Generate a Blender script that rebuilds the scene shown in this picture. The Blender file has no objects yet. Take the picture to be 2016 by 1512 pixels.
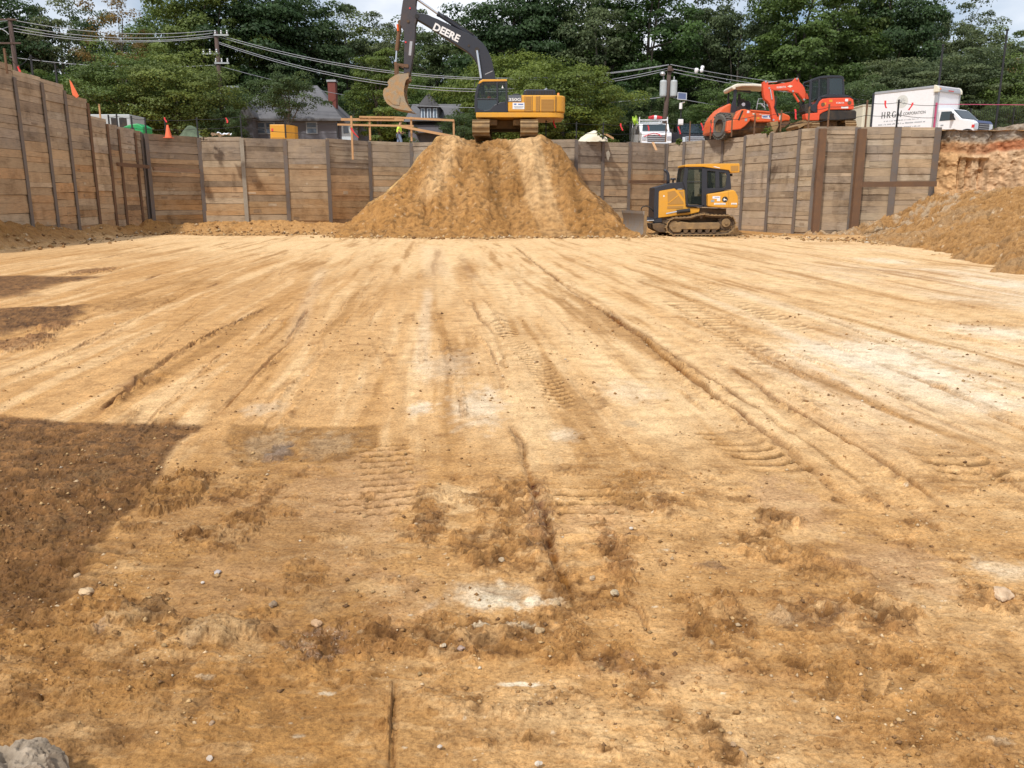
import bpy, bmesh, math, random
import numpy as np
from mathutils import Vector, Matrix

R = math.radians
random.seed(7)
rng = np.random.default_rng(11)
scene = bpy.context.scene
col = scene.collection

# ------------------------------------------------------------------ camera
EYE = 1.65
PITCH = math.atan(366 / 1620.0)
FPX = 1620.0
cam_d = bpy.data.cameras.new("camera")
cam_d.sensor_width = 36.0
cam_d.lens = 36.0 * FPX / 2016.0
cam_d.clip_start = 0.05
cam_d.clip_end = 3000
cam = bpy.data.objects.new("camera", cam_d)
col.objects.link(cam)
cam.location = (0, 0, EYE)
cam.rotation_euler = (math.pi / 2 - PITCH, 0, 0)
scene.camera = cam

# ------------------------------------------------------------------ sky, sun, exposure
SUN_EL, SUN_AZ = 52.0, 212.0          # azimuth clockwise from +Y (behind the camera, a little to its left)
world = bpy.data.worlds.new("World")
scene.world = world
world.use_nodes = True
wn, wl = world.node_tree.nodes, world.node_tree.links
wn.clear()
w_out = wn.new("ShaderNodeOutputWorld")
w_bg = wn.new("ShaderNodeBackground")
w_bg.inputs["Strength"].default_value = 0.115
sky = wn.new("ShaderNodeTexSky")
sky.sky_type = 'NISHITA'
sky.sun_disc = False
sky.sun_elevation = R(SUN_EL)
sky.sun_rotation = R(SUN_AZ)
sky.air_density = 1.0
sky.dust_density = 2.0
w_tc = wn.new("ShaderNodeTexCoord")
w_map = wn.new("ShaderNodeMapping")
w_map.inputs["Scale"].default_value = (1, 1, 2.2)
w_noise = wn.new("ShaderNodeTexNoise")
w_noise.inputs["Scale"].default_value = 3.2
w_noise.inputs["Detail"].default_value = 7
w_ramp = wn.new("ShaderNodeValToRGB")
w_ramp.color_ramp.elements[0].position = 0.36
w_ramp.color_ramp.elements[1].position = 0.56
w_mix = wn.new("ShaderNodeMixRGB")
w_mix.inputs["Color2"].default_value = (7.9, 8.2, 8.8, 1)
wl.new(w_tc.outputs["Generated"], w_map.inputs["Vector"])
wl.new(w_map.outputs["Vector"], w_noise.inputs["Vector"])
wl.new(w_noise.outputs["Fac"], w_ramp.inputs["Fac"])
wl.new(w_ramp.outputs["Color"], w_mix.inputs["Fac"])
wl.new(sky.outputs["Color"], w_mix.inputs["Color1"])
wl.new(w_mix.outputs["Color"], w_bg.inputs["Color"])
wl.new(w_bg.outputs["Background"], w_out.inputs["Surface"])

sun_d = bpy.data.lights.new("sun", 'SUN')
sun_d.energy = 3.0
sun_d.angle = R(3)
sun_d.color = (1.0, 0.955, 0.88)
sun = bpy.data.objects.new("sun", sun_d)
col.objects.link(sun)
_az = R(SUN_AZ)
_sd = Vector((math.sin(_az) * math.cos(R(SUN_EL)), math.cos(_az) * math.cos(R(SUN_EL)), math.sin(R(SUN_EL))))
sun.rotation_euler = _sd.to_track_quat('Z', 'Y').to_euler()

scene.view_settings.view_transform = 'Standard'
scene.view_settings.look = 'None'
scene.view_settings.exposure = 0.17
scene.view_settings.gamma = 1.0
scene.render.engine = 'CYCLES'

# ------------------------------------------------------------------ measuring helpers
CP, SP = math.cos(PITCH), math.sin(PITCH)


def ray(px, py):
    r = (px - 1008.0) / FPX
    u = -(py - 756.0) / FPX
    return (r, CP + u * SP, -SP + u * CP)


def P(px, py, D):
    """world point on the sight line of a photo pixel at world depth y = D"""
    d = ray(px, py)
    t = D / d[1]
    return Vector((d[0] * t, D, EYE + d[2] * t))


def G(px, py, z=0.0):
    d = ray(px, py)
    t = (z - EYE) / d[2]
    return Vector((d[0] * t, d[1] * t, z))


# ------------------------------------------------------------------ noise (numpy)
def _h(xi, yi, seed):
    h = (xi.astype(np.int64) * 374761393 + yi.astype(np.int64) * 668265263 + seed * 974711) & 0xffffffff
    h = ((h ^ (h >> 13)) * 1274126177) & 0xffffffff
    h = h ^ (h >> 16)
    return (h & 0xffffff) / float(0xffffff)


def vn(x, y, seed=0):
    xi, yi = np.floor(x), np.floor(y)
    fx, fy = x - xi, y - yi
    fx = fx * fx * fx * (fx * (fx * 6 - 15) + 10)
    fy = fy * fy * fy * (fy * (fy * 6 - 15) + 10)
    a, b = _h(xi, yi, seed), _h(xi + 1, yi, seed)
    c, d = _h(xi, yi + 1, seed), _h(xi + 1, yi + 1, seed)
    return ((a + (b - a) * fx) * (1 - fy) + (c + (d - c) * fx) * fy) * 2 - 1


def fbm(x, y, octv=4, seed=0, gain=0.5):
    s, a, n = 0, 1.0, 0
    for i in range(octv):
        ca, sa = math.cos(0.6 * i + 0.3), math.sin(0.6 * i + 0.3)
        s = s + a * vn((x * ca - y * sa) + 17.3 * i, (x * sa + y * ca) - 9.1 * i, seed + i)
        n += a
        a *= gain
        x, y = x * 2.03, y * 2.03
    return s / n


def sst(a, b, x):
    t = np.clip((x - a) / (b - a), 0, 1)
    return t * t * (3 - 2 * t)


# ------------------------------------------------------------------ materials
def new_mat(name):
    m = bpy.data.materials.new(name)
    m.use_nodes = True
    n, l = m.node_tree.nodes, m.node_tree.links
    return m, n, l, n["Principled BSDF"]


def N(n, kind, **kw):
    x = n.new(kind)
    for k, v in kw.items():
        if k in ('operation', 'blend_type', 'data_type', 'attribute_name', 'noise_dimensions', 'feature', 'distance'):
            setattr(x, k, v)
        else:
            x.inputs[k.replace('_', ' ')].default_value = v
    return x


def mixc(n, l, fac, c1, c2, bt='MIX'):
    m = n.new("ShaderNodeMixRGB")
    m.blend_type = bt
    for s, v in (("Fac", fac), ("Color1", c1), ("Color2", c2)):
        if hasattr(v, 'is_output'):
            l.new(v, m.inputs[s])
        elif isinstance(v, (int, float)):
            m.inputs[s].default_value = v
        else:
            m.inputs[s].default_value = (*v, 1) if len(v) == 3 else v
    return m.outputs["Color"]


def ramp(n, l, src, stops):
    r = n.new("ShaderNodeValToRGB")
    while len(r.color_ramp.elements) > 1:
        r.color_ramp.elements.remove(r.color_ramp.elements[-1])
    for i, (p, c) in enumerate(stops):
        e = r.color_ramp.elements[0] if i == 0 else r.color_ramp.elements.new(p)
        e.position = p
        e.color = (c, c, c, 1) if isinstance(c, (int, float)) else (*c, 1)
    l.new(src, r.inputs["Fac"])
    return r.outputs["Color"]


def noise(n, l, vec, scale, detail=4, rough=0.5):
    t = n.new("ShaderNodeTexNoise")
    t.inputs["Scale"].default_value = scale
    t.inputs["Detail"].default_value = detail
    t.inputs["Roughness"].default_value = rough
    if vec is not None:
        l.new(vec, t.inputs["Vector"])
    return t.outputs["Fac"]


def paint(name, c, rough=0.5, metal=0.0, dirt=0.25, dirt_col=(0.32, 0.2, 0.09), dscale=2.5, bump=0.0, spec=0.5):
    """painted or metal surface with blotches of dried soil and small tonal wear"""
    m, n, l, b = new_mat(name)
    tc = n.new("ShaderNodeTexCoord").outputs["Object"]
    f1 = noise(n, l, tc, dscale, 6, 0.65)
    f2 = noise(n, l, tc, dscale * 9, 3, 0.6)
    k = ramp(n, l, f1, [(0.42, 0.0), (0.75, 1.0)])
    base = mixc(n, l, f2, tuple(x * 0.86 for x in c), tuple(min(1, x * 1.08) for x in c))
    mul = n.new("ShaderNodeMath")
    mul.operation = 'MULTIPLY'
    mul.inputs[1].default_value = dirt
    l.new(k, mul.inputs[0])
    out = mixc(n, l, mul.outputs[0], base, dirt_col)
    l.new(out, b.inputs["Base Color"])
    rr = n.new("ShaderNodeMath")
    rr.operation = 'MULTIPLY_ADD'
    rr.inputs[1].default_value = 0.3
    rr.inputs[2].default_value = rough
    l.new(mul.outputs[0], rr.inputs[0])
    l.new(rr.outputs[0], b.inputs["Roughness"])
    b.inputs["Metallic"].default_value = metal
    b.inputs["Specular IOR Level"].default_value = spec
    if bump:
        bp = n.new("ShaderNodeBump")
        bp.inputs["Strength"].default_value = bump
        bp.inputs["Distance"].default_value = 0.02
        l.new(f2, bp.inputs["Height"])
        l.new(bp.outputs["Normal"], b.inputs["Normal"])
    return m


def glass_mat(name, tint=(0.02, 0.03, 0.03), clear=0.45):
    m, n, l, b = new_mat(name)
    b.inputs["Base Color"].default_value = (*tint, 1)
    b.inputs["Roughness"].default_value = 0.06
    b.inputs["Specular IOR Level"].default_value = 0.8
    tr = n.new("ShaderNodeBsdfTransparent")
    tr.inputs["Color"].default_value = (0.75, 0.82, 0.8, 1)
    mx = n.new("ShaderNodeMixShader")
    mx.inputs["Fac"].default_value = clear
    l.new(b.outputs[0], mx.inputs[1])
    l.new(tr.outputs[0], mx.inputs[2])
    l.new(mx.outputs[0], n["Material Output"].inputs["Surface"])
    return m


def soil_mat(name, stones=True):
    m, n, l, b = new_mat(name)
    tc = n.new("ShaderNodeTexCoord").outputs["Object"]
    at = n.new("ShaderNodeAttribute")
    at.attribute_name = "soil"
    wet = n.new("ShaderNodeAttribute")
    wet.attribute_name = "wet"
    f1 = noise(n, l, tc, 5.0, 9, 0.68)
    f2 = noise(n, l, tc, 60.0, 5, 0.7)
    f3 = noise(n, l, tc, 260.0, 3, 0.7)
    c = mixc(n, l, 1.0, at.outputs["Color"], ramp(n, l, f1, [(0.25, (0.60, 0.53, 0.45)), (0.5, (1, 1, 1)), (0.76, (1.24, 1.26, 1.28))]), 'MULTIPLY')
    c = mixc(n, l, 0.85, c, ramp(n, l, f2, [(0.28, (0.46, 0.385, 0.30)), (0.48, (1, 1, 1)), (0.70, (1.36, 1.38, 1.4))]), 'MULTIPLY')
    c = mixc(n, l, 0.5, c, ramp(n, l, f3, [(0.3, (0.6, 0.56, 0.5)), (0.5, (1, 1, 1)), (0.72, (1.4, 1.4, 1.4))]), 'MULTIPLY')
    # pale grit
    v = n.new("ShaderNodeTexVoronoi")
    v.inputs["Scale"].default_value = 34
    l.new(tc, v.inputs["Vector"])
    g = ramp(n, l, v.outputs["Distance"], [(0.0, 1.0), (0.10, 1.0), (0.16, 0.0)])
    gsel = ramp(n, l, noise(n, l, tc, 3.1, 4), [(0.5, 0.0), (0.66, 1.0)])
    gm = n.new("ShaderNodeMath")
    gm.operation = 'MULTIPLY'
    l.new(g, gm.inputs[0])
    l.new(gsel, gm.inputs[1])
    gm2 = n.new("ShaderNodeMath")
    gm2.operation = 'MULTIPLY'
    gm2.inputs[1].default_value = 0.55
    l.new(gm.outputs[0], gm2.inputs[0])
    c = mixc(n, l, gm2.outputs[0], c, (0.62, 0.5, 0.34))
    l.new(c, b.inputs["Base Color"])
    rg = n.new("ShaderNodeMapRange")
    rg.inputs["To Min"].default_value = 0.92
    rg.inputs["To Max"].default_value = 0.07
    l.new(wet.outputs["Fac"], rg.inputs["Value"])
    l.new(rg.outputs["Result"], b.inputs["Roughness"])
    b.inputs["Specular IOR Level"].default_value = 0.3
    sr = n.new("ShaderNodeMapRange")
    sr.inputs["To Min"].default_value = 0.3
    sr.inputs["To Max"].default_value = 0.9
    l.new(wet.outputs["Fac"], sr.inputs["Value"])
    l.new(sr.outputs["Result"], b.inputs["Specular IOR Level"])
    bp = n.new("ShaderNodeBump")
    bp.inputs["Strength"].default_value = 0.5
    bp.inputs["Distance"].default_value = 0.015
    l.new(f2, bp.inputs["Height"])
    bp2 = n.new("ShaderNodeBump")
    bp2.inputs["Strength"].default_value = 0.5
    bp2.inputs["Distance"].default_value = 0.05
    l.new(f1, bp2.inputs["Height"])
    l.new(bp2.outputs["Normal"], bp.inputs["Normal"])
    l.new(bp.outputs["Normal"], b.inputs["Normal"])
    return m


def attr_mat(name, attr, rough=0.85, grain=(1, 1, 14), gscale=3.0, bump=0.4, lo=0.6, hi=1.25, dust=0.0):
    """surface whose own colour is stored per face/vertex (boards, bark, rock), with fine grain"""
    m, n, l, b = new_mat(name)
    tc = n.new("ShaderNodeTexCoord").outputs["Object"]
    mp = n.new("ShaderNodeMapping")
    mp.inputs["Scale"].default_value = grain
    l.new(tc, mp.inputs["Vector"])
    at = n.new("ShaderNodeAttribute")
    at.attribute_name = attr
    f = noise(n, l, mp.outputs["Vector"], gscale, 6, 0.65)
    f2 = noise(n, l, tc, 1.3, 5, 0.65)
    c = mixc(n, l, 1.0, at.outputs["Color"], ramp(n, l, f, [(0.28, (lo, lo, lo)), (0.5, (1, 1, 1)), (0.75, (hi, hi, hi))]), 'MULTIPLY')
    c = mixc(n, l, 1.0, c, ramp(n, l, f2, [(0.32, (0.66, 0.62, 0.58)), (0.5, (1, 1, 1)), (0.7, (1.12, 1.12, 1.12))]), 'MULTIPLY')
    if dust:
        f3 = noise(n, l, tc, 0.55, 7, 0.7)
        c = mixc(n, l, ramp(n, l, f3, [(0.42, 0.0), (0.66, dust)]), c, (0.48, 0.355, 0.225))
    l.new(c, b.inputs["Base Color"])
    b.inputs["Roughness"].default_value = rough
    b.inputs["Specular IOR Level"].default_value = 0.25
    bp = n.new("ShaderNodeBump")
    bp.inputs["Strength"].default_value = bump
    bp.inputs["Distance"].default_value = 0.01
    l.new(f, bp.inputs["Height"])
    l.new(bp.outputs["Normal"], b.inputs["Normal"])
    return m


def leaf_mat(name, c, var=0.35):
    m, n, l, b = new_mat(name)
    at = n.new("ShaderNodeAttribute")
    at.attribute_name = "tint"
    oi = n.new("ShaderNodeObjectInfo")
    c1 = mixc(n, l, at.outputs["Fac"], tuple(x * (1 - var) for x in c), (c[0] * (1 + var * 1.5), c[1] * (1 + var), c[2] * (1 + var * .4)))
    hs = n.new("ShaderNodeHueSaturation")
    mr = n.new("ShaderNodeMapRange")
    mr.inputs["To Min"].default_value = 0.462
    mr.inputs["To Max"].default_value = 0.518
    mv = n.new("ShaderNodeMapRange")
    mv.inputs["To Min"].default_value = 1.3
    mv.inputs["To Max"].default_value = 0.8
    l.new(oi.outputs["Random"], mv.inputs["Value"])
    l.new(mv.outputs["Result"], hs.inputs["Value"])
    l.new(oi.outputs["Random"], mr.inputs["Value"])
    l.new(mr.outputs["Result"], hs.inputs["Hue"])
    l.new(c1, hs.inputs["Color"])
    l.new(hs.outputs["Color"], b.inputs["Base Color"])
    b.inputs["Roughness"].default_value = 0.55
    b.inputs["Specular IOR Level"].default_value = 0.35
    tl = n.new("ShaderNodeBsdfTranslucent")
    l.new(hs.outputs["Color"], tl.inputs["Color"])
    mx = n.new("ShaderNodeMixShader")
    mx.inputs["Fac"].default_value = 0.4
    l.new(b.outputs[0], mx.inputs[1])
    l.new(tl.outputs[0], mx.inputs[2])
    l.new(mx.outputs[0], n["Material Output"].inputs["Surface"])
    return m


M = {}
M['soil'] = soil_mat("soil")
M['board'] = attr_mat("weathered_board", "tone", 0.9, (1.2, 1.2, 16), 2.2, 0.35, 0.60, 1.25, 0.5)
M['bank'] = attr_mat("cut_bank_soil", "tone", 0.95, (1, 1, 1.6), 2.6, 0.9, 0.62, 1.25)
M['rock'] = attr_mat("rock", "tone", 0.9, (1, 1, 1), 18, 0.8, 0.6, 1.3)
M['pile_grey'] = paint("pile_grey_steel", (0.165, 0.14, 0.125), 0.8, 0.1, 0.6, (0.24, 0.15, 0.08), 3, 0.4)
M['pile_pale'] = paint("pile_pale_splashed", (0.33, 0.29, 0.23), 0.8, 0.0, 0.5, (0.2, 0.13, 0.08), 2, 0.4)
M['rust'] = paint("rusty_steel", (0.15, 0.085, 0.05), 0.85, 0.1, 0.6, (0.25, 0.13, 0.06), 2.5, 0.5)
M['ylw'] = paint("machine_yellow", (0.70, 0.335, 0.025), 0.42, 0, 0.42, (0.45, 0.27, 0.1), 1.6)
M['ylw_d'] = paint("yellow_grille", (0.42, 0.22, 0.05), 0.7, 0, 0.3, (0.3, 0.17, 0.07), 3)
M['dk'] = paint("machine_charcoal", (0.022, 0.025, 0.036), 0.4, 0, 0.05, (0.12, 0.1, 0.08), 1.8)
M['blk'] = paint("black_rubber", (0.015, 0.015, 0.016), 0.7, 0, 0.15)
M['stick'] = paint("charcoal_worn", (0.042, 0.038, 0.046), 0.5, 0, 0.25, (0.16, 0.09, 0.05), 2.5)
M['track'] = paint("muddy_track", (0.22, 0.145, 0.075), 0.9, 0, 0.85, (0.42, 0.27, 0.12), 3, 0.5)
M['track_d'] = paint("track_dark", (0.09, 0.06, 0.04), 0.85, 0.1, 0.6, (0.32, 0.2, 0.09), 4, 0.5)
M['bucket'] = paint("bucket_worn_steel", (0.32, 0.26, 0.18), 0.7, 0.1, 0.95, (0.50, 0.25, 0.07), 3.2, 0.9)
M['chrome'] = paint("chrome_rod", (0.65, 0.68, 0.72), 0.2, 0.85, 0.1)
M['blade'] = paint("blade_steel", (0.3, 0.28, 0.26), 0.5, 0.4, 0.7, (0.33, 0.22, 0.12), 2)
M['glass'] = glass_mat("cab_glass", clear=0.72)
M['glassd'] = glass_mat("vehicle_glass", (0.02, 0.035, 0.045), 0.15)
M['ora'] = paint("machine_orange_red", (0.75, 0.085, 0.03), 0.38, 0, 0.18, (0.4, 0.2, 0.1), 2)
M['ora2'] = paint("roller_orange", (0.78, 0.13, 0.035), 0.42, 0, 0.25, (0.5, 0.22, 0.1), 2)
M['cream'] = paint("cream_roof", (0.72, 0.70, 0.58), 0.5, 0, 0.15)
M['white'] = paint("white_paint", (0.78, 0.80, 0.84), 0.35, 0, 0.08, (0.45, 0.38, 0.3), 1.2)
M['trim'] = paint("aluminium_trim", (0.42, 0.44, 0.47), 0.4, 0.4, 0.2)
M['navy'] = paint("navy_trim", (0.03, 0.05, 0.14), 0.35, 0, 0.05)
M['silver'] = paint("chrome_grille", (0.6, 0.64, 0.7), 0.25, 0.6, 0.1)
M['carblk'] = paint("black_car_paint", (0.015, 0.018, 0.028), 0.25, 0, 0.08)
M['redtape'] = paint("red_ribbon", (0.75, 0.04, 0.05), 0.6, 0, 0.05)
M['pink'] = paint("pink_tape", (0.50, 0.08, 0.18), 0.6, 0, 0.05)
M['cone'] = paint("cone_orange", (0.85, 0.16, 0.06), 0.6, 0, 0.15)
M['lumber'] = paint("raw_lumber", (0.50, 0.29, 0.14), 0.8, 0, 0.4, (0.32, 0.18, 0.09), 5, 0.3)
M['pole'] = paint("pole_wood", (0.085, 0.055, 0.045), 0.85, 0, 0.4, (0.12, 0.08, 0.06), 3, 0.5)
M['wire'] = paint("wire_grey", (0.34, 0.36, 0.40), 0.5, 0.2, 0.1)
M['wirebk'] = paint("wire_black", (0.016, 0.017, 0.02), 0.6, 0.1, 0.0)
M['xfmr'] = paint("transformer_grey", (0.42, 0.46, 0.48), 0.5, 0, 0.15)
M['siding'] = paint("house_siding", (0.17, 0.165, 0.19), 0.85, 0, 0.2, (0.1, 0.1, 0.11), 1)
M['roof'] = paint("asphalt_shingle", (0.135, 0.135, 0.145), 0.9, 0, 0.4, (0.08, 0.08, 0.09), 2, 0.4)
M['brick'] = paint("red_brick", (0.20, 0.058, 0.045), 0.85, 0, 0.4, (0.16, 0.06, 0.05), 6, 0.4)
M['winlt'] = paint("window_frame_pale", (0.62, 0.7, 0.78), 0.6, 0, 0.1)
M['winpn'] = paint("window_pane", (0.12, 0.16, 0.22), 0.15, 0, 0.1)
M['green'] = paint("green_machine", (0.01, 0.32, 0.10), 0.45, 0, 0.15)
M['tarp'] = paint("white_tarp", (0.75, 0.70, 0.56), 0.8, 0, 0.4, (0.6, 0.45, 0.25), 2)
M['bark'] = paint("bark", (0.10, 0.085, 0.07), 0.9, 0, 0.5, (0.16, 0.14, 0.12), 3, 0.6)
M['hivis'] = paint("hi_vis_yellow", (0.62, 0.90, 0.10), 0.7, 0, 0.05)
M['hivor'] = paint("hi_vis_orange", (0.85, 0.14, 0.03), 0.7, 0, 0.05)
M['denim'] = paint("denim", (0.18, 0.24, 0.36), 0.85, 0, 0.1)
M['skin'] = paint("skin", (0.42, 0.24, 0.16), 0.6, 0, 0.0)
M['hat'] = paint("hard_hat_white", (0.8, 0.8, 0.78), 0.4, 0, 0.0)
M['solar'] = paint("solar_cells", (0.07, 0.09, 0.17), 0.3, 0, 0.0)
M['txtw'] = paint("lettering_white", (0.78, 0.78, 0.78), 0.5, 0, 0.1)
M['txtg'] = paint("lettering_grey", (0.07, 0.075, 0.07), 0.6, 0, 0.0)
M['txtlt'] = paint("lettering_pale", (0.30, 0.33, 0.36), 0.6, 0, 0.0)
M['txtb'] = paint("lettering_blue", (0.05, 0.13, 0.42), 0.5, 0, 0.0)
M['amber'] = paint("amber_lamp", (0.85, 0.25, 0.03), 0.3, 0, 0.0)
M['red'] = paint("red_plastic", (0.6, 0.03, 0.04), 0.4, 0, 0.1)
M['lf_mid'] = leaf_mat("leaves_mid", (0.086, 0.152, 0.040))
M['lf_dark'] = leaf_mat("leaves_dark", (0.056, 0.106, 0.040))
M['lf_light'] = leaf_mat("leaves_light", (0.105, 0.170, 0.036))
M['lf_yel'] = leaf_mat("leaves_yellowing", (0.15, 0.135, 0.04), 0.5)
M['lf_grey'] = leaf_mat("leaves_bluish", (0.080, 0.126, 0.060))


# ------------------------------------------------------------------ mesh builder
class MB:
    def __init__(s):
        s.v, s.f, s.m = [], [], []

    def add(s, vs, fs, mi=0, T=None):
        o = len(s.v)
        for v in vs:
            v = Vector(v)
            if T is not None:
                v = T @ v
            s.v.append(v)
        for f in fs:
            s.f.append([o + i for i in f])
            s.m.append(mi)
        return s

    def prism(s, prof, y0, y1, mi=0, T=None):
        """(x,z) outline extruded along y"""
        n = len(prof)
        a = sum(prof[i][0] * prof[(i + 1) % n][1] - prof[(i + 1) % n][0] * prof[i][1] for i in range(n))
        if a < 0:
            prof = prof[::-1]
        vs = [(x, y0, z) for x, z in prof] + [(x, y1, z) for x, z in prof]
        fs = [list(range(n)), list(range(2 * n - 1, n - 1, -1))]
        for i in range(n):
            j = (i + 1) % n
            fs.append([j, i, n + i, n + j])
        return s.add(vs, fs, mi, T)

    def box(s, x0, x1, y0, y1, z0, z1, mi=0, T=None):
        vs = [(x0, y0, z0), (x1, y0, z0), (x1, y1, z0), (x0, y1, z0), (x0, y0, z1), (x1, y0, z1), (x1, y1, z1), (x0, y1, z1)]
        fs = [(0, 3, 2, 1), (4, 5, 6, 7), (0, 1, 5, 4), (1, 2, 6, 5), (2, 3, 7, 6), (3, 0, 4, 7)]
        return s.add(vs, fs, mi, T)

    def tube(s, pts, r, n=8, mi=0, T=None, caps=True):
        pts = [Vector(p) for p in pts]
        rs = r if isinstance(r, (list, tuple)) else [r] * len(pts)
        vs, fs = [], []
        for i, p in enumerate(pts):
            d = (pts[min(i + 1, len(pts) - 1)] - pts[max(i - 1, 0)])
            if d.length < 1e-9:
                d = Vector((0, 0, 1))
            d.normalize()
            u = d.cross(Vector((0, 0, 1)))
            if u.length < 1e-3:
                u = d.cross(Vector((1, 0, 0)))
            u.normalize()
            w = d.cross(u)
            for k in range(n):
                a = 2 * math.pi * k / n
                vs.append(p + (u * math.cos(a) + w * math.sin(a)) * rs[i])
        for i in range(len(pts) - 1):
            for k in range(n):
                k2 = (k + 1) % n
                fs.append((i * n + k, i * n + k2, (i + 1) * n + k2, (i + 1) * n + k))
        if caps:
            fs.append(list(range(n - 1, -1, -1)))
            fs.append([(len(pts) - 1) * n + k for k in range(n)])
        return s.add(vs, fs, mi, T)

    def disc_y(s, cx, cz, r, y0, y1, n=24, mi=0, T=None):
        pr = [(cx + r * math.cos(2 * math.pi * i / n), cz + r * math.sin(2 * math.pi * i / n)) for i in range(n)]
        return s.prism(pr, y0, y1, mi, T)

    def lathe(s, prof, n=24, mi=0, T=None):
        """(r,z) profile round the z axis"""
        vs, fs = [], []
        for r, z in prof:
            for k in range(n):
                a = 2 * math.pi * k / n
                vs.append((r * math.cos(a), r * math.sin(a), z))
        for i in range(len(prof) - 1):
            for k in range(n):
                k2 = (k + 1) % n
                fs.append((i * n + k, i * n + k2, (i + 1) * n + k2, (i + 1) * n + k))
        return s.add(vs, fs, mi, T)

    def build(s, name, mats, parent=None, bevel=0.0, smooth=False, tone=None, seg=2):
        me = bpy.data.meshes.new(name)
        me.from_pydata([tuple(v) for v in s.v], [], s.f)
        if not isinstance(mats, (list, tuple)):
            mats = [mats]
        for m in mats:
            me.materials.append(M[m] if isinstance(m, str) else m)
        for i, p in enumerate(me.polygons):
            p.material_index = s.m[i]
            p.use_smooth = smooth
        if tone is not None:
            a = me.color_attributes.new("tone", 'FLOAT_COLOR', 'CORNER')
            for i, p in enumerate(me.polygons):
                for li in p.loop_indices:
                    a.data[li].color = (*tone[i], 1)
        me.update()
        ob = bpy.data.objects.new(name, me)
        col.objects.link(ob)
        if parent is not None:
            ob.parent = parent
        if bevel:
            b = ob.modifiers.new("bevel", 'BEVEL')
            b.width = bevel
            b.segments = seg
            b.limit_method = 'ANGLE'
            b.angle_limit = R(35)
            b.harden_normals = False
        return ob


def tag(o, label=None, cat=None, group=None, kind=None):
    if label:
        o["label"] = label
    if cat:
        o["category"] = cat
    if group:
        o["group"] = group
    if kind:
        o["kind"] = kind
    return o


def thing(name, loc, label, cat, rz=0.0, group=None):
    o = bpy.data.objects.new(name, None)
    o.empty_display_size = 0.3
    o.location = loc
    o.rotation_euler = (0, 0, rz)
    col.objects.link(o)
    return tag(o, label, cat, group)


def text_part(txt, name, mat, parent, origin, right, up, height, width=None, extrude=0.006, bold=0.0, spacing=1.0, shear=0.0):
    """lettering as real thin mesh: origin = lower left of text, right/up unit vectors, in the parent's space"""
    cu = bpy.data.curves.new("t", 'FONT')
    cu.body = txt
    cu.size = 1.0
    cu.extrude = 0.001
    cu.offset = bold
    cu.space_character = spacing
    cu.shear = shear
    cu.resolution_u = 3
    tmp = bpy.data.objects.new("t", cu)
    col.objects.link(tmp)
    dg = bpy.context.evaluated_depsgraph_get()
    dg.update()
    me = bpy.data.meshes.new_from_object(tmp.evaluated_get(dg))
    bpy.data.objects.remove(tmp)
    xs = [v.co.x for v in me.vertices]
    ys = [v.co.y for v in me.vertices]
    sx0, sy0 = min(xs), min(ys)
    sy = height / (max(ys) - sy0)
    sx = (width / (max(xs) - sx0)) if width else sy
    right, up = Vector(right).normalized(), Vector(up).normalized()
    nrm = right.cross(up)
    o = Vector(origin)
    for v in me.vertices:
        v.co = o + right * ((v.co.x - sx0) * sx) + up * ((v.co.y - sy0) * sy) + nrm * (extrude if v.co.z > 0 else -0.002)
    me.materials.clear()
    me.materials.append(M[mat])
    me.name = name
    ob = bpy.data.objects.new(name, me)
    col.objects.link(ob)
    ob.parent = parent
    return ob


def grid_obj(name, X, Y, Z, colr=None, wet=None, mat='soil', smooth=True):
    nr, nc = X.shape
    me = bpy.data.meshes.new(name)
    nv = nr * nc
    co = np.empty((nv, 3), np.float32)
    co[:, 0], co[:, 1], co[:, 2] = X.ravel(), Y.ravel(), Z.ravel()
    me.vertices.add(nv)
    me.vertices.foreach_set("co", co.ravel())
    idx = np.arange(nv).reshape(nr, nc)
    q = np.stack([idx[:-1, :-1], idx[:-1, 1:], idx[1:, 1:], idx[1:, :-1]], -1).reshape(-1, 4)
    nf = len(q)
    me.loops.add(nf * 4)
    me.loops.foreach_set("vertex_index", q.ravel().astype(np.int32))
    me.polygons.add(nf)
    me.polygons.foreach_set("loop_start", np.arange(0, nf * 4, 4, dtype=np.int32))
    me.polygons.foreach_set("use_smooth", np.full(nf, smooth))
    me.update(calc_edges=True)
    if colr is not None:
        a = me.color_attributes.new("soil" if mat == 'soil' else "tone", 'FLOAT_COLOR', 'POINT')
        c4 = np.ones((nv, 4), np.float32)
        c4[:, :3] = np.clip(colr.reshape(-1, 3), 0, 1)
        a.data.foreach_set("color", c4.ravel())
    if mat == 'soil':
        w = me.attributes.new("wet", 'FLOAT', 'POINT')
        w.data.foreach_set("value", (wet.ravel() if wet is not None else np.zeros(nv)).astype(np.float32))
    me.materials.append(M[mat])
    ob = bpy.data.objects.new(name, me)
    col.objects.link(ob)
    return ob

# ================================================================== THE GROUND
C_L = np.array([0.69, 0.470, 0.245])     # dry pale sand
C_M = np.array([0.55, 0.308, 0.118])     # ordinary
C_O = np.array([0.445, 0.226, 0.068])     # orange brown
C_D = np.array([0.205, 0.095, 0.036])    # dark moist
C_W = np.array([0.70, 0.60, 0.45])       # whitish clay
C_G = np.array([0.36, 0.26, 0.155])       # grey brown clay
C_P = np.array([0.53, 0.320, 0.160])       # pinkish smooth film
C_K = np.array([0.12, 0.12, 0.13])       # grey oil-dark clay


def mixa(c, target, k):
    return c * (1 - k[..., None]) + target * k[..., None]


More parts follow.
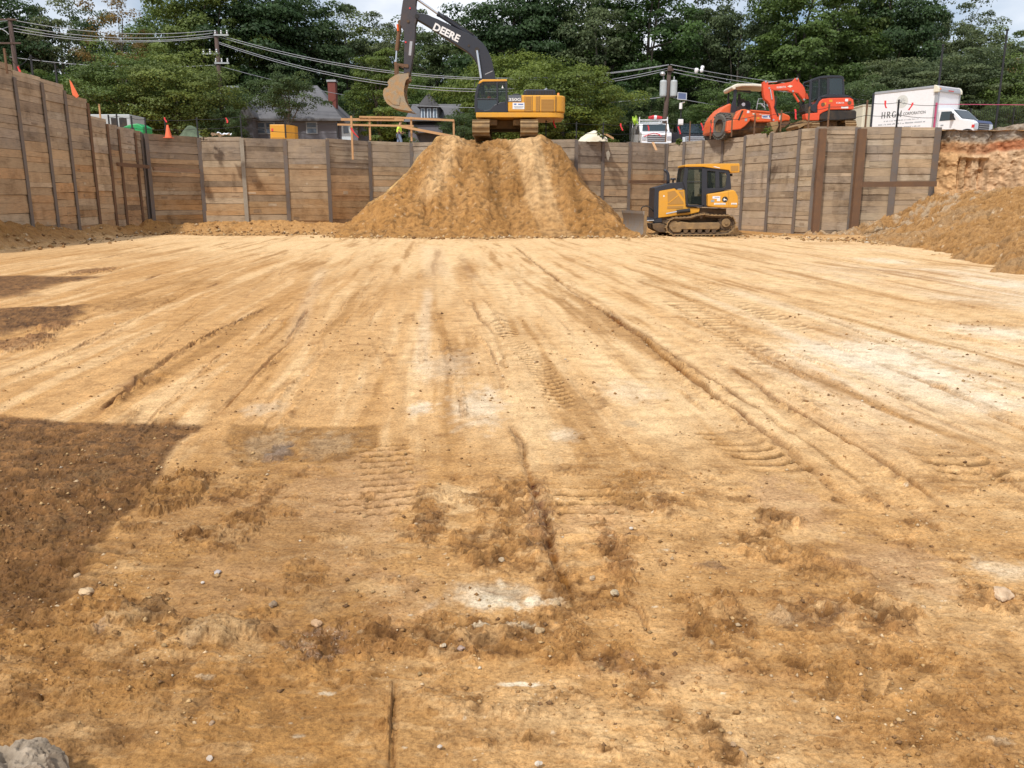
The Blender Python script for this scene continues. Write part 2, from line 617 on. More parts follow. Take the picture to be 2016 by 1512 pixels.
class Field:
    def __init__(s, X, Y):
        s.X, s.Y = X, Y
        s.wx = X + 0.12 * fbm(X * 1.3, Y * 1.3, 3, 51)
        s.wy = Y + 0.12 * fbm(X * 1.3, Y * 1.3, 3, 57)

    def region(s, x0, x1, y0, y1):
        return (s.X > x0) & (s.X < x1) & (s.Y > y0) & (s.Y < y1)

    def ellipse(s, px, py, rx, ry, soft=0.35, rag=0.35):
        c = G(px, py)
        dist = math.hypot(c.y, EYE)
        a = rx * dist / FPX
        b = max(0.004, abs(G(px, py - ry).y - G(px, py + ry).y) / 2)
        m = s.region(c.x - 2 * a, c.x + 2 * a, c.y - 2 * b, c.y + 2 * b)
        out = np.zeros_like(s.X)
        if not m.any():
            return out
        x, y = s.X[m], s.Y[m]
        d = np.hypot((x - c.x) / a, (y - c.y) / b)
        sc = 1.6 / max(a, 0.03)
        d = d + 1.3 * rag * fbm(x * sc * 2, y * sc * 1.2, 4, int(px) % 97) + .55 * fbm(x * 17, y * 11, 4, 7)
        out[m] = 1 - sst(1 - soft, 1 + soft, d)
        return out

    def poly(s, pix, soft=0.08, rag=0.10, rs=3.0):
        pts = [G(*p) for p in pix]
        xs, ys = [p.x for p in pts], [p.y for p in pts]
        m = s.region(min(xs) - 1, max(xs) + 1, min(ys) - 1, max(ys) + 1)
        out = np.zeros_like(s.X)
        x = s.X[m] + rag * fbm(s.X[m] * rs, s.Y[m] * rs, 4, 31)
        y = s.Y[m] + rag * fbm(s.X[m] * rs, s.Y[m] * rs, 4, 37)
        inside = np.zeros(x.shape, bool)
        dmin = np.full(x.shape, 1e9)
        n = len(pts)
        for i in range(n):
            ax, ay, bx, by = xs[i], ys[i], xs[(i + 1) % n], ys[(i + 1) % n]
            cond = ((ay > y) != (by > y)) & (x < (bx - ax) * (y - ay) / ((by - ay) if by != ay else 1e-9) + ax)
            inside ^= cond
            dx, dy = bx - ax, by - ay
            t = np.clip(((x - ax) * dx + (y - ay) * dy) / (dx * dx + dy * dy + 1e-12), 0, 1)
            dmin = np.minimum(dmin, np.hypot(x - ax - t * dx, y - ay - t * dy))
        sd = np.where(inside, dmin, -dmin)
        out[m] = sst(-soft, soft, sd)
        return out

    def line(s, pix, w, world=False, wob=0.02):
        """returns (mask index, signed across distance, along distance, |d|) near a polyline"""
        pts = [Vector((p[0], p[1], 0)) for p in pix] if world else [G(*p) for p in pix]
        R_ = w * 4 + 0.1
        xs, ys = [p.x for p in pts], [p.y for p in pts]
        m = s.region(min(xs) - R_, max(xs) + R_, min(ys) - R_, max(ys) + R_)
        if not m.any():
            return None
        x, y = s.X[m], s.Y[m]
        x = x + wob * vn(x * 2.2, y * 2.2, 5)
        best = np.full(x.shape, 1e9)
        sg, al = np.zeros(x.shape), np.zeros(x.shape)
        acc = 0.0
        for a, b in zip(pts[:-1], pts[1:]):
            dx, dy = b.x - a.x, b.y - a.y
            L = math.hypot(dx, dy)
            if L < 1e-6:
                continue
            tt = ((x - a.x) * dx + (y - a.y) * dy) / (L * L)
            t = np.clip(tt, 0, 1)
            d = np.hypot(x - a.x - t * dx, y - a.y - t * dy)
            u = d < best
            best = np.where(u, d, best)
            sg = np.where(u, ((x - a.x) * dy - (y - a.y) * dx) / L, sg)
            al = np.where(u, acc + t * L, al)
            acc += L
        return m, sg, al, best, acc


def build_ground():
    ya = 1.0 / np.linspace(1 / 1.72, 1 / 14.0, 640)
    yb = np.arange(14.1, 47.0, 0.11)
    yc = 1.72 - 28 * np.linspace(1, 0, 70)[:-1] ** 2
    ys = np.concatenate([yc, ya, yb])
    nc = 860
    u = np.linspace(-1, 1, nc)
    hw = 0.72 * np.clip(ys, 1.72, None) + 0.75
    t_ = np.linspace(0, 1, 61)[1:]
    side = hw[:, None] + (62 - hw[:, None]) * (.25 * t_ + .75 * t_ ** 2.2)[None, :]
    X = np.concatenate([-side[:, ::-1], hw[:, None] * u[None, :], side], 1)
    Y = np.repeat(ys[:, None], X.shape[1], 1)
    F = Field(X, Y)
    # ---------------- large colour layout
    # drag direction: scraping runs nearly along y, fanning a little
    ux = X + 0.095 * Y
    uy = Y
    st1 = fbm(ux * 2.6 + 0.5 * fbm(X * .3, Y * .3, 2, 3), uy * 0.16, 4, 2)
    st2 = fbm(ux * 8.0, uy * 0.35, 4, 9)
    st3 = fbm(ux * 3.4 + .25 * fbm(X * .8, Y * .3, 2, 5), uy * 0.20, 5, 19, .62)
    st4 = fbm(ux * 15, uy * .5, 3, 29)
    big = fbm(X * 0.35, Y * 0.22, 4, 14)
    med = fbm(X * 1.6, Y * 1.1, 5, 21)
    fine = fbm(X * 7, Y * 5, 5, 33)
    near = 1 - sst(3.9, 6.4, Y + 0.5 * med)
    left = sst(0.06, -0.36, X / (Y + 0.1) + 0.09 * big)
    right = sst(0.16, 0.5, X / (Y + 0.1) + 0.08 * big)
    c = np.zeros(X.shape + (3,)) + C_L
    c = mixa(c, C_M, np.clip(0.25 + 0.8 * st1 + 0.35 * st2, 0, 1) * 0.75)
    c = mixa(c, C_M, near * 0.75)
    c = mixa(c, C_M * .88, left * (1 - sst(17, 30, Y)) * 0.9)
    c = mixa(c, C_M, (1 - sst(-.1, .12, X / (Y + .1))) * (1 - sst(9, 16, Y)) * .45)
    c = mixa(c, C_O, np.clip(near * (0.25 + 0.95 * med + 0.35 * left), 0, 1) * 0.8)
    c = mixa(c, C_O, np.clip(left * (0.15 + 0.9 * st1), 0, 1) * (1 - sst(20, 30, Y)) * 0.6)
    c = mixa(c, C_W, np.clip(right * (0.25 + 1.1 * big + 0.6 * st1) * sst(3.6, 7, Y), 0, 1) * 0.6)
    c = mixa(c, C_L * 1.02, sst(18, 32, Y) * 0.6)
    c = mixa(c, C_M, sst(0.25, 0.7, fine) * 0.35 * near)
    c = c * (1 + 0.10 * fine + 0.08 * st2 + .06 * st4)[..., None]
    strk = sst(3.6, 5.5, Y)
    c = mixa(c, C_O * .92, sst(.10, .42, st3) * strk * (.62 - .25 * sst(20, 34, Y)))
    c = mixa(c, C_O * .62, sst(.30, .52, st3) * strk * .45)
    c = mixa(c, C_L * 1.06, sst(.10, .40, -st3) * strk * .6)
    c = mixa(c, C_M * .9, sst(.1, .5, med + .3 * fine) * strk * .3)
    H = 0.035 * fbm(X * 0.3, Y * 0.3, 3, 71) + 0.006 * st1 * sst(3, 6, Y) + 0.004 * st2
    rough = near * np.clip(0.18 + 0.9 * fbm(X * 1.9, Y * 1.5, 4, 44), 0.03, 1) * 0.7 + 0.02
    wet = np.zeros_like(X)

    def blob(px, py, rx, ry, C, k, rg=0.0, dh=0.0, wt=0.0, soft=0.35, rag=0.4):
        nonlocal c, H, rough, wet
        m = F.ellipse(px, py, rx, ry, soft, rag)
        c = mixa(c, C, m * k * (.72 if rg > .55 and dh <= .01 else 1))
        if rg > 0:
            rough = rough * (1 - m) + m * rg
        elif rg < 0:
            rough = rough * (1 + m * rg)
        H = H + m * dh
        wet = np.maximum(wet, m * wt)

    damp = []

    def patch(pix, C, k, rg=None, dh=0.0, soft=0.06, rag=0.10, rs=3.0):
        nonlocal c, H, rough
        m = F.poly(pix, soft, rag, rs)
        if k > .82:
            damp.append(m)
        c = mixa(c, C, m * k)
        if rg is not None:
            rough = rough * (1 - m) + m * rg
        H = H + m * dh

    # near smooth films and sand films
    blob(640, 1010, 150, 130, C_P, .75, -0.9)
    blob(770, 1180, 60, 60, C_P, .7, -0.9)
    blob(730, 960, 85, 70, C_P, .8, -0.9)
    blob(420, 1150, 120, 60, C_P, .55, -0.7)
    blob(300, 1010, 130, 60, C_P, .35, -0.6)
    blob(1760, 1110, 110, 55, C_P * .86, .85, -0.97, soft=.2)
    blob(1560, 990, 60, 50, C_P * .9, .8, -0.95)
    blob(1190, 1020, 75, 30, C_P, .6, -0.8)
    blob(1520, 1430, 160, 90, C_L, .45, 0.25)
    blob(1150, 1400, 170, 70, C_L, .45, 0.3)
    blob(1700, 1290, 240, 60, C_M, .4, 0.5)
    blob(1820, 1400, 190, 100, C_M, .5, 0.55)
    blob(900, 975, 60, 26, C_L, .75, -0.6)
    blob(1300, 1350, 140, 26, C_M, .8, -0.85)
    blob(1390, 1320, 180, 18, C_P, .7, -0.9)
    blob(560, 1330, 240, 120, C_O, .55, 0.35)
    blob(250, 1310, 260, 100, C_O, .5, 0.6)
    blob(650, 1450, 120, 90, C_O * 1.05, .75, -0.9)
    blob(780, 1400, 70, 160, C_M * .97, .6, -0.8)
    blob(150, 1440, 150, 50, C_G, .45, 0.5)
    blob(1880, 1210, 150, 60, C_L, .4)
    # dark moist areas on the left
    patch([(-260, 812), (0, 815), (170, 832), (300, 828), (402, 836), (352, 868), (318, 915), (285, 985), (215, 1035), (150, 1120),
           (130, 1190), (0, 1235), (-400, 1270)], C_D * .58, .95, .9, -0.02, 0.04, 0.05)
    blob(60, 1060, 160, 100, C_O * .8, .35)
    blob(60, 860, 120, 30, C_O * .8, .45)
    blob(120, 1210, 160, 60, C_O, .4, 0.9)
    patch([(-80, 536), (60, 545), (150, 548), (100, 566), (70, 582), (-80, 600)], C_D * .75, .85, .9, 0.02, .25, .75, .8)
    patch([(-80, 604), (0, 608), (165, 600), (120, 625), (60, 645), (-80, 690)], C_D * .68, .95, .9, 0.02, .15, .5, .9)
    blob(115, 642, 28, 9, C_D, .8, 1.0, .03)
    blob(30, 680, 50, 14, C_D, .7, 1.0, .02)
    blob(78, 664, 20, 6, C_D, .8, 1.0, .03)
    blob(180, 535, 30, 6, C_D, .7, 1.0, .04)
    blob(265, 598, 60, 14, C_O * .7, .6, .5)
    blob(390, 556, 40, 5, C_O * .7, .5, .3)
    blob(60, 500, 120, 30, C_O, .35)
    patch([(455, 836), (600, 838), (735, 836), (745, 880), (700, 900), (640, 915), (560, 905), (480, 915), (440, 870)], C_O * .60, .8, .4, -0.012, .03, .05)
    blob(650, 875, 50, 24, C_G, .5)
    blob(530, 868, 46, 26, C_G * 1.1, .6)
    blob(546, 888, 24, 18, C_K, .85, .7, -.004)
    blob(1400, 1110, 30, 8, C_K * 1.5, .5, .5)
    blob(350, 965, 50, 38, C_O * .6, .8, 1.0, .03, soft=.15, rag=.25)
    blob(450, 972, 42, 14, C_D, .55, .9)
    blob(480, 1030, 38, 38, C_D, .85, 1.0, .005)
    blob(415, 1052, 60, 16, C_D, .8, 1.0)
    blob(520, 985, 14, 40, C_D, .7, .9)
    blob(285, 1205, 50, 30, C_G * .72, .8, .9, .02, soft=.2)
    blob(420, 1240, 90, 22, C_G * .78, .8, .9, .02, soft=.2)
    blob(600, 1125, 50, 24, C_O * .8, .6, .8)
    blob(620, 1190, 28, 14, C_G, .6, .3)
    blob(630, 1262, 55, 32, C_D * .95, .95, .9, -.008, wt=1.3)
    blob(700, 1225, 60, 20, C_D, .55, .9)
    blob(800, 1260, 130, 26, C_D * 1.25, .6, 1.0)
    blob(900, 1240, 120, 30, C_O * .7, .55, 1.0)
    blob(1060, 1250, 110, 40, C_O * .7, .6, 1.0, .01)
    blob(1100, 1170, 40, 60, C_O * .65, .65, 1.0)
    blob(840, 1030, 30, 30, C_D, .6, .9)
    blob(840, 980, 24, 30, C_O * .7, .55, .9)
    blob(1000, 985, 60, 35, C_O * .62, .7, 1.0)
    blob(1060, 1010, 26, 70, C_D, .6, .9, wt=.35)
    blob(1000, 1090, 90, 30, C_O * .7, .6, 1.0)
    blob(960, 1060, 80, 25, C_O * .8, .5, .9)
    blob(1210, 1090, 26, 60, C_D * 1.1, .7, 1.0)
    blob(1190, 1180, 40, 25, C_O * .65, .6, 1.0)
    blob(1240, 965, 45, 30, C_O * .6, .65, .9)
    blob(1310, 990, 26, 24, C_D, .65, 1.0)
    blob(1225, 1300, 50, 26, C_D * 1.1, .7, .9, wt=.5)
    blob(1180, 1300, 60, 18, C_D * 1.2, .6, .9)
    blob(1440, 1200, 26, 40, C_D * 1.2, .65, 1.0)
    blob(1400, 1230, 46, 40, C_O * .75, .5, .9)
    blob(1590, 1200, 60, 34, C_D * 1.2, .65, 1.0, wt=.2)
    blob(1690, 1200, 90, 34, C_O * .75, .6, 1.0, .01)
    blob(1500, 1070, 60, 26, C_O * .75, .55, .9)
    blob(1620, 1110, 70, 30, C_O * .75, .5, .9)
    blob(1540, 1020, 36, 20, C_O * .6, .5, .9)
    blob(1740, 1230, 40, 18, C_D, .55, 1.0)
    blob(1790, 1290, 60, 22, C_O * .75, .5, .9)
    blob(1650, 1310, 90, 24, C_O * .75, .5, .9)
    blob(1960, 1180, 60, 26, C_O * .75, .5, 1.0)
    blob(1400, 1440, 24, 36, C_O * .6, .5, .9)
    blob(1430, 1480, 40, 24, C_O * .7, .5, 1.0)
    blob(980, 1395, 70, 18, C_O * .75, .55, .8)
    blob(900, 1370, 60, 20, C_O * .7, .55, .8)
    # whitish clay smears
    blob(965, 1165, 75, 22, C_W * .95, .7, .25, soft=.8, rag=.9)
    blob(985, 1180, 70, 9, C_W * 1.1, .85, soft=.5, rag=1.2)
    blob(940, 1230, 22, 5, C_W * 1.2, .9)
    blob(1030, 1228, 26, 5, C_W * 1.1, .7)
    blob(1025, 1338, 34, 5, C_W * 1.25, .95)
    blob(940, 800, 44, 34, C_W, .55, soft=.7)
    blob(832, 805, 22, 12, C_W, .65, soft=.6)
    blob(880, 720, 46, 24, C_W * .85, .35, soft=.7)
    blob(1240, 770, 50, 20, C_W, .35, soft=.7)
    blob(1110, 860, 26, 14, C_W * .95, .5, soft=.7)
    blob(1850, 745, 60, 16, C_W * 1.1, .7, soft=.8)
    blob(1700, 700, 120, 22, C_W * 1.08, .6, soft=.8)
    blob(1940, 790, 60, 20, C_W * 1.12, .7, soft=.8)
    blob(1960, 655, 70, 14, C_W * 1.05, .6, soft=.8)
    blob(1980, 560, 40, 8, C_W, .6, soft=.8)
    blob(1740, 512, 40, 5, C_W * 1.05, .6, soft=.8)
    blob(1540, 1210, 22, 14, C_W, .6)
    blob(1980, 1120, 50, 26, C_W, .5)
    blob(1970, 1460, 26, 9, C_W * .95, .8)
    blob(520, 805, 36, 12, C_W * .8, .4, soft=.7)
    blob(1240, 835, 16, 6, C_G, .5)
    blob(640, 1360, 16, 4, C_W * 1.2, .9)
    blob(400, 1332, 18, 3.5, C_W * 1.25, .95)
    blob(600, 1357, 16, 5, C_G, .6)
    blob(588, 1443, 12, 4, C_W * 1.1, .9)
    blob(570, 1490, 60, 12, C_L * .95, .5)
    blob(380, 1262, 14, 22, C_W, .4)
    blob(200, 1240, 16, 10, C_K * 2, .4, wt=.6)
    blob(1840, 1420, 20, 8, C_G, .4)
    for _ in range(150):                                                # little bright flecks of clay
        px, py = rng.uniform(560, 2010), rng.uniform(930, 1500)
        s_ = 1.2 + 4.5 * rng.random() ** 3
        blob(px, py, s_, s_ * .4, C_W * rng.uniform(1.0, 1.3), .85, wt=.4 if rng.random() < .3 else 0)
    for _ in range(120):                                               # ragged clod patches
        px, py = rng.uniform(0, 2016), 925 + 580 * rng.random() ** 1.1
        s_ = rng.uniform(8, 38)
        blob(px, py, s_, s_ * rng.uniform(.15, .35), C_O * rng.uniform(.65, .95), rng.uniform(.25, .5), rng.uniform(.5, .9))
    # middle distance blotches
    for (px, py, rx, ry, k) in [(920, 528, 24, 14, .6), (835, 540, 30, 10, .35), (740, 525, 26, 6, .35), (1010, 545, 14, 6, .35), (1040, 538, 8, 6, .5),
                                (1290, 556, 30, 6, .4), (1460, 500, 40, 10, .45), (1480, 655, 40, 10, .5), (1585, 600, 60, 10, .35),
                                (890, 660, 22, 7, .4), (1010, 670, 40, 22, .35), (860, 630, 30, 20, .3), (1600, 575, 60, 6, .35),
                                (1900, 600, 70, 10, .5), (1960, 640, 60, 8, .45), (1700, 535, 60, 6, .4), (1640, 480, 60, 3, .4),
                                (1740, 500, 30, 3, .4), (1860, 520, 40, 4, .4), (600, 620, 16, 16, .4), (1480, 740, 40, 16, .4),
                                (1860, 900, 70, 22, .4), (1450, 860, 40, 20, .35), (560, 590, 30, 6, .3), (780, 565, 60, 10, .25),
                                (970, 470, 60, 4, .35), (1440, 466, 40, 3, .5), (1190, 468, 30, 2, .3), (350, 500, 90, 4, .3),
                                (200, 500, 80, 5, .3), (330, 540, 60, 5, .3), (680, 700, 60, 20, .3), (480, 560, 60, 8, .25), (1890, 950, 60, 20, .3)]:
        blob(px, py, rx, ry, C_O * .85, k, rag=.5, soft=.6)

    # ---------------- scrape lines, ruts, cracks
    def rut(pix, w, dark, depth, berm=0.0, world=False, C=C_D, wob=0.02, br=0.0):
        nonlocal c, H, rough
        r = F.line(pix, w, world, wob)
        if r is None:
            return
        m, sg, al, d, L = r
        fade = sst(0, L * .12, al) * (1 - sst(L * .85, L, al)) if L > 0 else 1
        vary = np.clip(0.75 + 0.9 * vn(al * 1.7 + w * 99, al * 0 + 3.3, 8), 0.1, 1.2)
        if br:
            vary = vary * sst(br - .3, br + .3, vn(al * 4, al * 0 + 1.3, 18) + .3)
        e = d + w * 0.35 * vn(F.X[m] * 9, F.Y[m] * 9, 41)
        k = np.clip((1 - sst(w * .35, w * 1.0, e)) * fade * vary * 1.25, 0, 1)
        c[m] = c[m] * (1 - (k * dark)[..., None]) + C * (k * dark)[..., None]
        H[m] += -depth * k
        if berm:
            kb = np.exp(-((sg - w * 1.3) / (w * .7)) ** 2) * fade * np.clip(vary, 0, 1)
            H[m] += berm * kb * (0.6 + 0.8 * vn(F.X[m] * 14, F.Y[m] * 14, 77))
            rough[m] = np.maximum(rough[m], kb * 0.9)
            c[m] = c[m] * (1 - (kb * dark * .55)[..., None]) + C_O * .75 * (kb * dark * .55)[..., None]

    rut([(165, 832), (270, 750), (350, 690), (400, 665), (440, 645), (540, 598)], .055, .75, .035, .03)
    rut([(240, 762), (270, 750), (290, 735)], .12, .6, .0, .03)
    rut([(405, 832), (470, 770), (560, 680), (605, 605)], .03, .5, .015, .008)
    rut([(-20, 752), (100, 708), (250, 635)], .035, .45, .015, .01)
    rut([(0, 620), (160, 603)], .05, .6, .02, .02)
    rut([(0, 520), (200, 508), (330, 480)], .07, .4, .02, .02)
    rut([(280, 556), (320, 538)], .05, .6, .02)
    rut([(400, 570), (435, 556)], .05, .6, .02)
    rut([(370, 545), (415, 528)], .04, .4, .02)
    rut([(470, 600), (540, 530), (570, 490)], .05, .3, .01, br=.2)
    rut([(1005, 478), (1070, 530), (1120, 570), (1170, 602), (1250, 655), (1310, 705), (1380, 760), (1440, 800), (1520, 860), (1600, 925),
         (1680, 1000), (1760, 1060), (1850, 1125)], .06, .72, .035, .02)
    rut([(1180, 600), (1240, 640), (1340, 705), (1400, 745), (1500, 810)], .045, .45, .015, .01)
    rut([(1425, 718), (1540, 790), (1640, 850), (1700, 885), (1780, 940), (1850, 990), (1910, 1022)], .04, .62, .025, .02)
    rut([(1640, 930), (1740, 985), (1850, 1040)], .06, .35, .015, .02, br=.3)
    rut([(1775, 992), (1850, 1045)], .05, .7, .03, .03)
    rut([(1780, 800), (1900, 848), (2040, 905)], .03, .45, .012)
    rut([(1730, 775), (1860, 835), (2030, 900)], .05, .25, .01, br=.3)
    rut([(1940, 920), (2040, 975)], .06, .6, .03, .03)
    rut([(1900, 800), (2040, 850)], .04, .55, .02)
    rut([(1580, 500), (1690, 520), (1760, 540)], .10, .3, .01)
    rut([(1700, 485), (1860, 515), (1990, 545)], .10, .22, .01)
    rut([(1550, 545), (1720, 590), (1900, 640), (2040, 680)], .10, .22, .01, br=.2)
    rut([(1500, 640), (1640, 690), (1800, 760)], .08, .18, .01, br=.2)
    rut([(905, 500), (922, 530), (938, 552)], .16, .4, .01)
    rut([(830, 561), (960, 561), (1085, 559)], .10, .4, .01, .01)
    rut([(1020, 562), (1028, 575)], .07, .4, .01)
    rut([(925, 590), (945, 625), (975, 665)], .04, .45, .015)
    rut([(965, 690), (985, 740), (990, 770)], .025, .4, .01)
    rut([(1070, 600), (1130, 660), (1130, 690)], .03, .25, .01)
    rut([(1008, 830), (1025, 890), (1045, 950), (1072, 1030), (1100, 1120), (1125, 1190)], .035, .62, .02, .015)
    rut([(1240, 1175), (1275, 1237)], .010, .7, .012)
    rut([(1275, 1060), (1310, 1130)], .008, .45, .006)
    rut([(776, 1325), (780, 1420), (778, 1525)], .012, .6, .014, .006)
    rut([(786, 1330), (788, 1440)], .006, .5, .006)
    rut([(455, 905), (530, 955), (500, 1040)], .02, .2, .0)
    rut([(1220, 1165), (1245, 1180)], .01, .6, .01)
    rut([(1700, 1000), (1800, 1055), (1900, 1120)], .05, .3, .01, .02, br=.4)
    rut([(1400, 830), (1500, 880), (1560, 930)], .03, .25, .01, br=.4)
    rut([(1870, 870), (1960, 910), (2030, 960)], .05, .35, .01, .02, br=.2)
    # pale smear lines
    for pix, w, k in [([(835, 790), (832, 700), (838, 620), (845, 560)], .10, .28), ([(870, 560), (845, 480)], .4, .15),
                      ([(560, 700), (600, 610), (640, 520)], .14, .14), ([(1500, 640), (1800, 760), (2030, 860)], .14, .35),
                      ([(1400, 560), (1700, 650), (2030, 750)], .2, .25), ([(250, 1030), (180, 1090), (150, 1125)], .03, .75),
                      ([(310, 960), (350, 880), (400, 840)], .035, .55), ([(1330, 560), (1700, 720), (2030, 900)], .12, .2)]:
        r = F.line(pix, w)
        if r is None:
            continue
        m, sg, al, d, L = r
        kk = (1 - sst(w * .3, w * 1.3, d)) * sst(0, L * .2, al) * (1 - sst(L * .8, L, al)) * k
        tgt = C_W if k != .75 and k != .55 else C_M * 1.1
        c[m] = c[m] * (1 - kk[..., None]) + tgt * kk[..., None]
    # many faint scrape marks along the drag direction
    for _ in range(230):
        y0 = rng.uniform(4.6, 34)
        x0 = rng.uniform(-.62, .7) * y0
        L = rng.uniform(.6, 4.5)
        dx = -0.095 + rng.normal(0, .05) + 0.10 * x0 / y0
        pts = [(x0, y0), (x0 + dx * L * .5 + rng.normal(0, .02), y0 + L * .5), (x0 + dx * L, y0 + L)]
        rut(pts, rng.uniform(.014, .06), rng.uniform(.15, .5), rng.uniform(.003, .014), .006, world=True, C=C_O * .7)
    # short cross tears
    for _ in range(260):
        t = rng.random()
        y0 = 2.1 + 9.5 * t ** 1.5
        x0 = rng.uniform(-.6, .62) * y0
        L = rng.uniform(.03, .16) * (1 + y0 * .12)
        sl = rng.normal(0, .25)
        pts = [(x0, y0), (x0 + L * .5, y0 + L * .5 * sl + rng.normal(0, .008)), (x0 + L, y0 + L * sl)]
        rut(pts, rng.uniform(.004, .010) * (1 + y0 * .1), rng.uniform(.35, .8), rng.uniform(.006, .016), 0, world=True, wob=.008)

    # ---------------- relief
    nearm = 1 - sst(9, 16, Y)
    clod = fbm(X * 16, Y * 14, 4, 101, .55)

    def cells(sc, fill, seed):
        gx, gy = X * sc + .25 * fbm(X * sc, Y * sc, 2, seed), Y * sc
        xi, yi = np.floor(gx), np.floor(gy)
        best = np.zeros_like(X)
        tone = np.zeros_like(X)
        for i in (-1, 0, 1):
            for j in (-1, 0, 1):
                a_, b_ = xi + i, yi + j
                rr = .22 + .40 * _h(a_, b_, seed + 2) ** 2
                on = _h(a_, b_, seed + 3) < fill
                dx = gx - a_ - .15 - .7 * _h(a_, b_, seed)
                dy = gy - b_ - .15 - .7 * _h(a_, b_, seed + 1)
                h_ = np.sqrt(np.clip(rr * rr - dx * dx - dy * dy * 1.5, 0, None)) * on
                up = h_ > best
                best = np.where(up, h_, best)
                tone = np.where(up, _h(a_, b_, seed + 4), tone)
        return best / sc, tone
    clod2 = 1 - np.abs(fbm(X * 30, Y * 24, 3, 113))
    tear = fbm(X * 9 + .6 * clod, Y * 26, 4, 131)
    H = H + rough * (0.019 * clod + 0.008 * (clod2 - .75) + 0.016 * tear) * (0.35 + 0.65 * nearm)
    fl1 = fbm(X * 3.1 + .3 * clod, Y * 6.5, 5, 137, .6)
    fl2 = fbm(X * 8.0, Y * 15.0 + .2 * clod, 4, 139, .6)
    terr = sst(.02, .07, fl1) * .9 + sst(-.28, -.24, fl1) * .7 + sst(.08, .14, fl2) * .5 * np.clip(rough * 2, .2, 1)
    cluster = np.clip(rough * 1.1 - .25 + .5 * fbm(X * 2.6, Y * 2.2, 4, 205), 0, 1) * near
    for sc_c, fill, sd, amp in ((14., .55, 211, .75), (34., .6, 221, .9), (75., .5, 231, .9)):
        hc, tc_ = cells(sc_c, fill, sd)
        hc = hc * cluster
        H = H + hc * amp
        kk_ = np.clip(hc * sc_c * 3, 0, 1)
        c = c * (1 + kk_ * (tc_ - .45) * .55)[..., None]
        c = mixa(c, c * np.array([.54, .44, .33]), cluster * (1 - kk_) * .26)  # shadow between the clods, painted into the soil colour
    micro = fbm(X * 42, Y * 26, 3, 241, .6)
    dash = sst(.30, .46, fbm(X * 11 + .4 * clod, Y * 34, 3, 251, .55)) * np.clip(.25 + 1.2 * cluster + .5 * fbm(X * 1.7, Y * 1.7, 3, 253), 0, 1)
    c = c * (1 + .17 * micro * nearm)[..., None]
    c = mixa(c, C_O * .36, dash * near * .62)
    H = H - dash * near * .006
    c = mixa(c, C_L * 1.08, sst(.35, .5, fbm(X * 13, Y * 30, 3, 261, .55)) * near * .38)
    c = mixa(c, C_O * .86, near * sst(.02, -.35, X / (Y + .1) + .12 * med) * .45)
    H = H + terr * .0085 * nearm * np.clip(.25 + rough * 1.4, 0, 1)
    edge = (np.exp(-((fl1 - .0) / .035) ** 2) + .8 * np.exp(-((fl2 - .06) / .05) ** 2) * rough) * nearm * near
    c = mixa(c, C_O * .55, np.clip(edge, 0, 1) * .42)
    c = mixa(c, C_L * 1.02, sst(.12, .45, fl1) * near * .35)
    flat = (1 - np.clip(rough * 1.6, 0, 1)) * near
    crack = sst(.50, .64, tear) * flat
    H = H - crack * .005
    c = mixa(c, C_O * .62, crack * .35)
    H = H + near * .0022 * fbm(X * 48, Y * 48, 2, 151)
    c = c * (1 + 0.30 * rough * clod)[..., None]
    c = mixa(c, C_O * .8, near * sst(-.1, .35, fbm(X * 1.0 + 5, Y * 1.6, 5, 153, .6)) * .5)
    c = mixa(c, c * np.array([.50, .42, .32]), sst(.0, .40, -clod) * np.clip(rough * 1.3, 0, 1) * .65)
    # ---------------- tread prints
    def tread(pix, w, kind, depth, dark, n=1.0):
        nonlocal c, H
        r = F.line(pix, w, wob=.0)
        if r is None:
            return
        m, sg, al, d, L = r
        ins = (1 - sst(w * .42, w * .5, np.abs(sg) + .04 * w * vn(al * 5, sg * 9, 3))) * sst(0, L * .15, al) * (1 - sst(L * .88, L, al)) * (d < w)
        ins = ins * np.clip(.75 + .8 * vn(F.X[m] * 2.5, F.Y[m] * 2.5, 66), .08, 1)
        if kind == 'hex':
            cell = .098 * n
            row = np.floor(al / cell)
            fx = (sg / cell + .5 * (row % 2)) % 1 - .5
            fy = (al / cell) % 1 - .5
            rr = np.hypot(fx, fy * .8 + .25)
            k = np.exp(-((rr - .40) / .12) ** 2) * (fy > -.12)
        elif kind == 'bar':
            k = sst(.35, .75, np.sin(2 * math.pi * (al / (.11 * n)) + .4 * vn(al, sg * 3, 6)) * .5 + .5)
        elif kind == 'arc':
            k = sst(.45, .85, np.sin(2 * math.pi * (al / (.12 * n) + (sg / w) ** 2 * 1.6)) * .5 + .5)
        else:
            k = sst(.4, .8, np.sin(2 * math.pi * (al / (.13 * n) + np.abs(sg) / w * 1.5)) * .5 + .5)
        k = k * ins
        H[m] -= depth * k
        kd = np.clip(k * dark * 1.5, 0, .95)
        c[m] = c[m] * (1 - kd[..., None]) + C_O * .36 * kd[..., None]
        c[m] = c[m] * (1 + .16 * (ins * (1 - k) * dark)[..., None])  # painted highlight: soil lightened on the rims between the pressed marks

    tread([(785, 1030), (768, 960), (755, 865)], .36, 'hex', .022, .8, 1.15)
    tread([(690, 1010), (700, 965)], .22, 'hex', .016, .6)
    tread([(1185, 1075), (1165, 1010), (1145, 950)], .40, 'hex', .020, .65, 1.3)
    tread([(975, 610), (1005, 670), (1060, 720), (1110, 800), (1120, 825)], .26, 'chev', .018, .6)
    tread([(1320, 585), (1420, 645), (1520, 715), (1580, 745)], .5, 'bar', .022, .5, 1.8)
    tread([(1360, 545), (1470, 600), (1600, 660)], .45, 'chev', .018, .45, 1.8)
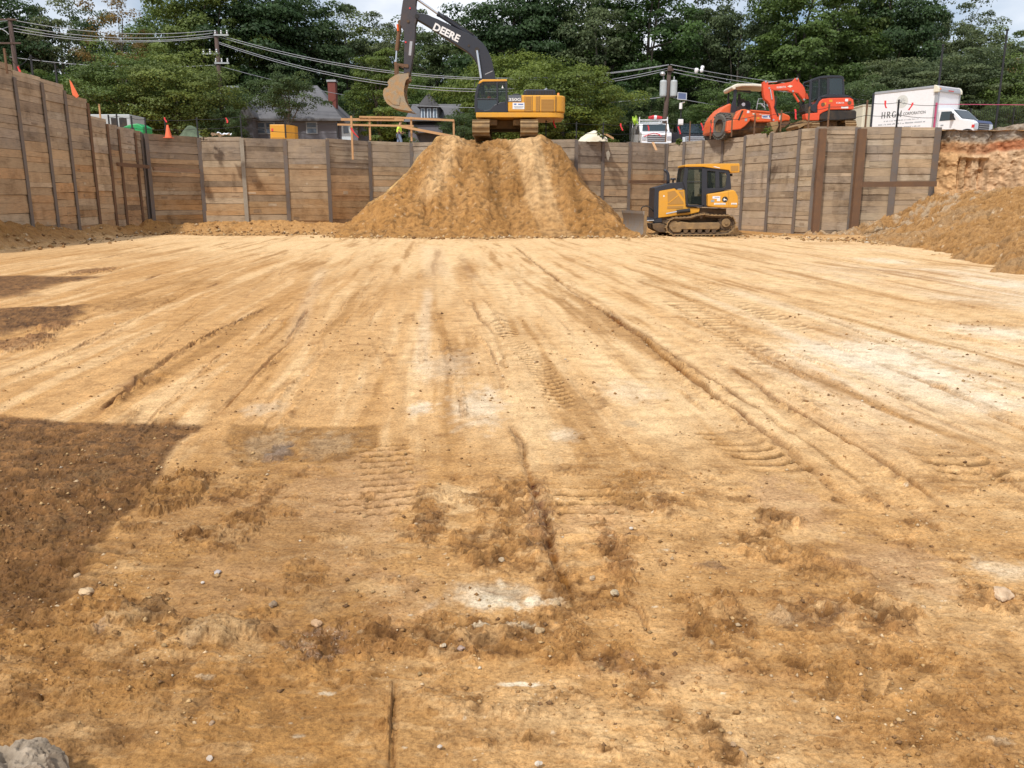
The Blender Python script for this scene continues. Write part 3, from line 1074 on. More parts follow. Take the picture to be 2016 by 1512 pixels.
    tread([(1400, 840), (1470, 880), (1560, 935)], .4, 'arc', .02, .6, 1.2)
    tread([(1250, 540), (1345, 590)], .5, 'bar', .01, .25, 2)
    tread([(1490, 1040), (1700, 1190)], .3, 'bar', .006, .2)
    tread([(1840, 880), (1960, 950)], .5, 'arc', .02, .6, 1.4)
    tread([(60, 1010), (200, 975), (320, 950)], .5, 'arc', .024, .5, 1.0)
    tread([(20, 870), (160, 868)], .4, 'bar', .012, .3, 1.2)
    tread([(40, 1180), (160, 1080), (230, 1000)], .5, 'arc', .014, .35, 1.0)
    tread([(1560, 1300), (1760, 1330), (1900, 1400)], .4, 'arc', .01, .25)

    # crisp cores of the long ruts, over the relief
    for pix, w, dk_, dp in MAIN:
        rut(pix, w, dk_ * .72, dp, 0, C=C_O * .46, wob=.05)
        rut([(x + w * 90, y) for x, y in pix], w * .8, -.22, -.006, 0, C=C_L * 1.1, wob=.03)
    # ---------------- loose soil along the foot of the walls, left heap
    lw = sst(-17.0 + .5 * med, -18.0, X) * sst(26, 33, Y)
    H = H + lw * (.35 + .3 * fbm(X * 1.2, Y * 1.2, 4, 161))
    c = mixa(c, C_O * .75, np.clip(sst(-16.6, -17.5, X + .4 * med) * sst(25, 30, Y), 0, 1) * .8)
    foot = sst(38.6, 40.9, Y + 1.0 * fbm(X * .5, Y * .3, 4, 171)) * (X < 11)
    H = H + foot * (.12 + .30 * fbm(X * .9, Y * .9, 4, 181) + .12 * fbm(X * 4, Y * 4, 3, 191) + sst(39, 42, Y) * .18)
    c = mixa(c, C_O * .80, sst(37.2, 38.6, Y + .8 * fbm(X * .6, Y * .5, 3, 172)) * .85)
    # left foreground-left heap (dark lumpy soil by the left wall)
    d = np.hypot((X + 19.2) / 2.6, (Y - 27.5) / 7.0) + .25 * med
    k = 1 - sst(.55, 1.15, d)
    H = H + k * (.55 + .35 * fbm(X * 1.5, Y * 1.5, 4, 201))
    c = mixa(c, C_O * .62, (1 - sst(.7, 1.25, d)) * .85)
    # right foot of the slope
    k = sst(-.2, .7, (X - (11.5 + (38 - Y) * .28)) + .5 * med) * sst(28, 33, Y)
    c = mixa(c, C_O, k * .5)
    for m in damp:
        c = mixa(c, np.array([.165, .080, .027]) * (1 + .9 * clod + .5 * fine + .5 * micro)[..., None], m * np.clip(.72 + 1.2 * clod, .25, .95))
    wet = wet * sst(-.05, .2, fbm(X * 20, Y * 26, 3, 271))
    H = H - .012 * sst(.3, .9, wet)
    c = c * (1 - near[..., None] * np.array([.07, .08, .11]))
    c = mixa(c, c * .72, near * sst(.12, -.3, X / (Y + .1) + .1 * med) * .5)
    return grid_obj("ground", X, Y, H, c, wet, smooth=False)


MAIN = [([(165, 832), (270, 750), (350, 690), (400, 665), (440, 645), (540, 598)], .040, .7, .02),
        ([(405, 832), (470, 770), (560, 680), (605, 605)], .02, .5, .012),
        ([(1005, 478), (1070, 530), (1120, 570), (1170, 602), (1250, 655), (1310, 705), (1380, 760), (1440, 800), (1520, 860), (1600, 925),
          (1680, 1000), (1760, 1060), (1850, 1125)], .040, .8, .03),
        ([(1180, 600), (1240, 640), (1340, 705), (1400, 745), (1500, 810), (1600, 880), (1720, 975), (1830, 1075)], .024, .55, .015),
        ([(1425, 718), (1540, 790), (1640, 850), (1700, 885), (1780, 940), (1850, 990), (1910, 1022)], .030, .75, .025),
        ([(1300, 640), (1420, 700), (1560, 770), (1740, 860), (1950, 960)], .02, .4, .01),
        ([(1560, 690), (1700, 750), (1860, 820), (2040, 900)], .03, .5, .012),
        ([(1430, 560), (1600, 620), (1800, 690), (2040, 780)], .04, .35, .01),
        ([(1300, 500), (1480, 560), (1700, 620)], .05, .3, .01),
        ([(1008, 830), (1025, 890), (1045, 950), (1072, 1030), (1100, 1120), (1125, 1190)], .022, .5, .015),
        ([(925, 590), (945, 625), (975, 665), (1000, 740)], .03, .5, .015),
        ([(0, 748), (100, 708), (250, 635), (400, 560)], .025, .45, .012),
        ([(640, 700), (700, 600), (745, 520)], .03, .25, .008), ([(500, 700), (590, 600), (650, 530)], .03, .25, .008),
        ([(1240, 1175), (1275, 1237)], .006, .7, .01), ([(776, 1325), (780, 1420), (778, 1525)], .006, .6, .012)]
ground = tag(build_ground(), kind='structure')
base = MB()
base.add([(-160, -60, -.25), (160, -60, -.25), (160, 46.6, -.25), (-160, 46.6, -.25)], [(0, 1, 2, 3)])
gb = base.build("ground", 'soil')
_a = gb.data.color_attributes.new("soil", 'FLOAT_COLOR', 'POINT')
for _i in range(4):
    _a.data[_i].color = (*C_M, 1)
tag(gb, kind='structure')

# ------------------------------------------------------------------ the soil ramp
_RZ = []                                      # silhouette of the ramp seen in elevation, (z, left x, right x) near y = 41
for (pl, pyl), (pr, pyr) in zip([(868, 270), (848, 285), (822, 315), (797, 345), (765, 380), (728, 410), (694, 436), (668, 455)],
                                [(1078, 272), (1096, 290), (1114, 315), (1134, 345), (1156, 375), (1185, 405), (1214, 432), (1252, 452)]):
    a, b = P(pl, pyl, 40.6), P(pr, pyr, 40.6)
    _RZ.append((min(a.z, b.z) * .5 + max(a.z, b.z) * .5, a.x, b.x))
_RZ.sort()


def build_ramp():
    xs = np.linspace(-10.5, 8.0, 560)
    ys = np.linspace(34.2, 46.5, 380)
    Y, X = np.meshgrid(ys, xs, indexing='ij')
    zs = np.array([r[0] for r in _RZ])
    xl = np.array([r[1] for r in _RZ])
    xr = np.array([r[2] for r in _RZ])
    wob = .35 * fbm(X * .5, Y * .5, 3, 301)
    per = 40.6 / np.clip(Y + .6, 34, 42)
    zl = np.interp((X + wob) * per, np.concatenate([[xl[0] - 1.0], xl]), np.concatenate([[-1.2], zs]))
    zr = np.interp(-(X + wob) * per, np.concatenate([[-xr[0] - 1.0], -xr]), np.concatenate([[-1.2], zs]))
    yf = Y + .6 * fbm(X * .45, Y * .2, 3, 305) + .25 * fbm(X * 2.5, Y * .8, 3, 306)
    zf = np.interp(yf, [34.2, 35.4, 36.6, 37.6, 39.2, 41.2, 47], [-.45, -.1, .35, 1.1, 2.75, 4.62, 4.72])
    top = 4.66 + 0 * X
    Z = np.minimum(np.minimum(zl, zr), np.minimum(zf, top))
    # soften the ridges
    for _ in range(2):
        Z[1:-1, 1:-1] = (Z[1:-1, 1:-1] * 2 + Z[:-2, 1:-1] + Z[2:, 1:-1] + Z[1:-1, :-2] + Z[1:-1, 2:]) / 6
    side = sst(.0, .5, np.minimum(zf, top) - np.minimum(zl, zr))     # 1 on the flanks
    onl = (zl < zr)
    med = fbm(X * 1.1, Y * 1.1 + Z, 4, 311)
    fine = fbm(X * 5, (Y + Z) * 5, 4, 321)
    lump = fbm(X * 2.4, (Y + Z) * 2.4, 4, 331)
    down = fbm(X * 2.2 + .5 * med, (Y + Z) * .25, 4, 341)              # furrows running down the face
    H = .08 * lump + .035 * fine + .15 * down + .24 * fbm(X * .7, (Y + Z) * .6, 3, 333) + .02 * fbm(X * 9, (Y + Z) * 6, 3, 325)
    c = np.zeros(X.shape + (3,)) + C_M * .60
    c = mixa(c, C_O * .60, sst(-.3, .4, med))
    c = mixa(c, C_O * .75, sst(.1, .6, down) * .5)
    # the two track bands and the pale band between them: they run down and slightly to the right
    s = X - (-.3) - (41.2 - Y) * .30
    wb = .12 * fbm(X * 1.5, Y * 1.5, 3, 351)
    front = (1 - side)
    pale = sst(-.05, .18, s + wb) * (1 - sst(1.25, 1.5, s + wb)) * front
    trk = (np.exp(-((s + 1.35) / .42) ** 2) + np.exp(-((s - 2.2) / .42) ** 2)) * front
    c = mixa(c, C_L * .80, pale * (.55 + .3 * np.clip(down, -1, 1)))
    H = H - .10 * trk + .05 * trk * np.sin(2 * math.pi * (Y + Z * .8) / .28)
    H = H * (1 - .7 * pale)
    c = mixa(c, C_O * .48, np.clip(trk, 0, 1) * .8)
    c = mixa(c, C_O * .80, sst(-1.6, -3.2, s) * front * .35)
    # left flank: pale fresh slips
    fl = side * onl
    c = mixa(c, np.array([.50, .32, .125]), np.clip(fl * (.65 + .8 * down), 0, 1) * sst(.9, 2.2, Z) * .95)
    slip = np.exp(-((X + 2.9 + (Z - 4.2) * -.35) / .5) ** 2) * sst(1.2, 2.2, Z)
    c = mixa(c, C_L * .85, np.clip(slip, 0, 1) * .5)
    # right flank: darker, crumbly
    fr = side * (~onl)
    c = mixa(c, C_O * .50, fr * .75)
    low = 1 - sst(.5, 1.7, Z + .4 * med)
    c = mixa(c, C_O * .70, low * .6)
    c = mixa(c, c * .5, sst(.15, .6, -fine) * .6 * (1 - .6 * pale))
    c = c * (1 + .35 * fine)[..., None]
    speck = sst(.62, .7, fbm(X * 7, (Y + Z) * 7, 2, 361))
    c = mixa(c, C_W, speck * .2 * (1 - pale))
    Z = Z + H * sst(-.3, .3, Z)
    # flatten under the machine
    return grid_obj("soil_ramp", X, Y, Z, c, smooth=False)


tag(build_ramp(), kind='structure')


# ------------------------------------------------------------------ the spoil slope at the right
def build_slope():
    xs = np.linspace(10.5, 34, 640)
    ys = np.linspace(16, 40.5, 560)
    Y, X = np.meshgrid(ys, xs, indexing='ij')
    med = fbm(X * .7, Y * .7, 4, 411)
    # toe line on the ground (from the photo) and the rise behind it
    toe = [G(1600, 462), G(1660, 464), G(1760, 478), G(1880, 503), G(2016, 541), G(2200, 600)]
    ty = np.array([t.y for t in toe])[::-1]
    tx = np.array([t.x for t in toe])[::-1]
    xt = np.interp(Y, ty, tx)
    d = (X - xt + .45) * .80 + .55 * med + .35 * fbm(X * 2.2, Y * 2.2, 4, 415) + .1 * (Y - 30) * 0
    H0 = np.interp(d, [-3, 0, .6, 2.2, 4.5, 7.0, 9.5, 12], [-.9, -.12, .15, .95, 1.9, 2.25, 2.4, 2.5])
    H0 = H0 - sst(36.0, 33.8, Y) * 0
    # lower trough along the shored wall
    H0 = H0 - .9 * sst(33.2, 36.2, Y) * sst(13.5, 15.5, X) * (1 - sst(17.6, 20.5, X)) * .6
    lump = fbm(X * 2.6, Y * 2.6, 5, 421, .6)
    fine = fbm(X * 9, Y * 9, 4, 431, .6)
    Z = H0 + (.13 * lump + .10 * fine + .14 * fbm(X * .8, Y * .8, 3, 443) + .10 * np.clip(fbm(X * .5 + Y * .9, Y * .2, 3, 441), -1, 1)) * sst(-.3, .4, d)
    c = np.zeros(X.shape + (3,)) + C_M * .60
    c = mixa(c, C_O * .62, sst(-.3, .4, lump) * .6)
    c = mixa(c, C_O * .45, sst(.0, .5, -fine) * .7)
    c = mixa(c, C_G * .8, sst(.1, .5, med) * .4)
    c = mixa(c, C_W * .62, sst(34.4, 35.8, Y + .9 * med) * sst(.1, .5, lump + .1) * .5)
    c = mixa(c, C_W, sst(.66, .74, fbm(X * 8, Y * 8, 2, 451)) * .4)
    c = c * (1 + .28 * fine)[..., None]
    return grid_obj("dirt_slope", X, Y, Z, c, smooth=False)


tag(build_slope(), kind='structure')

# ================================================================== SHORED WALLS
def top_at(px, py, ztop):
    """where the sight line of a photo pixel meets the height ztop"""
    p = G(px, py, ztop)
    return p


B_GREY = (0.33, 0.265, 0.205)
B_TAN = (0.41, 0.295, 0.18)
B_ORG = (0.44, 0.25, 0.115)
B_DK = (0.16, 0.112, 0.075)
B_PALE = (0.50, 0.42, 0.31)


def lerp3(a, b, t):
    return tuple(a[i] * (1 - t) + b[i] * t for i in range(3))


def board_panel(parent, A, B, zb, zt, setback, style, seed):
    """stack of rough boards between two piles, each board with its own height, sag and colour"""
    rnd = random.Random(seed)
    A, B = Vector(A), Vector(B)
    d = Vector((B.x - A.x, B.y - A.y, 0))
    L = d.length
    d.normalize()
    nrm = Vector((d.y, -d.x, 0))
    mb = MB()
    tone = []
    z = zb
    # dark packed soil behind the boards
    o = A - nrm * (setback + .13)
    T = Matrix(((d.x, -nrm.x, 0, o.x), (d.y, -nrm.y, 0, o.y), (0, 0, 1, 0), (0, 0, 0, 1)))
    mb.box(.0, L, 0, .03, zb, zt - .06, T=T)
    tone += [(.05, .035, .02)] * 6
    zt = zt + (rnd.uniform(-.06, .05) if zt > 1 else 0)
    pk_, gk_ = rnd.uniform(.84, 1.14), rnd.random() ** 2 * .5
    split = zt - rnd.uniform(1.2, 1.7) if style != 'left' else rnd.uniform(3.3, 3.8)
    while z < zt - .04:
        h = min(rnd.choice([.19, .24, .29, .29, .34, .38]), zt - z)
        if zt - z - h < .08:
            h = zt - z
        up = z > split
        if up:
            c = lerp3(B_GREY, B_TAN, rnd.random() * .7) if style != 'org' else lerp3(B_GREY, B_DK, rnd.random() * .5)
        else:
            c = lerp3(B_TAN, B_ORG, rnd.random()) if style != 'right' else lerp3(B_TAN, B_GREY, rnd.random())
            if style == 'org' and z < 1.4:
                c = lerp3(c, (.42, .24, .095), .55)
        r = rnd.random()
        if r < .10:
            c = lerp3(c, B_DK, .65)
        elif r < .22:
            c = lerp3(c, B_PALE, .55)
        k_ = rnd.uniform(.88, 1.12) * pk_
        c = lerp3(tuple(v * k_ for v in c), (.27, .225, .185), gk_ * (1 if up else .5))
        ya = rnd.uniform(-.018, .022)
        tilt = rnd.uniform(-.012, .012)
        g = rnd.uniform(.003, .012)
        yo = -.11 + ya
        z0, z1 = z + g, z + h
        segs = 1 if rnd.random() < .75 else 2
        cuts = [0, L] if segs == 1 else [0, L * rnd.uniform(.3, .7), L]
        for i in range(len(cuts) - 1):
            x0, x1 = cuts[i] + (.006 if i else 0), cuts[i + 1]
            k_ = rnd.uniform(.8, 1.2)
            cc = c if i == 0 else tuple(v * k_ for v in c)
            vs = [(x0, yo, z0 + tilt), (x1, yo, z0 - tilt), (x1, yo + .1, z0 - tilt), (x0, yo + .1, z0 + tilt),
                  (x0, yo + rnd.uniform(0, .012), z1 + tilt), (x1, yo + rnd.uniform(0, .012), z1 - tilt), (x1, yo + .1, z1 - tilt), (x0, yo + .1, z1 + tilt)]
            mb.add(vs, [(0, 3, 2, 1), (4, 5, 6, 7), (0, 1, 5, 4), (1, 2, 6, 5), (2, 3, 7, 6), (3, 0, 4, 7)], 0, T)
            tone.extend([cc] * 6)
        # knots, gouges and splinters as real small slabs
        if rnd.random() < .35:
            xx = rnd.uniform(.1, max(.2, L - .5))
            ww = rnd.uniform(.1, .45)
            hh = rnd.uniform(.02, h * .5)
            mb.box(xx, min(L - .02, xx + ww), yo - .006, yo + .02, z0 + h * .2, z0 + h * .2 + hh, T=T)
            tone.extend([lerp3(c, B_DK if rnd.random() < .7 else B_PALE, .6)] * 6)
        z += h
    ob = mb.build("board_panel", 'board', parent, tone=tone)
    return ob


def h_pile(parent, p, d, zb, zt, w=.20, mat='pile_grey', depth=.2, lean=0.0):
    d = Vector((d[0], d[1], 0)).normalized()
    nrm = Vector((d.y, -d.x, 0))
    o = Vector((p[0], p[1], 0))
    T = Matrix(((d.x, -nrm.x, 0, o.x), (d.y, -nrm.y, 0, o.y), (0, 0, 1, 0), (0, 0, 0, 1)))
    mb = MB()
    mb.box(-w / 2, w / 2, -.012, .012, zb, zt, T=T)            # front flange
    mb.box(-.01, .01, .012, depth - .012, zb, zt - .01, T=T)    # web
    mb.box(-w / 2, w / 2, depth - .012, depth + .012, zb, zt, T=T)
    return mb.build("steel_pile", mat, parent)


def wall_run(root, pts, style, seed, mats=None, zb=-.5, widths=None, skip=()):
    """pts: (x, y, ztop of the pile, ztop of the boards to its right)"""
    o = root.location
    n = len(pts)
    for i, p in enumerate(pts):
        a = pts[max(0, i - 1)]
        b = pts[min(n - 1, i + 1)]
        d = (b[0] - a[0], b[1] - a[1])
        mt = mats.get(i, 'pile_grey') if mats else 'pile_grey'
        w = widths.get(i, .2) if widths else .2
        h_pile(root, (p[0] - o.x, p[1] - o.y), d, zb, p[2], w, mt)
        if i < n - 1 and i not in skip:
            board_panel(root, (p[0] - o.x, p[1] - o.y, 0), (b[0] - o.x, b[1] - o.y, 0), zb, p[3], .02, style, seed + i * 7)


ZW = 4.75
# --- left wall: constant x, seen from pile columns in the photo
XL = -18.2
LP = []
_tops = [6.55, 6.5, 6.42, 6.3]
for px, D, zt, zbd in [(-330, 22.0, 6.6, 6.6), (-235, 23.8, 6.6, 6.6), (-160, 25.6, 6.5, 6.6), (-85, 27.4, 6.45, 6.4), (-25, 29.3, 6.4, 6.35)]:
    LP.append((XL, D, zt, zbd))
for px, py, zbd in [(28.6, 152, 6.2), (82.5, 163, 6.15), (127, 178, 5.85), (173, 203, 5.12), (211, 244, 4.92), (233, 254, 4.86), (266, 262, 4.8)]:
    dd = ray(px, py)
    t = XL / dd[0]
    LP.append((XL, dd[1] * t, EYE + dd[2] * t, zbd))
cx, cy = XL, P(308, 270, 42.2).y
wl_root = thing("shoring_wall", (XL, 36, 0), "tall timber lagging wall on the left side, its top stepping down to the corner", "shoring wall",
                group="timber lagging walls round the pit")
wall_run(wl_root, LP + [(XL + .02, cy - .1, 4.8, 4.75)], 'left', 100, {5: 'pile_grey', 8: 'rust', 9: 'rust', 10: 'rust', 11: 'rust'})

# --- back wall
BP = [(XL + .2, cy, 4.75, 4.75)]
for px, py in [(391, 270), (475, 270), (560, 272), (644, 273), (727, 278), (809.5, 281)]:
    q = top_at(px, py, ZW)
    BP.append((q.x, q.y, q.z - .03, ZW + (0.0 if px < 720 else .06)))
q0, q1 = BP[-1], top_at(1135, 275, ZW)
for k in range(1, 4):
    t = k / 4
    BP.append((q0[0] * (1 - t) + q1.x * t, q0[1] * (1 - t) + q1.y * t, ZW - .1, ZW))
for px, py in [(1135, 275), (1188, 278), (1241, 279), (1312, 283)]:
    q = top_at(px, py, ZW)
    BP.append((q.x, q.y, q.z, ZW - .02))
wb_root = thing("shoring_wall", (0, 42, 0), "long timber lagging wall across the back of the pit, behind the soil ramp", "shoring wall",
                group="timber lagging walls round the pit")
wall_run(wb_root, BP, 'org', 300, {2: 'pile_pale', 5: 'pile_grey'})
# --- right return and right wall
RP = [BP[-1]]
for px, py in [(1347, 280), (1385, 277), (1423, 273), (1467, 268), (1519, 262), (1575, 255), (1610, 252)]:
    q = top_at(px, py, ZW)
    RP.append((q.x, q.y, ZW + .02, ZW + .03))
for px, py in [(1690, 252), (1769, 251), (1848, 252)]:
    q = top_at(px, py, ZW)
    RP.append((q.x, q.y, ZW + .03, ZW + .03))
wr_root = thing("shoring_wall", (14, 38, 0), "grey timber lagging wall at the right, between the bulldozer and the bare soil bank", "shoring wall",
                group="timber lagging walls round the pit")
RP[0] = (RP[0][0] + .05, RP[0][1] - .05, ZW, ZW)
wall_run(wr_root, RP, 'right', 500, {}, widths={8: .26, 9: .30, 10: .32})
# wide rusty columns standing against the right wall, and the horizontal walers
for px, D, w in [(1621, RP[7][1] + .1, .30), (1699, RP[8][1] + .1, .34)]:
    t_ = P(px, 258, D - .4)
    mb = MB()
    mb.box(-w / 2, w / 2, 0, .25, -.3, 4.70)
    ob = mb.build("rusty_column", 'rust', wr_root)
    ob.location = Vector((t_.x, D - .45, 0)) - wr_root.location


def beam(root, a, b, h, mat, name="waler_beam"):
    a, b = Vector(a) - root.location, Vector(b) - root.location
    mb = MB()
    d = (b - a).normalized()
    n_ = Vector((-d.y, d.x, 0))
    vs = []
    for p in (a, b):
        for (s, z) in ((0, -h / 2), (.1, -h / 2), (.1, h / 2), (0, h / 2)):
            vs.append(p - n_ * .0 + Vector((-n_.x * s, -n_.y * s, z)))
    mb.add(vs, [(0, 1, 2, 3), (7, 6, 5, 4), (0, 4, 5, 1), (1, 5, 6, 2), (2, 6, 7, 3), (3, 7, 4, 0)])
    return mb.build(name, mat, root)


beam(wr_root, P(1697, 363, 36.05), P(1842, 362, 36.2), .22, 'rust')
beam(wb_root, P(302, 332, 41.7), P(394, 337, 41.6), .18, 'rust')
beam(wl_root, (XL + .25, 38.6, 3.15), (XL + .25, 41.9, 3.15), .16, 'rust')
beam(wb_root, P(1237, 358, 44.6), P(1310, 358, 46.3), .16, 'rust')
# pale splashes of grout low on the back wall
for px, py in [(655, 308), (716, 310), (821, 312), (1197, 305)]:
    q = P(px, py, 0.0001 + BP[5][1] - .18 if px < 1000 else 43.2)
    mb = MB()
    n_ = 9
    rnd = random.Random(px)
    ring = [(.10 * rnd.uniform(.6, 1.2) * math.cos(6.283 * k / n_), .27 * rnd.uniform(.6, 1.2) * math.sin(6.283 * k / n_)) for k in range(n_)]
    mb.prism(ring, -.03, .02)
    ob = mb.build("grout_splash", 'pile_pale', wb_root)
    ob.location = q - wb_root.location


# ------------------------------------------------------------------ the bare bank at the right
def build_bank():
    a = Vector((RP[-1][0] + .15, RP[-1][1] + .15))
    path = [(a.x, a.y), (21.5, 35.6), (24.5, 34.2), (28.5, 31.8), (36, 29.5)]
    seg = [0]
    for p, q in zip(path[:-1], path[1:]):
        seg.append(seg[-1] + math.hypot(q[0] - p[0], q[1] - p[1]))
    ns, nz = 520, 200
    S, V = np.meshgrid(np.linspace(0, seg[-1], ns), np.linspace(-.12, 1, nz), indexing='xy')
    px = np.interp(S, seg, [p[0] for p in path])
    py = np.interp(S, seg, [p[1] for p in path])
    ztop = np.interp(S, [0, 1.0, 2.3, 3.2, 4.6, 9, 20], [4.72, 4.62, 4.55, 4.62, 4.8, 5.2, 5.6]) + .10 * fbm(S * 1.5, S * 0, 3, 601)
    Zc = .4 + (ztop - .4) * V
    rel = (ztop - Zc)                      # depth below the brink
    med = fbm(S * .9, Zc * 1.1, 4, 611)
    fur = fbm(S * 3.0 + .5 * med, Zc * .5, 4, 621)
    fine = fbm(S * 7, Zc * 7, 4, 631, .6)
    blk = 1 - np.abs(fbm(S * 1.6, Zc * 1.6, 3, 641)) * 2
    off = .15 * med + .14 * fur + .08 * fine + .12 * blk
    # overhanging clay band, sloping lower face
    off = off - .30 * (1 - sst(.9, 1.15, rel)) + .55 * sst(1.5, 4.0, rel)
    # dug pocket with vertical scrapes
    pk = sst(1.0, 1.15, S) * (1 - sst(2.35, 2.5, S)) * sst(1.15, 1.3, rel) * (1 - sst(2.5, 2.9, rel))
    off = off - .30 * pk + .12 * pk * np.sign(np.sin(S * 11))
    X = px - off * .35
    Y = py - off
    c = np.zeros(S.shape + (3,)) + np.array([.54, .35, .20])
    pale = np.array([.60, .43, .27])
    c = mixa(c, pale, sst(-.2, .5, fur) * .7)
    c = mixa(c, np.array([.46, .27, .12]), (1 - sst(.9, 2.2, S + .5 * med)) * .75)
    clay = sst(.55, .68, rel + .12 * med) * (1 - sst(.95, 1.1, rel + .1 * med))
    c = mixa(c, np.array([.36, .135, .06]), clay * (.4 + .55 * sst(1.4, 3.0, S)))
    rub = 1 - sst(.45, .65, rel + .15 * med)
    g = np.array([.30, .255, .205])
    c = mixa(c, g, rub * .95)
    c = mixa(c, np.array([.16, .14, .125]), rub * sst(.0, .4, fine) * .7)
    dk = (1 - sst(.5, 1.0, np.hypot((S - 5.3) / 1.2, (rel - 2.5) / .65) + .3 * med))
    c = mixa(c, np.array([.24, .20, .17]), dk * .8)
    c = mixa(c, np.array([.34, .29, .24]), sst(3.0, 3.4, rel + .4 * med) * .4 * (S < 3))
    c = mixa(c, c * .6, pk * .45 * (np.sin(S * 11) > .3))
    c = c * (1 + .25 * fine)[..., None]
    return grid_obj("soil_bank", X, Y, Zc, c, mat='bank'), path


bank, bank_path = build_bank()
tag(bank, kind='structure')


# ------------------------------------------------------------------ upper ground behind the walls
def upper():
    inner = [(-18.6, 8, 6.4), (-18.6, 22, 6.4)]
    inner += [(-18.6, p[1], p[3] - .08) for p in LP[:-1]]
    inner += [(-18.6, cy + .4, 4.68)]
    inner += [(p[0], p[1] + .25, 4.66) for p in BP[1:]]
    inner += [(p[0] + .25, p[1] + .22, 4.68) for p in RP[1:8]]
    inner += [(p[0], p[1] + .25, 4.68) for p in RP[8:]]
    inner += [(q[0], q[1] + .15, z) for q, z in zip(bank_path[1:], (4.4, 4.6, 4.9, 5.2))]
    dist = [0, .3, .8, 1.6, 3, 5, 8, 12, 18, 30, 60, 140, 400]
    out = []
    n = len(inner)
    for i, p in enumerate(inner):
        a, b = inner[max(0, i - 1)], inner[min(n - 1, i + 1)]
        ang = None
        if p[1] < cy and p[0] < -18:
            d = Vector((-1, 0))
        elif p[0] < -17.8:
            d = Vector((-.7, .7)).normalized()
        elif p[0] < 12:
            d = Vector((p[0] * .004, 1)).normalized()
        else:
            d = Vector((min(.9, (p[0] - 12) * .06), 1)).normalized()
        out.append(d)
    rows, cs = [], []
    for i, p in enumerate(inner):
        row = []
        for k, t in enumerate(dist):
            z = p[2] + (0 if k < 2 else (4.7 - p[2]) * min(1, t / 40.0)) + (0 if t < 60 else (t - 60) * .0)
            row.append((p[0] + out[i].x * t, p[1] + out[i].y * t, z))
        rows.append(row)
    A = np.array(rows)
    # refine along the wall line
    idx = np.linspace(0, n - 1, 420)
    A2 = np.stack([[np.interp(idx, np.arange(n), A[:, k, j]) for j in range(3)] for k in range(len(dist))])   # k,3,ns
    kk = np.linspace(0, len(dist) - 1, 90)
    X = np.stack([np.array([np.interp(kk, np.arange(len(dist)), A2[:, 0, s]) for s in range(420)]).T])[0]
    Y = np.stack([np.array([np.interp(kk, np.arange(len(dist)), A2[:, 1, s]) for s in range(420)]).T])[0]
    Z = np.stack([np.array([np.interp(kk, np.arange(len(dist)), A2[:, 2, s]) for s in range(420)]).T])[0]
    Z = Z + .06 * fbm(X * 1.3, Y * 1.3, 4, 701) + .04 * fbm(X * 6, Y * 6, 2, 703)
    c = np.zeros(X.shape + (3,)) + C_M * .95
    c = mixa(c, C_G, sst(-.2, .4, fbm(X * .4, Y * .4, 3, 705)) * .6)
    far = sst(66, 74, Y)
    c = mixa(c, np.array([.05, .07, .025]), far)
    return grid_obj("upper_ground", X, Y, Z, c)


tag(upper(), kind='structure')

# ================================================================== MACHINES
M['numpan'] = paint("grey_panel", (0.10, 0.115, 0.14), 0.45, 0, 0.05)
class Tr:
    """reads an outline off an enlarged crop of the photo at a given depth and gives machine-local (x, z) metres"""
    def __init__(s, x0, y0, k, D, origin):
        s.x0, s.y0, s.k, s.D, s.o = x0, y0, k, D, Vector(origin)

    def __call__(s, *pts):
        r = []
        for cx_, cy_ in pts:
            q = P(s.x0 + cx_ / s.k, s.y0 + cy_ / s.k, s.D)
            r.append((q.x - s.o.x, q.z - s.o.z))
        return r

    def one(s, cx_, cy_):
        return s((cx_, cy_))[0]


def ring(pr, t):
    """outline shrunk toward its centre"""
    mx = sum(p[0] for p in pr) / len(pr)
    mz = sum(p[1] for p in pr) / len(pr)
    return [(mx + (x - mx) * t, mz + (z - mz) * t) for x, z in pr]


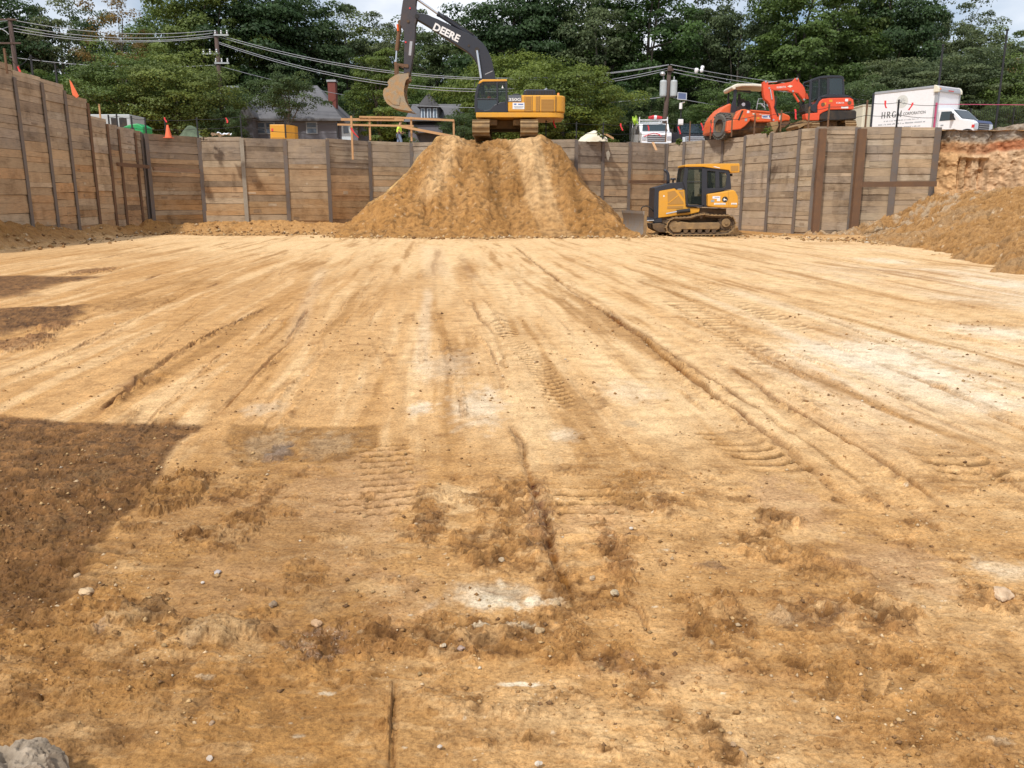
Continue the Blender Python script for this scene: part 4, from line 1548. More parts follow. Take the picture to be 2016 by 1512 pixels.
def track_end_on(root, xc, w, z0, h, y0, y1, mat='track', rz=0.0):
    """crawler track seen from its end: shoes wrapped round idler and sprocket"""
    grp = MB()
    L = y1 - y0
    r = h / 2
    mb = MB()
    n = 46
    pts = []
    per = 2 * (L - h) + 2 * math.pi * r
    for i in range(n):
        s = per * i / n
        if s < L - h:
            y, z, a = y0 + r + s, z0, 0
        elif s < L - h + math.pi * r:
            t = (s - (L - h)) / r
            y, z, a = y1 - r + r * math.sin(t), z0 + r - r * math.cos(t), t
        elif s < 2 * (L - h) + math.pi * r:
            y, z, a = y1 - r - (s - (L - h) - math.pi * r), z0 + h, math.pi
        else:
            t = (s - 2 * (L - h) - math.pi * r) / r
            y, z, a = y0 + r - r * math.sin(t), z0 + r + r * math.cos(t), math.pi + t
        T = Matrix.Translation((xc, y, z)) @ Matrix.Rotation(a, 4, 'X')
        pl = per / n * .96
        mb.box(-w / 2, w / 2, -pl / 2, pl / 2, 0.0, .05, T=T)
        mb.box(-w / 2, w / 2, -pl / 2, -pl / 2 + .03, -.045, 0.0, T=T)
    shoes = mb.build("track", mat, root)
    f = MB()
    T = Matrix.Translation((xc, 0, 0))
    f.box(-w * .28, w * .28, y0 + r, y1 - r, z0 + h * .2, z0 + h * .8, T=T)
    f.build("track_frame", 'track_d', shoes)
    for yy in (y0 + r, y1 - r):
        c_ = MB()
        prof = [(yy + (r - .07) * math.cos(6.283 * k / 20), z0 + r + (r - .07) * math.sin(6.283 * k / 20)) for k in range(20)]
        Tm = Matrix(((0, 1, 0, xc), (1, 0, 0, 0), (0, 0, 1, 0), (0, 0, 0, 1)))
        c_.prism(prof, -w * .2, w * .2, T=Tm)
        c_.build("idler_wheel", 'track_d', shoes)
    return shoes


# ------------------------------------------------------------------ big excavator
def excavator():
    O = P(1000, 275, 43.4)
    O.z = 4.66
    root = thing("excavator", O, "big yellow and charcoal crawler excavator standing on top of the soil ramp, boom raised", "excavator")
    D0 = 42.0
    t = Tr(720, 0, 4.032, D0, O)
    y0 = D0 - O.y
    W = 2.95
    # undercarriage
    tz = P(0, 275, 41.5).z - O.z
    zt = P(0, 237, 41.5).z - O.z
    for a, b in ((846, 983), (1228, 1368)):
        xa, xb = Tr(720, 0, 4.032, 41.4, O)((a, 1100), (b, 1100))
        sh = track_end_on(root, (xa[0] + xb[0]) / 2, xb[0] - xa[0], 0.0, zt, 41.4 - O.y, 41.4 - O.y + 4.5)
    xa, xb = Tr(720, 0, 4.032, 41.4, O)((983, 1100), (1228, 1100))
    mb = MB()
    za, zb_ = .45, .85
    mb.box(xa[0] - .1, xb[0] + .1, .2, 2.4, .42, .82)
    mb.box(xa[0] - .05, xa[0] + .35, -.9, 3.2, .5, .78)
    mb.box(xb[0] - .35, xb[0] + .05, -.9, 3.2, .5, .78)
    mb.build("track_crossmember", 'track', root, bevel=.03)
    # slew ring
    mb = MB()
    cx0 = (xa[0] + xb[0]) / 2
    zbase = t.one(1100, 935)[1]
    mb.lathe([(0, .75), (.85, .75), (.85, .95), (.75, .97), (.75, zbase + .02), (0, zbase + .02)], 28, T=Matrix.Translation((cx0, 1.3, 0)))
    mb.build("slew_ring", 'track_d', root)
    # lower yellow deck band with curved tail
    def tail_box(profile_x0, x1, z0, z1, name, mat, bevel, r=.75, parent=root, ins=0.0):
        b = MB()
        y_a, y_b = y0 + ins, y0 + W - ins
        n = 8
        pl = [(profile_x0, y_a)]
        for k in range(n + 1):
            a = -math.pi / 2 + (math.pi / 2) * k / n
            pl.append((x1 - r + r * math.cos(a) * 1.0, y_a + r * .75 + r * .75 * math.sin(a)))
        for k in range(n + 1):
            a = (math.pi / 2) * k / n
            pl.append((x1 - r + r * math.cos(a), y_b - r * .75 + r * .75 * math.sin(a)))
        pl.append((profile_x0, y_b))
        m_ = len(pl)
        vs = [(x, y, z0) for x, y in pl] + [(x, y, z1) for x, y in pl]
        fs = [list(range(m_ - 1, -1, -1)), list(range(m_, 2 * m_))] + [[i, (i + 1) % m_, m_ + (i + 1) % m_, m_ + i] for i in range(m_)]
        b.add(vs, fs)
        return b.build(name, mat, parent, bevel=bevel, seg=3)

    (xl, zd1), (xr, zd0) = t((875, 892), (1585, 932))
    tail_box(xl, xr - .05, zd0, zd1, "deck", 'ylw', .03)
    (xb0, zt1), (xb1, zt0) = t((1128, 754), (1587, 890))
    body = tail_box(xb0, xb1, zt0 + .004, zt1, "engine_body", 'ylw', .07)
    # counterweight skirt
    (a0, b0), (a1, b1) = t((1500, 880), (1583, 935))
    # grille panels and door seams
    for (u0, v0, u1, v1) in ((1270, 765, 1314, 886), (1350, 765, 1374, 886), (1393, 788, 1492, 886)):
        (a0, b0), (a1, b1) = t((u0, v0), (u1, v1))
        g = MB()
        g.box(a0, a1, y0 - .012, y0 + .03, b1, b0)
        nl = 9
        for k in range(nl):
            zz = b1 + (b0 - b1) * (k + .2) / nl
            g.box(a0 + .01, a1 - .01, y0 - .022, y0 - .012, zz, zz + (b0 - b1) / nl * .45)
        g.build("side_grille", 'ylw_d', body)
    for u in (1262, 1320, 1380, 1508):
        (a0, b0), (a1, b1) = t((u, 762), (u + 3, 888))
        g = MB()
        g.box(a0, a1, y0 - .006, y0 + .01, b1, b0)
        g.build("door_seam", 'dk', body)
    # charcoal panel with the model number
    pr = t((1130, 755), (1236, 755), (1236, 808), (1130, 808))
    g = MB()
    g.prism(pr, y0 - .014, y0 + .03)
    g.build("number_panel", 'numpan', body)
    (a0, b0), (a1, b1) = t((1136, 806), (1232, 782))
    text_part("350G", "lettering", 'txtw', body, (a0, y0 - .016, b0 + .02), (1, 0, 0), (0, 0, 1), b1 - b0 - .0, a1 - a0, .012, .02)
    (a0, b0), (a1, b1) = t((1166, 866), (1260, 815))
    g = MB()
    g.box(a0, a1, y0 - .010, y0 + .01, b0, b1)
    g.build("sticker", 'white', body)
    for (u0, u1, v, h, mt) in ((1178, 1196, 832, 10, 'txtb'), (1210, 1250, 832, 8, 'txtb'), (1176, 1252, 848, 4, 'txtlt'), (1182, 1246, 858, 4, 'txtlt')):
        (a0, b0), (a1, b1) = t((u0, v), (u1, v - h))
        g = MB()
        g.box(a0, a1, y0 - .016, y0, b0, b1)
        g.build("sticker_mark", mt, body)
    (a0, b0), (a1, b1) = t((1553, 810), (1575, 790))
    g = MB()
    g.box(a0, a1, y0 + .22, y0 + .26, b0, b1)
    # engine hood
    pr = t((1248, 752), (1258, 708), (1275, 701), (1492, 703), (1510, 715), (1512, 752))
    g = MB()
    g.prism(pr, y0 + .35, y0 + 2.3)
    hood = g.build("engine_hood", 'dk', root, bevel=.04)
    for k in range(11):
        (a0, b0), (a1, b1) = t((1268 + k * 21, 742), (1280 + k * 21, 714))
        g = MB()
        g.box(a0, a1, y0 + .335, y0 + .36, b0, b1)
        g.build("hood_vent", 'blk', hood)
    pr = t((1160, 752), (1170, 735), (1215, 733), (1228, 752))
    g = MB()
    g.prism(pr, y0 + .5, y0 + 1.2)
    g.build("tank_cap_box", 'dk', root, bevel=.02)
    e0, e1 = t((1420, 702), (1450, 672))
    g = MB()
    g.tube([(e0[0], y0 + 1.5, e0[1] - .1), (e0[0], y0 + 1.5, e0[1] + .08), (e1[0], y0 + 1.5, e1[1])], .05, 10)
    g.build("exhaust_pipe", 'trim', root, smooth=True)
    (a0, b0), (a1, b1) = t((1524, 754), (1540, 728))
    g = MB()
    g.lathe([(0, b1), (.05, b1 - .02), (.06, b0 - .02)], 12, T=Matrix.Translation((a0 + .05, y0 + .4, 0)))
    g.build("beacon", 'amber', root, smooth=True)
    # cab
    outer = t((866, 890), (862, 830), (866, 760), (880, 690), (900, 650), (925, 636), (1124, 636), (1128, 890))
    cw = 1.05
    roof = MB()
    roof.prism(t((893, 668), (905, 642), (930, 630), (1120, 629), (1123, 645), (930, 648), (912, 660)), y0 - .02, y0 + cw)
    cab = MB()
    # frame bars of the near side
    def bars(pts_lists, mb_, ya, yb):
        for pl in pts_lists:
            mb_.prism(t(*pl), ya, yb)
    near = [[(866, 890), (862, 830), (866, 760), (880, 690), (900, 650), (916, 655), (900, 695), (888, 760), (884, 830), (886, 890)],
            [(900, 650), (925, 636), (1124, 636), (1124, 655), (925, 655), (916, 655)],
            [(1036, 655), (1050, 655), (1054, 830), (1040, 840)],
            [(1108, 655), (1124, 655), (1128, 890), (1112, 890)],
            [(886, 855), (884, 890), (1112, 890), (1112, 840), (1110, 808), (1070, 812), (1020, 834), (985, 870), (940, 878)],
            [(884, 780), (1040, 780), (1040, 790), (884, 790)]]
    bars(near, cab, y0, y0 + .07)
    bars(near[:4], cab, y0 + cw - .07, y0 + cw)
    cab.prism(t((886, 868), (884, 890), (1128, 890), (1128, 868)), y0 + .07, y0 + cw - .07)   # floor
    cab.prism(t((900, 650), (925, 637), (1124, 637), (1124, 650), (925, 652)), y0 + .07, y0 + cw - .07)
    cab.prism(t((1112, 655), (1124, 655), (1128, 868), (1116, 868)), y0 + .07, y0 + cw - .07)  # rear wall
    co = cab.build("cab", 'dk', root, bevel=.015)
    roof.build("cab_roof", 'ylw', co, bevel=.02)
    gl = MB()
    gl.prism(t((884, 780), (888, 740), (900, 695), (916, 655), (1036, 655), (1040, 780)), y0 + .03, y0 + .04)
    gl.build("door_window", 'glass', co)
    gl = MB()
    gl.prism(t((1052, 655), (1108, 655), (1110, 808), (1070, 812), (1054, 820)), y0 + .03, y0 + .04)
    gl.build("side_window", 'glass', co)
    gl = MB()
    fr = t((866, 855), (863, 830), (866, 760), (880, 690), (900, 652))
    vs = [(x, y0 + .08, z) for x, z in fr] + [(x, y0 + cw - .08, z) for x, z in fr]
    gl.add(vs, [(i, i + 1, i + 6, i + 5) for i in range(4)])
    gl.build("windscreen", 'glass', co)
    seat = MB()
    seat.prism(t((1000, 830), (1040, 830), (1050, 730), (1036, 725), (1022, 800), (1000, 815)), y0 + .3, y0 + .75)
    seat.build("seat", 'blk', co, bevel=.02)
    g = MB()
    g.prism(t((900, 880), (905, 810), (960, 800), (1000, 830), (1105, 835), (1108, 880)), y0 + .15, y0 + cw - .15)
    g.build("console", 'blk', co, bevel=.02)
    g = MB()
    g.prism(t((884, 790), (1040, 790), (1038, 840), (985, 870), (940, 878), (887, 860)), y0 + .03, y0 + .04)
    g.build("lower_window", 'glassd', co)
    pr = t((1078, 700), (1094, 700), (1086, 676))
    g = MB()
    g.prism(pr, y0 + .02, y0 + .028)
    g.build("warning_triangle", 'txtw', co)
    # boom
    by0, by1 = y0 + 1.15, y0 + 1.78
    up = [(1030, 632), (1026, 590), (1018, 545), (1004, 480), (992, 430), (975, 390), (955, 350), (925, 310), (893, 280), (860, 258), (800, 226),
          (720, 190), (640, 150), (560, 112), (510, 92), (470, 72), (420, 62), (385, 60)]
    lo = [(372, 84), (384, 112), (420, 132), (480, 168), (550, 215), (620, 262), (690, 308), (760, 352), (800, 378), (830, 408), (855, 438),
          (872, 468), (884, 505), (892, 540), (900, 590), (905, 645)]
    g = MB()
    g.prism(t(*(up + lo[::1])), by0, by1)
    boom = g.build("boom", 'dk', root, bevel=.025)
    for (u, v, r) in ((808, 328, .055), (876, 362, .12), (385, 86, .10), (968, 640, .12)):
        c_ = t.one(u, v)
        g = MB()
        g.disc_y(c_[0], c_[1], r, by0 - .03, by1 + .03, 18)
        g.build("pin", 'blk', boom)
    pr = t((940, 560), (1002, 532), (1003, 537), (941, 566))
    g = MB()
    g.prism(pr, by0 - .008, by0)
    g.build("paint_seam", 'trim', boom)
    # DEERE lettering down the boom
    a = t.one(512, 196)
    b = t.one(715, 300)
    d = Vector((b[0] - a[0], 0, b[1] - a[1]))
    upv = Vector((-d.z, 0, d.x)).normalized()
    text_part("DEERE", "lettering", 'txtw', boom, (a[0], by0 - .004, a[1]), d, upv, .345, d.length * 1.02, .014, .035)
    # boom cylinders
    for yy in (by0 - .16, by1 + .16):
        p0, p1, p2 = t((876, 372), (909, 600), (915, 650))
        g = MB()
        g.tube([(p0[0], yy, p0[1]), (p1[0], yy, p1[1])], .055, 12)
        rod = g.build("boom_cylinder", 'chrome', boom, smooth=False)
        g = MB()
        g.tube([(p1[0], yy, p1[1]), (p2[0] + .05, yy, p2[1] - .5)], .11, 12)
        g.build("cylinder_barrel", 'dk', rod)
    # arm cylinder on the boom's back
    c0, c1, c2 = t((872, 268), (560, 62), (345, -90))
    g = MB()
    ym = (by0 + by1) / 2
    g.tube([(c0[0], ym, c0[1]), (c1[0], ym, c1[1])], .10, 12)
    g.tube([(c1[0] - .06, ym, c1[1] + .04), (c1[0] + .03, ym, c1[1] - .02)], .12, 12)
    acyl = g.build("arm_cylinder", 'dk', root)
    g = MB()
    g.tube([(c1[0], ym, c1[1]), (c2[0], ym, c2[1])], .06, 12)
    g.build("cylinder_rod", 'chrome', acyl)
    g = MB()
    h0, h1 = t((850, 235), (600, 70))
    g.tube([(h0[0], ym - .13, h0[1]), ((h0[0] + h1[0]) / 2, ym - .13, (h0[1] + h1[1]) / 2 + .04), (h1[0], ym - .13, h1[1])], .025, 8)
    g.build("hydraulic_hose", 'blk', acyl)
    # stick (arm)
    st = [(248, 120), (256, 40), (268, -40), (290, -110), (330, -150), (372, -135), (380, -80), (372, 0), (384, 60), (384, 110), (372, 150),
          (366, 280), (352, 400), (340, 480), (326, 562), (276, 562), (276, 470), (280, 330), (276, 200), (262, 185), (246, 150)]
    g = MB()
    g.prism(t(*st), by0 + .06, by1 - .06)
    arm = g.build("arm", 'stick', root, bevel=.02)
    for (u, v, r) in ((312, 127, .07), (300, 493, .10), (312, 556, .09), (345, -110, .09)):
        c_ = t.one(u, v)
        g = MB()
        g.disc_y(c_[0], c_[1], r, by0 + .02, by1 - .02, 16)
        g.build("pin", 'track_d', arm)
    for (u, v) in ((326, 20), (292, 298)):
        c_ = t.one(u, v)
        g = MB()
        g.disc_y(c_[0], c_[1], .04, by0 + .03, by0 + .07, 12)
        g.build("red_mark", 'redtape', arm)
    g = MB()
    g.prism(t((326, 290), (348, 292), (336, 408), (316, 405)), by0 + .045, by0 + .07)
    g.build("sticker", 'trim', arm)
    # bucket cylinder
    q = t((244, 110), (228, 200), (213, 360), (206, 470))
    g = MB()
    g.tube([(q[0][0], ym, q[0][1]), (q[2][0], ym, q[2][1])], .10, 12)
    bc = g.build("bucket_cylinder", 'rust', arm)
    g = MB()
    g.tube([(q[2][0], ym, q[2][1]), (q[3][0], ym, q[3][1])], .05, 12)
    g.build("cylinder_rod", 'chrome', bc)
    g = MB()
    g.tube([(q[1][0] - .03, ym - .1, q[1][1] + .3), (q[1][0] - .01, ym - .1, q[1][1])], .05, 8)
    g.build("cylinder_wrap", 'hivor', bc)
    # linkage
    for ya in (by0 + .0, by1 - .08):
        g = MB()
        g.prism(t((196, 462), (218, 458), (222, 480), (226, 560), (214, 580), (200, 570), (202, 500)), ya, ya + .08)
        g.prism(t((200, 466), (225, 470), (316, 482), (316, 505), (290, 505), (215, 484)), ya + .01, ya + .07)
        g.build("bucket_linkage", 'rust', root)
    # bucket, as a shell: two cheeks and a wrapped skin
    bo = [(212, 578), (240, 566), (322, 560), (324, 598), (300, 618), (292, 650), (284, 700), (288, 745), (300, 790), (322, 828), (352, 862),
          (342, 868), (300, 860), (240, 852), (190, 834), (150, 808), (126, 772), (116, 735), (118, 700), (128, 682), (150, 676), (162, 655), (146, 632), (170, 605)]
    yb0, yb1 = y0 + .85, y0 + 2.1
    g = MB()
    cheek = [(212, 578), (240, 566), (322, 560), (324, 598), (300, 618), (292, 650), (284, 700), (288, 745), (300, 790), (322, 828), (352, 862), (342, 868),
             (240, 852), (190, 834), (150, 808), (126, 772), (116, 735), (118, 700), (128, 682), (150, 676), (162, 655), (150, 632), (170, 605)]
    g.prism(t(*cheek), yb0, yb0 + .06)
    g.prism(t(*cheek), yb1 - .06, yb1)
    skin = t((162, 655), (150, 676), (128, 682), (118, 700), (116, 735), (126, 772), (150, 808), (190, 834), (240, 852), (342, 868))
    inn = t((172, 662), (158, 686), (138, 694), (130, 710), (130, 735), (138, 768), (158, 798), (194, 822), (242, 840), (335, 858))
    vs = [(x, yb0 + .06, z) for x, z in skin] + [(x, yb1 - .06, z) for x, z in skin] + [(x, yb0 + .06, z) for x, z in inn] + [(x, yb1 - .06, z) for x, z in inn]
    n_ = len(skin)
    g.add(vs, [(i, i + 1, n_ + i + 1, n_ + i) for i in range(n_ - 1)] + [(2 * n_ + i, 3 * n_ + i, 3 * n_ + i + 1, 2 * n_ + i + 1) for i in range(n_ - 1)])
    bk = g.build("bucket", 'bucket', root)
    g = MB()
    g.prism(t(*[(205, 600), (300, 590), (318, 600), (296, 622), (180, 640), (150, 634), (168, 606)]), yb0 + .06, yb1 - .06)
    g.build("bucket_back", 'rust', bk, bevel=.02)
    g = MB()
    g.prism(ring(t(*[(170, 720), (225, 700), (255, 760), (250, 820), (200, 815), (150, 770)]), 1.0), yb0 - .03, yb0)
    g.build("wear_plate", 'bucket', bk, bevel=.01)
    for k in range(5):
        g = MB()
        yy = yb0 + .02 + (yb1 - yb0 - .18) * k / 4
        g.prism(t((318, 835), (352, 862), (368, 874), (338, 870), (308, 862)), yy, yy + .14)
        g.build("bucket_tooth", 'blade', bk)
    # handrail and mirror
    g = MB()
    h = t((880, 640), (872, 660), (868, 690))
    g.tube([(x - .05, y0 + .02, z) for x, z in h], .02, 6)
    g.build("handrail", 'dk', root)
    return root, t, y0, O


exc, exc_t, exc_y, exc_o = excavator()


# ------------------------------------------------------------------ bulldozer
def bulldozer():
    D0 = 36.9
    O = P(1350, 461, D0)
    O.z = .02
    O.y = D0 + 1.0
    root = thing("bulldozer", O, "small yellow crawler bulldozer with a charcoal cab parked at the foot of the wall", "bulldozer")
    t = Tr(1240, 310, 8.4, D0, O)
    y0 = D0 - O.y
    # ---- near and far track
    for yy, nm in ((y0, 'near'), (y0 + 1.75, 'far')):
        path = [(640, 1225), (700, 1262), (900, 1266), (1200, 1266), (1500, 1262), (1620, 1250), (1700, 1200), (1750, 1120), (1755, 1060), (1725, 990), (1650, 945),
                (1500, 945), (1350, 940), (1220, 925), (1120, 940), (1000, 975), (850, 985), (740, 985), (670, 1015), (625, 1070), (605, 1140), (615, 1190)]
        pp = t(*path)
        # resample the loop into shoes
        n = len(pp)
        seg = [math.hypot(pp[(i + 1) % n][0] - pp[i][0], pp[(i + 1) % n][1] - pp[i][1]) for i in range(n)]
        tot = sum(seg)
        ns = 40
        mb = MB()
        link = MB()
        zmin = min(p[1] for p in pp)
        for k in range(ns):
            s = tot * k / ns
            i = 0
            while s > seg[i]:
                s -= seg[i]
                i += 1
            a, b = pp[i], pp[(i + 1) % n]
            u = s / seg[i]
            x, z = a[0] + (b[0] - a[0]) * u, a[1] + (b[1] - a[1]) * u - zmin + .045
            ang = math.atan2(b[1] - a[1], b[0] - a[0])
            T = Matrix.Translation((x, yy, z)) @ Matrix.Rotation(-ang, 4, 'Y')
            pl = tot / ns
            mb.box(-pl * .48, pl * .48, 0, .55, -.012, .025, T=T)
            mb.box(-pl * .48, -pl * .48 + .03, 0, .55, -.055, -.012, T=T)
            link.box(-pl * .5, pl * .5, .12, .16, .025, .10, T=T)
        tr = mb.build("track", 'track', root)
        link.build("track_chain", 'track_d', tr)
        g = MB()
        g.prism(t((760, 1090), (850, 1060), (1000, 1080), (1480, 1075), (1500, 1110), (1490, 1185), (1400, 1190), (860, 1190), (840, 1240), (720, 1240), (680, 1190),
                  (670, 1130)), yy + .06, yy + .42)
        g.build("track_frame", 'track', tr, bevel=.03)
        for (u, v, r, m_) in ((735, 1130, .34, 'track_d'), (1600, 1080, .30, 'track_d')):
            c_ = t.one(u, v)
            g = MB()
            g.disc_y(c_[0], c_[1], r, yy + .16, yy + .36, 26)
            w_ = g.build("drive_wheel" if u > 1000 else "idler_wheel", m_, tr)
            g = MB()
            g.disc_y(c_[0], c_[1], r * .62, yy + .08, yy + .16, 22)
            g.disc_y(c_[0], c_[1], r * .25, yy + .03, yy + .09, 14)
            g.build("wheel_hub", 'track', w_)
            if u > 1000:
                g = MB()
                for k in range(22):
                    a = 6.283 * k / 22
                    T = Matrix.Translation((c_[0], 0, c_[1])) @ Matrix.Rotation(a, 4, 'Y')
                    g.box(-.03, .03, yy + .18, yy + .34, r - .02, r + .055, T=T)
                g.build("sprocket_teeth", 'track_d', w_)
        for u in (930, 1050, 1165, 1290, 1400):
            c_ = t.one(u, 1215)
            g = MB()
            g.disc_y(c_[0], c_[1], .095, yy + .08, yy + .45, 16)
            g.build("track_roller", 'track_d', tr)
        c_ = t.one(1190, 985)
        g = MB()
        g.disc_y(c_[0], c_[1] - .0, .07, yy + .1, yy + .4, 14)
        g.build("carrier_roller", 'track_d', tr)
    bw0, bw1 = y0 + .45, y0 + 1.85
    # hull between the tracks
    g = MB()
    g.prism(t((500, 1000), (560, 1130), (1650, 1100), (1650, 850), (1240, 840), (1000, 800), (500, 960)), bw0 + .1, bw1 - .1)
    g.build("hull", 'track_d', root, bevel=.03)
    # engine housing
    g = MB()
    g.prism(t((440, 560), (520, 548), (770, 505), (810, 530), (940, 530), (965, 830), (1030, 830), (1200, 840), (1185, 905), (1000, 950), (620, 990), (490, 1005), (490, 600)), bw0, bw1)
    eng = g.build("engine_housing", 'ylw', root, bevel=.025)
    g = MB()
    g.prism(t((435, 500), (500, 480), (660, 437), (700, 420), (950, 400), (965, 540), (905, 520), (820, 515), (805, 535), (770, 505), (520, 548), (505, 590), (505, 560), (440, 560)), bw0 - .012, bw1 + .012)
    g.build("engine_hood", 'dk', root, bevel=.02)
    g = MB()
    g.prism(t((440, 500), (510, 560), (500, 1010), (420, 1030), (425, 760)), bw0 - .02, bw1 + .02)
    rad = g.build("radiator_guard", 'dk', root, bevel=.02)
    g = MB()
    g.prism(t((655, 570), (775, 545), (920, 740), (920, 770), (660, 785)), bw0 - .012, bw0 + .02)
    g.prism(t((650, 810), (915, 800), (915, 840), (650, 852)), bw0 - .012, bw0 + .02)
    g.prism(t((840, 562), (918, 560), (925, 680)), bw0 - .012, bw0 + .02)
    g.build("side_grille", 'ylw_d', eng)
    g = MB()
    g.prism(t((668, 745), (672, 760), (835, 635), (825, 622)), bw0 - .022, bw0 - .012)
    g.build("grille_bar", 'ylw', eng)
    c_ = t.one(594, 638)
    g = MB()
    g.disc_y(c_[0], c_[1], .035, bw0 - .01, bw0, 12)
    g.build("sticker", 'white', eng)
    pr = t((822, 518), (880, 512), (912, 528), (822, 530))
    g = MB()
    g.prism(pr, bw0 - .022, bw0 - .01)
    g.build("number_plate", 'txtlt', eng)
    # exhaust, air cap
    g = MB()
    e = t((700, 440), (700, 360), (700, 290), (692, 250), (665, 215), (632, 190))
    g.tube([(x, bw0 + .5, z) for x, z in e], [.075, .075, .07, .065, .06, .055], 12)
    g.build("exhaust_pipe", 'dk', root, smooth=True)
    c_ = t.one(783, 400)
    g = MB()
    g.lathe([(.04, 0), (.04, .12), (.13, .13), (.14, .17), (.10, .2), (0, .2)], 18, T=Matrix.Translation((c_[0], bw0 + .5, c_[1] - .03)))
    g.build("air_precleaner", 'dk', root, smooth=True)
    # rear yellow tank
    g = MB()
    g.prism(t((1297, 605), (1500, 575), (1725, 535), (1760, 560), (1800, 640), (1808, 730), (1795, 835), (1500, 832), (1300, 810)), bw0 - .35, bw1 + .35)
    tank = g.build("fuel_tank", 'ylw', root, bevel=.05, seg=3)
    ty = bw0 - .35
    g = MB()
    g.prism(t((1640, 560), (1646, 558), (1650, 832), (1644, 832)), ty - .004, ty + .01)
    g.build("panel_seam", 'ylw_d', tank)
    # stickers and the round leaping-stag badge
    for (u0, v0, u1, v1, m_) in ((1378, 640, 1500, 682, 'white'), (1450, 682, 1502, 722, 'white'), (1350, 700, 1405, 738, 'txtlt'),
                                (1402, 752, 1590, 782, 'txtw'), (1685, 752, 1778, 780, 'txtw')):
        g = MB()
        (a0, b1), (a1, b0) = t((u0, v0), (u1, v1))
        g.box(a0, a1, ty - .008, ty + .01, b0, b1)
        g.build("sticker", m_, tank)
    for (u0, u1, v, m_) in ((1410, 1490, 655, 'txtb'), (1420, 1580, 766, 'txtlt'), (1695, 1768, 766, 'txtlt')):
        g = MB()
        (a0, b1), (a1, b0) = t((u0, v), (u1, v + 7))
        g.box(a0, a1, ty - .013, ty, b0, b1)
        g.build("sticker_mark", m_, tank)
    c_ = t.one(1582, 694)
    g = MB()
    g.disc_y(c_[0], c_[1], .125, ty - .008, ty + .01, 24)
    badge = g.build("badge", 'blk', tank)
    deer = [(-.09, .005), (-.05, .03), (-.035, .075), (-.02, .05), (-.01, .02), (.03, .012), (.07, -.015), (.095, -.06), (.06, -.035), (.03, -.03), (.0, -.028),
            (-.03, -.06), (-.07, -.075), (-.04, -.035), (-.05, -.01)]
    g = MB()
    g.prism([(c_[0] + x, c_[1] + z) for x, z in deer], ty - .014, ty - .006)
    g.build("deer_emblem", 'txtw', badge)
    # cab
    cy0, cy1 = bw0 - .08, bw1 + .08
    cab = MB()
    A = (960, 400)
    near = [[(905, 400), (940, 170), (960, 150), (1005, 150), (975, 400), (985, 760), (1000, 785), (1290, 790), (1240, 820), (1000, 815), (965, 790), (955, 540)],
            [(960, 150), (1280, 150), (1290, 165), (1290, 178), (1000, 178), (980, 165)],
            [(1225, 160), (1310, 160), (1318, 820), (1240, 820), (1220, 780)],
            [(1290, 165), (1420, 175), (1670, 205), (1695, 270), (1715, 520), (1500, 560), (1310, 600), (1310, 495), (1330, 505), (1590, 500), (1620, 475), (1640, 300), (1620, 255), (1590, 248), (1330, 215), (1310, 225)],
            [(1448, 228), (1515, 236), (1520, 500), (1450, 500)],
            [(985, 400), (1000, 395), (1220, 395), (1220, 405), (985, 412)]]
    for pl in near:
        cab.prism(t(*pl), cy0, cy0 + .07)
    for pl in near[:1] + near[1:2] + near[3:5]:
        cab.prism(t(*pl), cy1 - .07, cy1)
    cab.prism(t((940, 170), (960, 152), (1280, 152), (1670, 206), (1668, 222), (1280, 172), (965, 172)), cy0 + .07, cy1 - .07)
    cab.prism(t((1000, 790), (1290, 795), (1310, 600), (1600, 540), (1600, 600), (1330, 820), (1000, 815)), cy0 + .07, cy1 - .07)
    co = cab.build("cab", 'dk', root, bevel=.012)
    for nm, pl in (("door_window", [(975, 180), (1222, 180), (1222, 760), (1190, 780), (1010, 780), (985, 760), (975, 400)]),
                   ("side_window", [(1320, 222), (1600, 250), (1636, 300), (1618, 480), (1588, 500), (1325, 500)])):
        for yy in (cy0 + .03, cy1 - .04):
            g = MB()
            g.prism(t(*pl), yy, yy + .008)
            g.build(nm, 'glass', co)
    g = MB()
    fr = t((905, 400), (940, 170))
    g.add([(fr[0][0], cy0 + .07, fr[0][1]), (fr[0][0], cy1 - .07, fr[0][1]), (fr[1][0], cy1 - .07, fr[1][1]), (fr[1][0], cy0 + .07, fr[1][1])], [(0, 1, 2, 3)])
    g.build("windscreen", 'glass', co)
    g = MB()
    g.prism(t((1120, 780), (1120, 640), (1330, 640), (1380, 420), (1420, 400), (1470, 420), (1440, 640), (1420, 790)), cy0 + .5, cy0 + 1.05)
    g.build("seat", 'blk', co, bevel=.04)
    g = MB()
    g.box(t.one(1100, 700)[0] - .03, t.one(1100, 700)[0] + .03, cy0 + .3, cy0 + .36, t.one(0, 780)[1], t.one(0, 560)[1])
    g.build("control_lever", 'blk', co)
    # roof
    g = MB()
    g.prism(t((935, 140), (940, 118), (980, 108), (1300, 98), (1840, 92), (1850, 110), (1848, 245), (1700, 248), (1670, 206), (1400, 172), (1240, 150), (945, 152)), cy0 - .05, cy1 + .05)
    rf = g.build("cab_roof", 'ylw', root, bevel=.025)
    g = MB()
    g.prism(t((1700, 135), (1825, 130), (1825, 218), (1700, 222)), cy0 - .062, cy0 - .04)
    g.build("roof_grille", 'ylw_d', rf)
    g = MB()
    g.prism(t((1400, 148), (1440, 144), (1520, 165), (1515, 175)), cy0 - .06, cy0 - .04)
    g.build("sticker", 'white', rf)
    for u, v in ((1545, 92), (1735, 280)):
        c_ = t.one(u, v)
        g = MB()
        g.lathe([(0, .05), (.06, .04), (.07, -.05), (0, -.06)], 14, T=Matrix.Translation((c_[0], cy0 + .25, c_[1])))
        g.build("work_lamp", 'blk', rf, smooth=True)
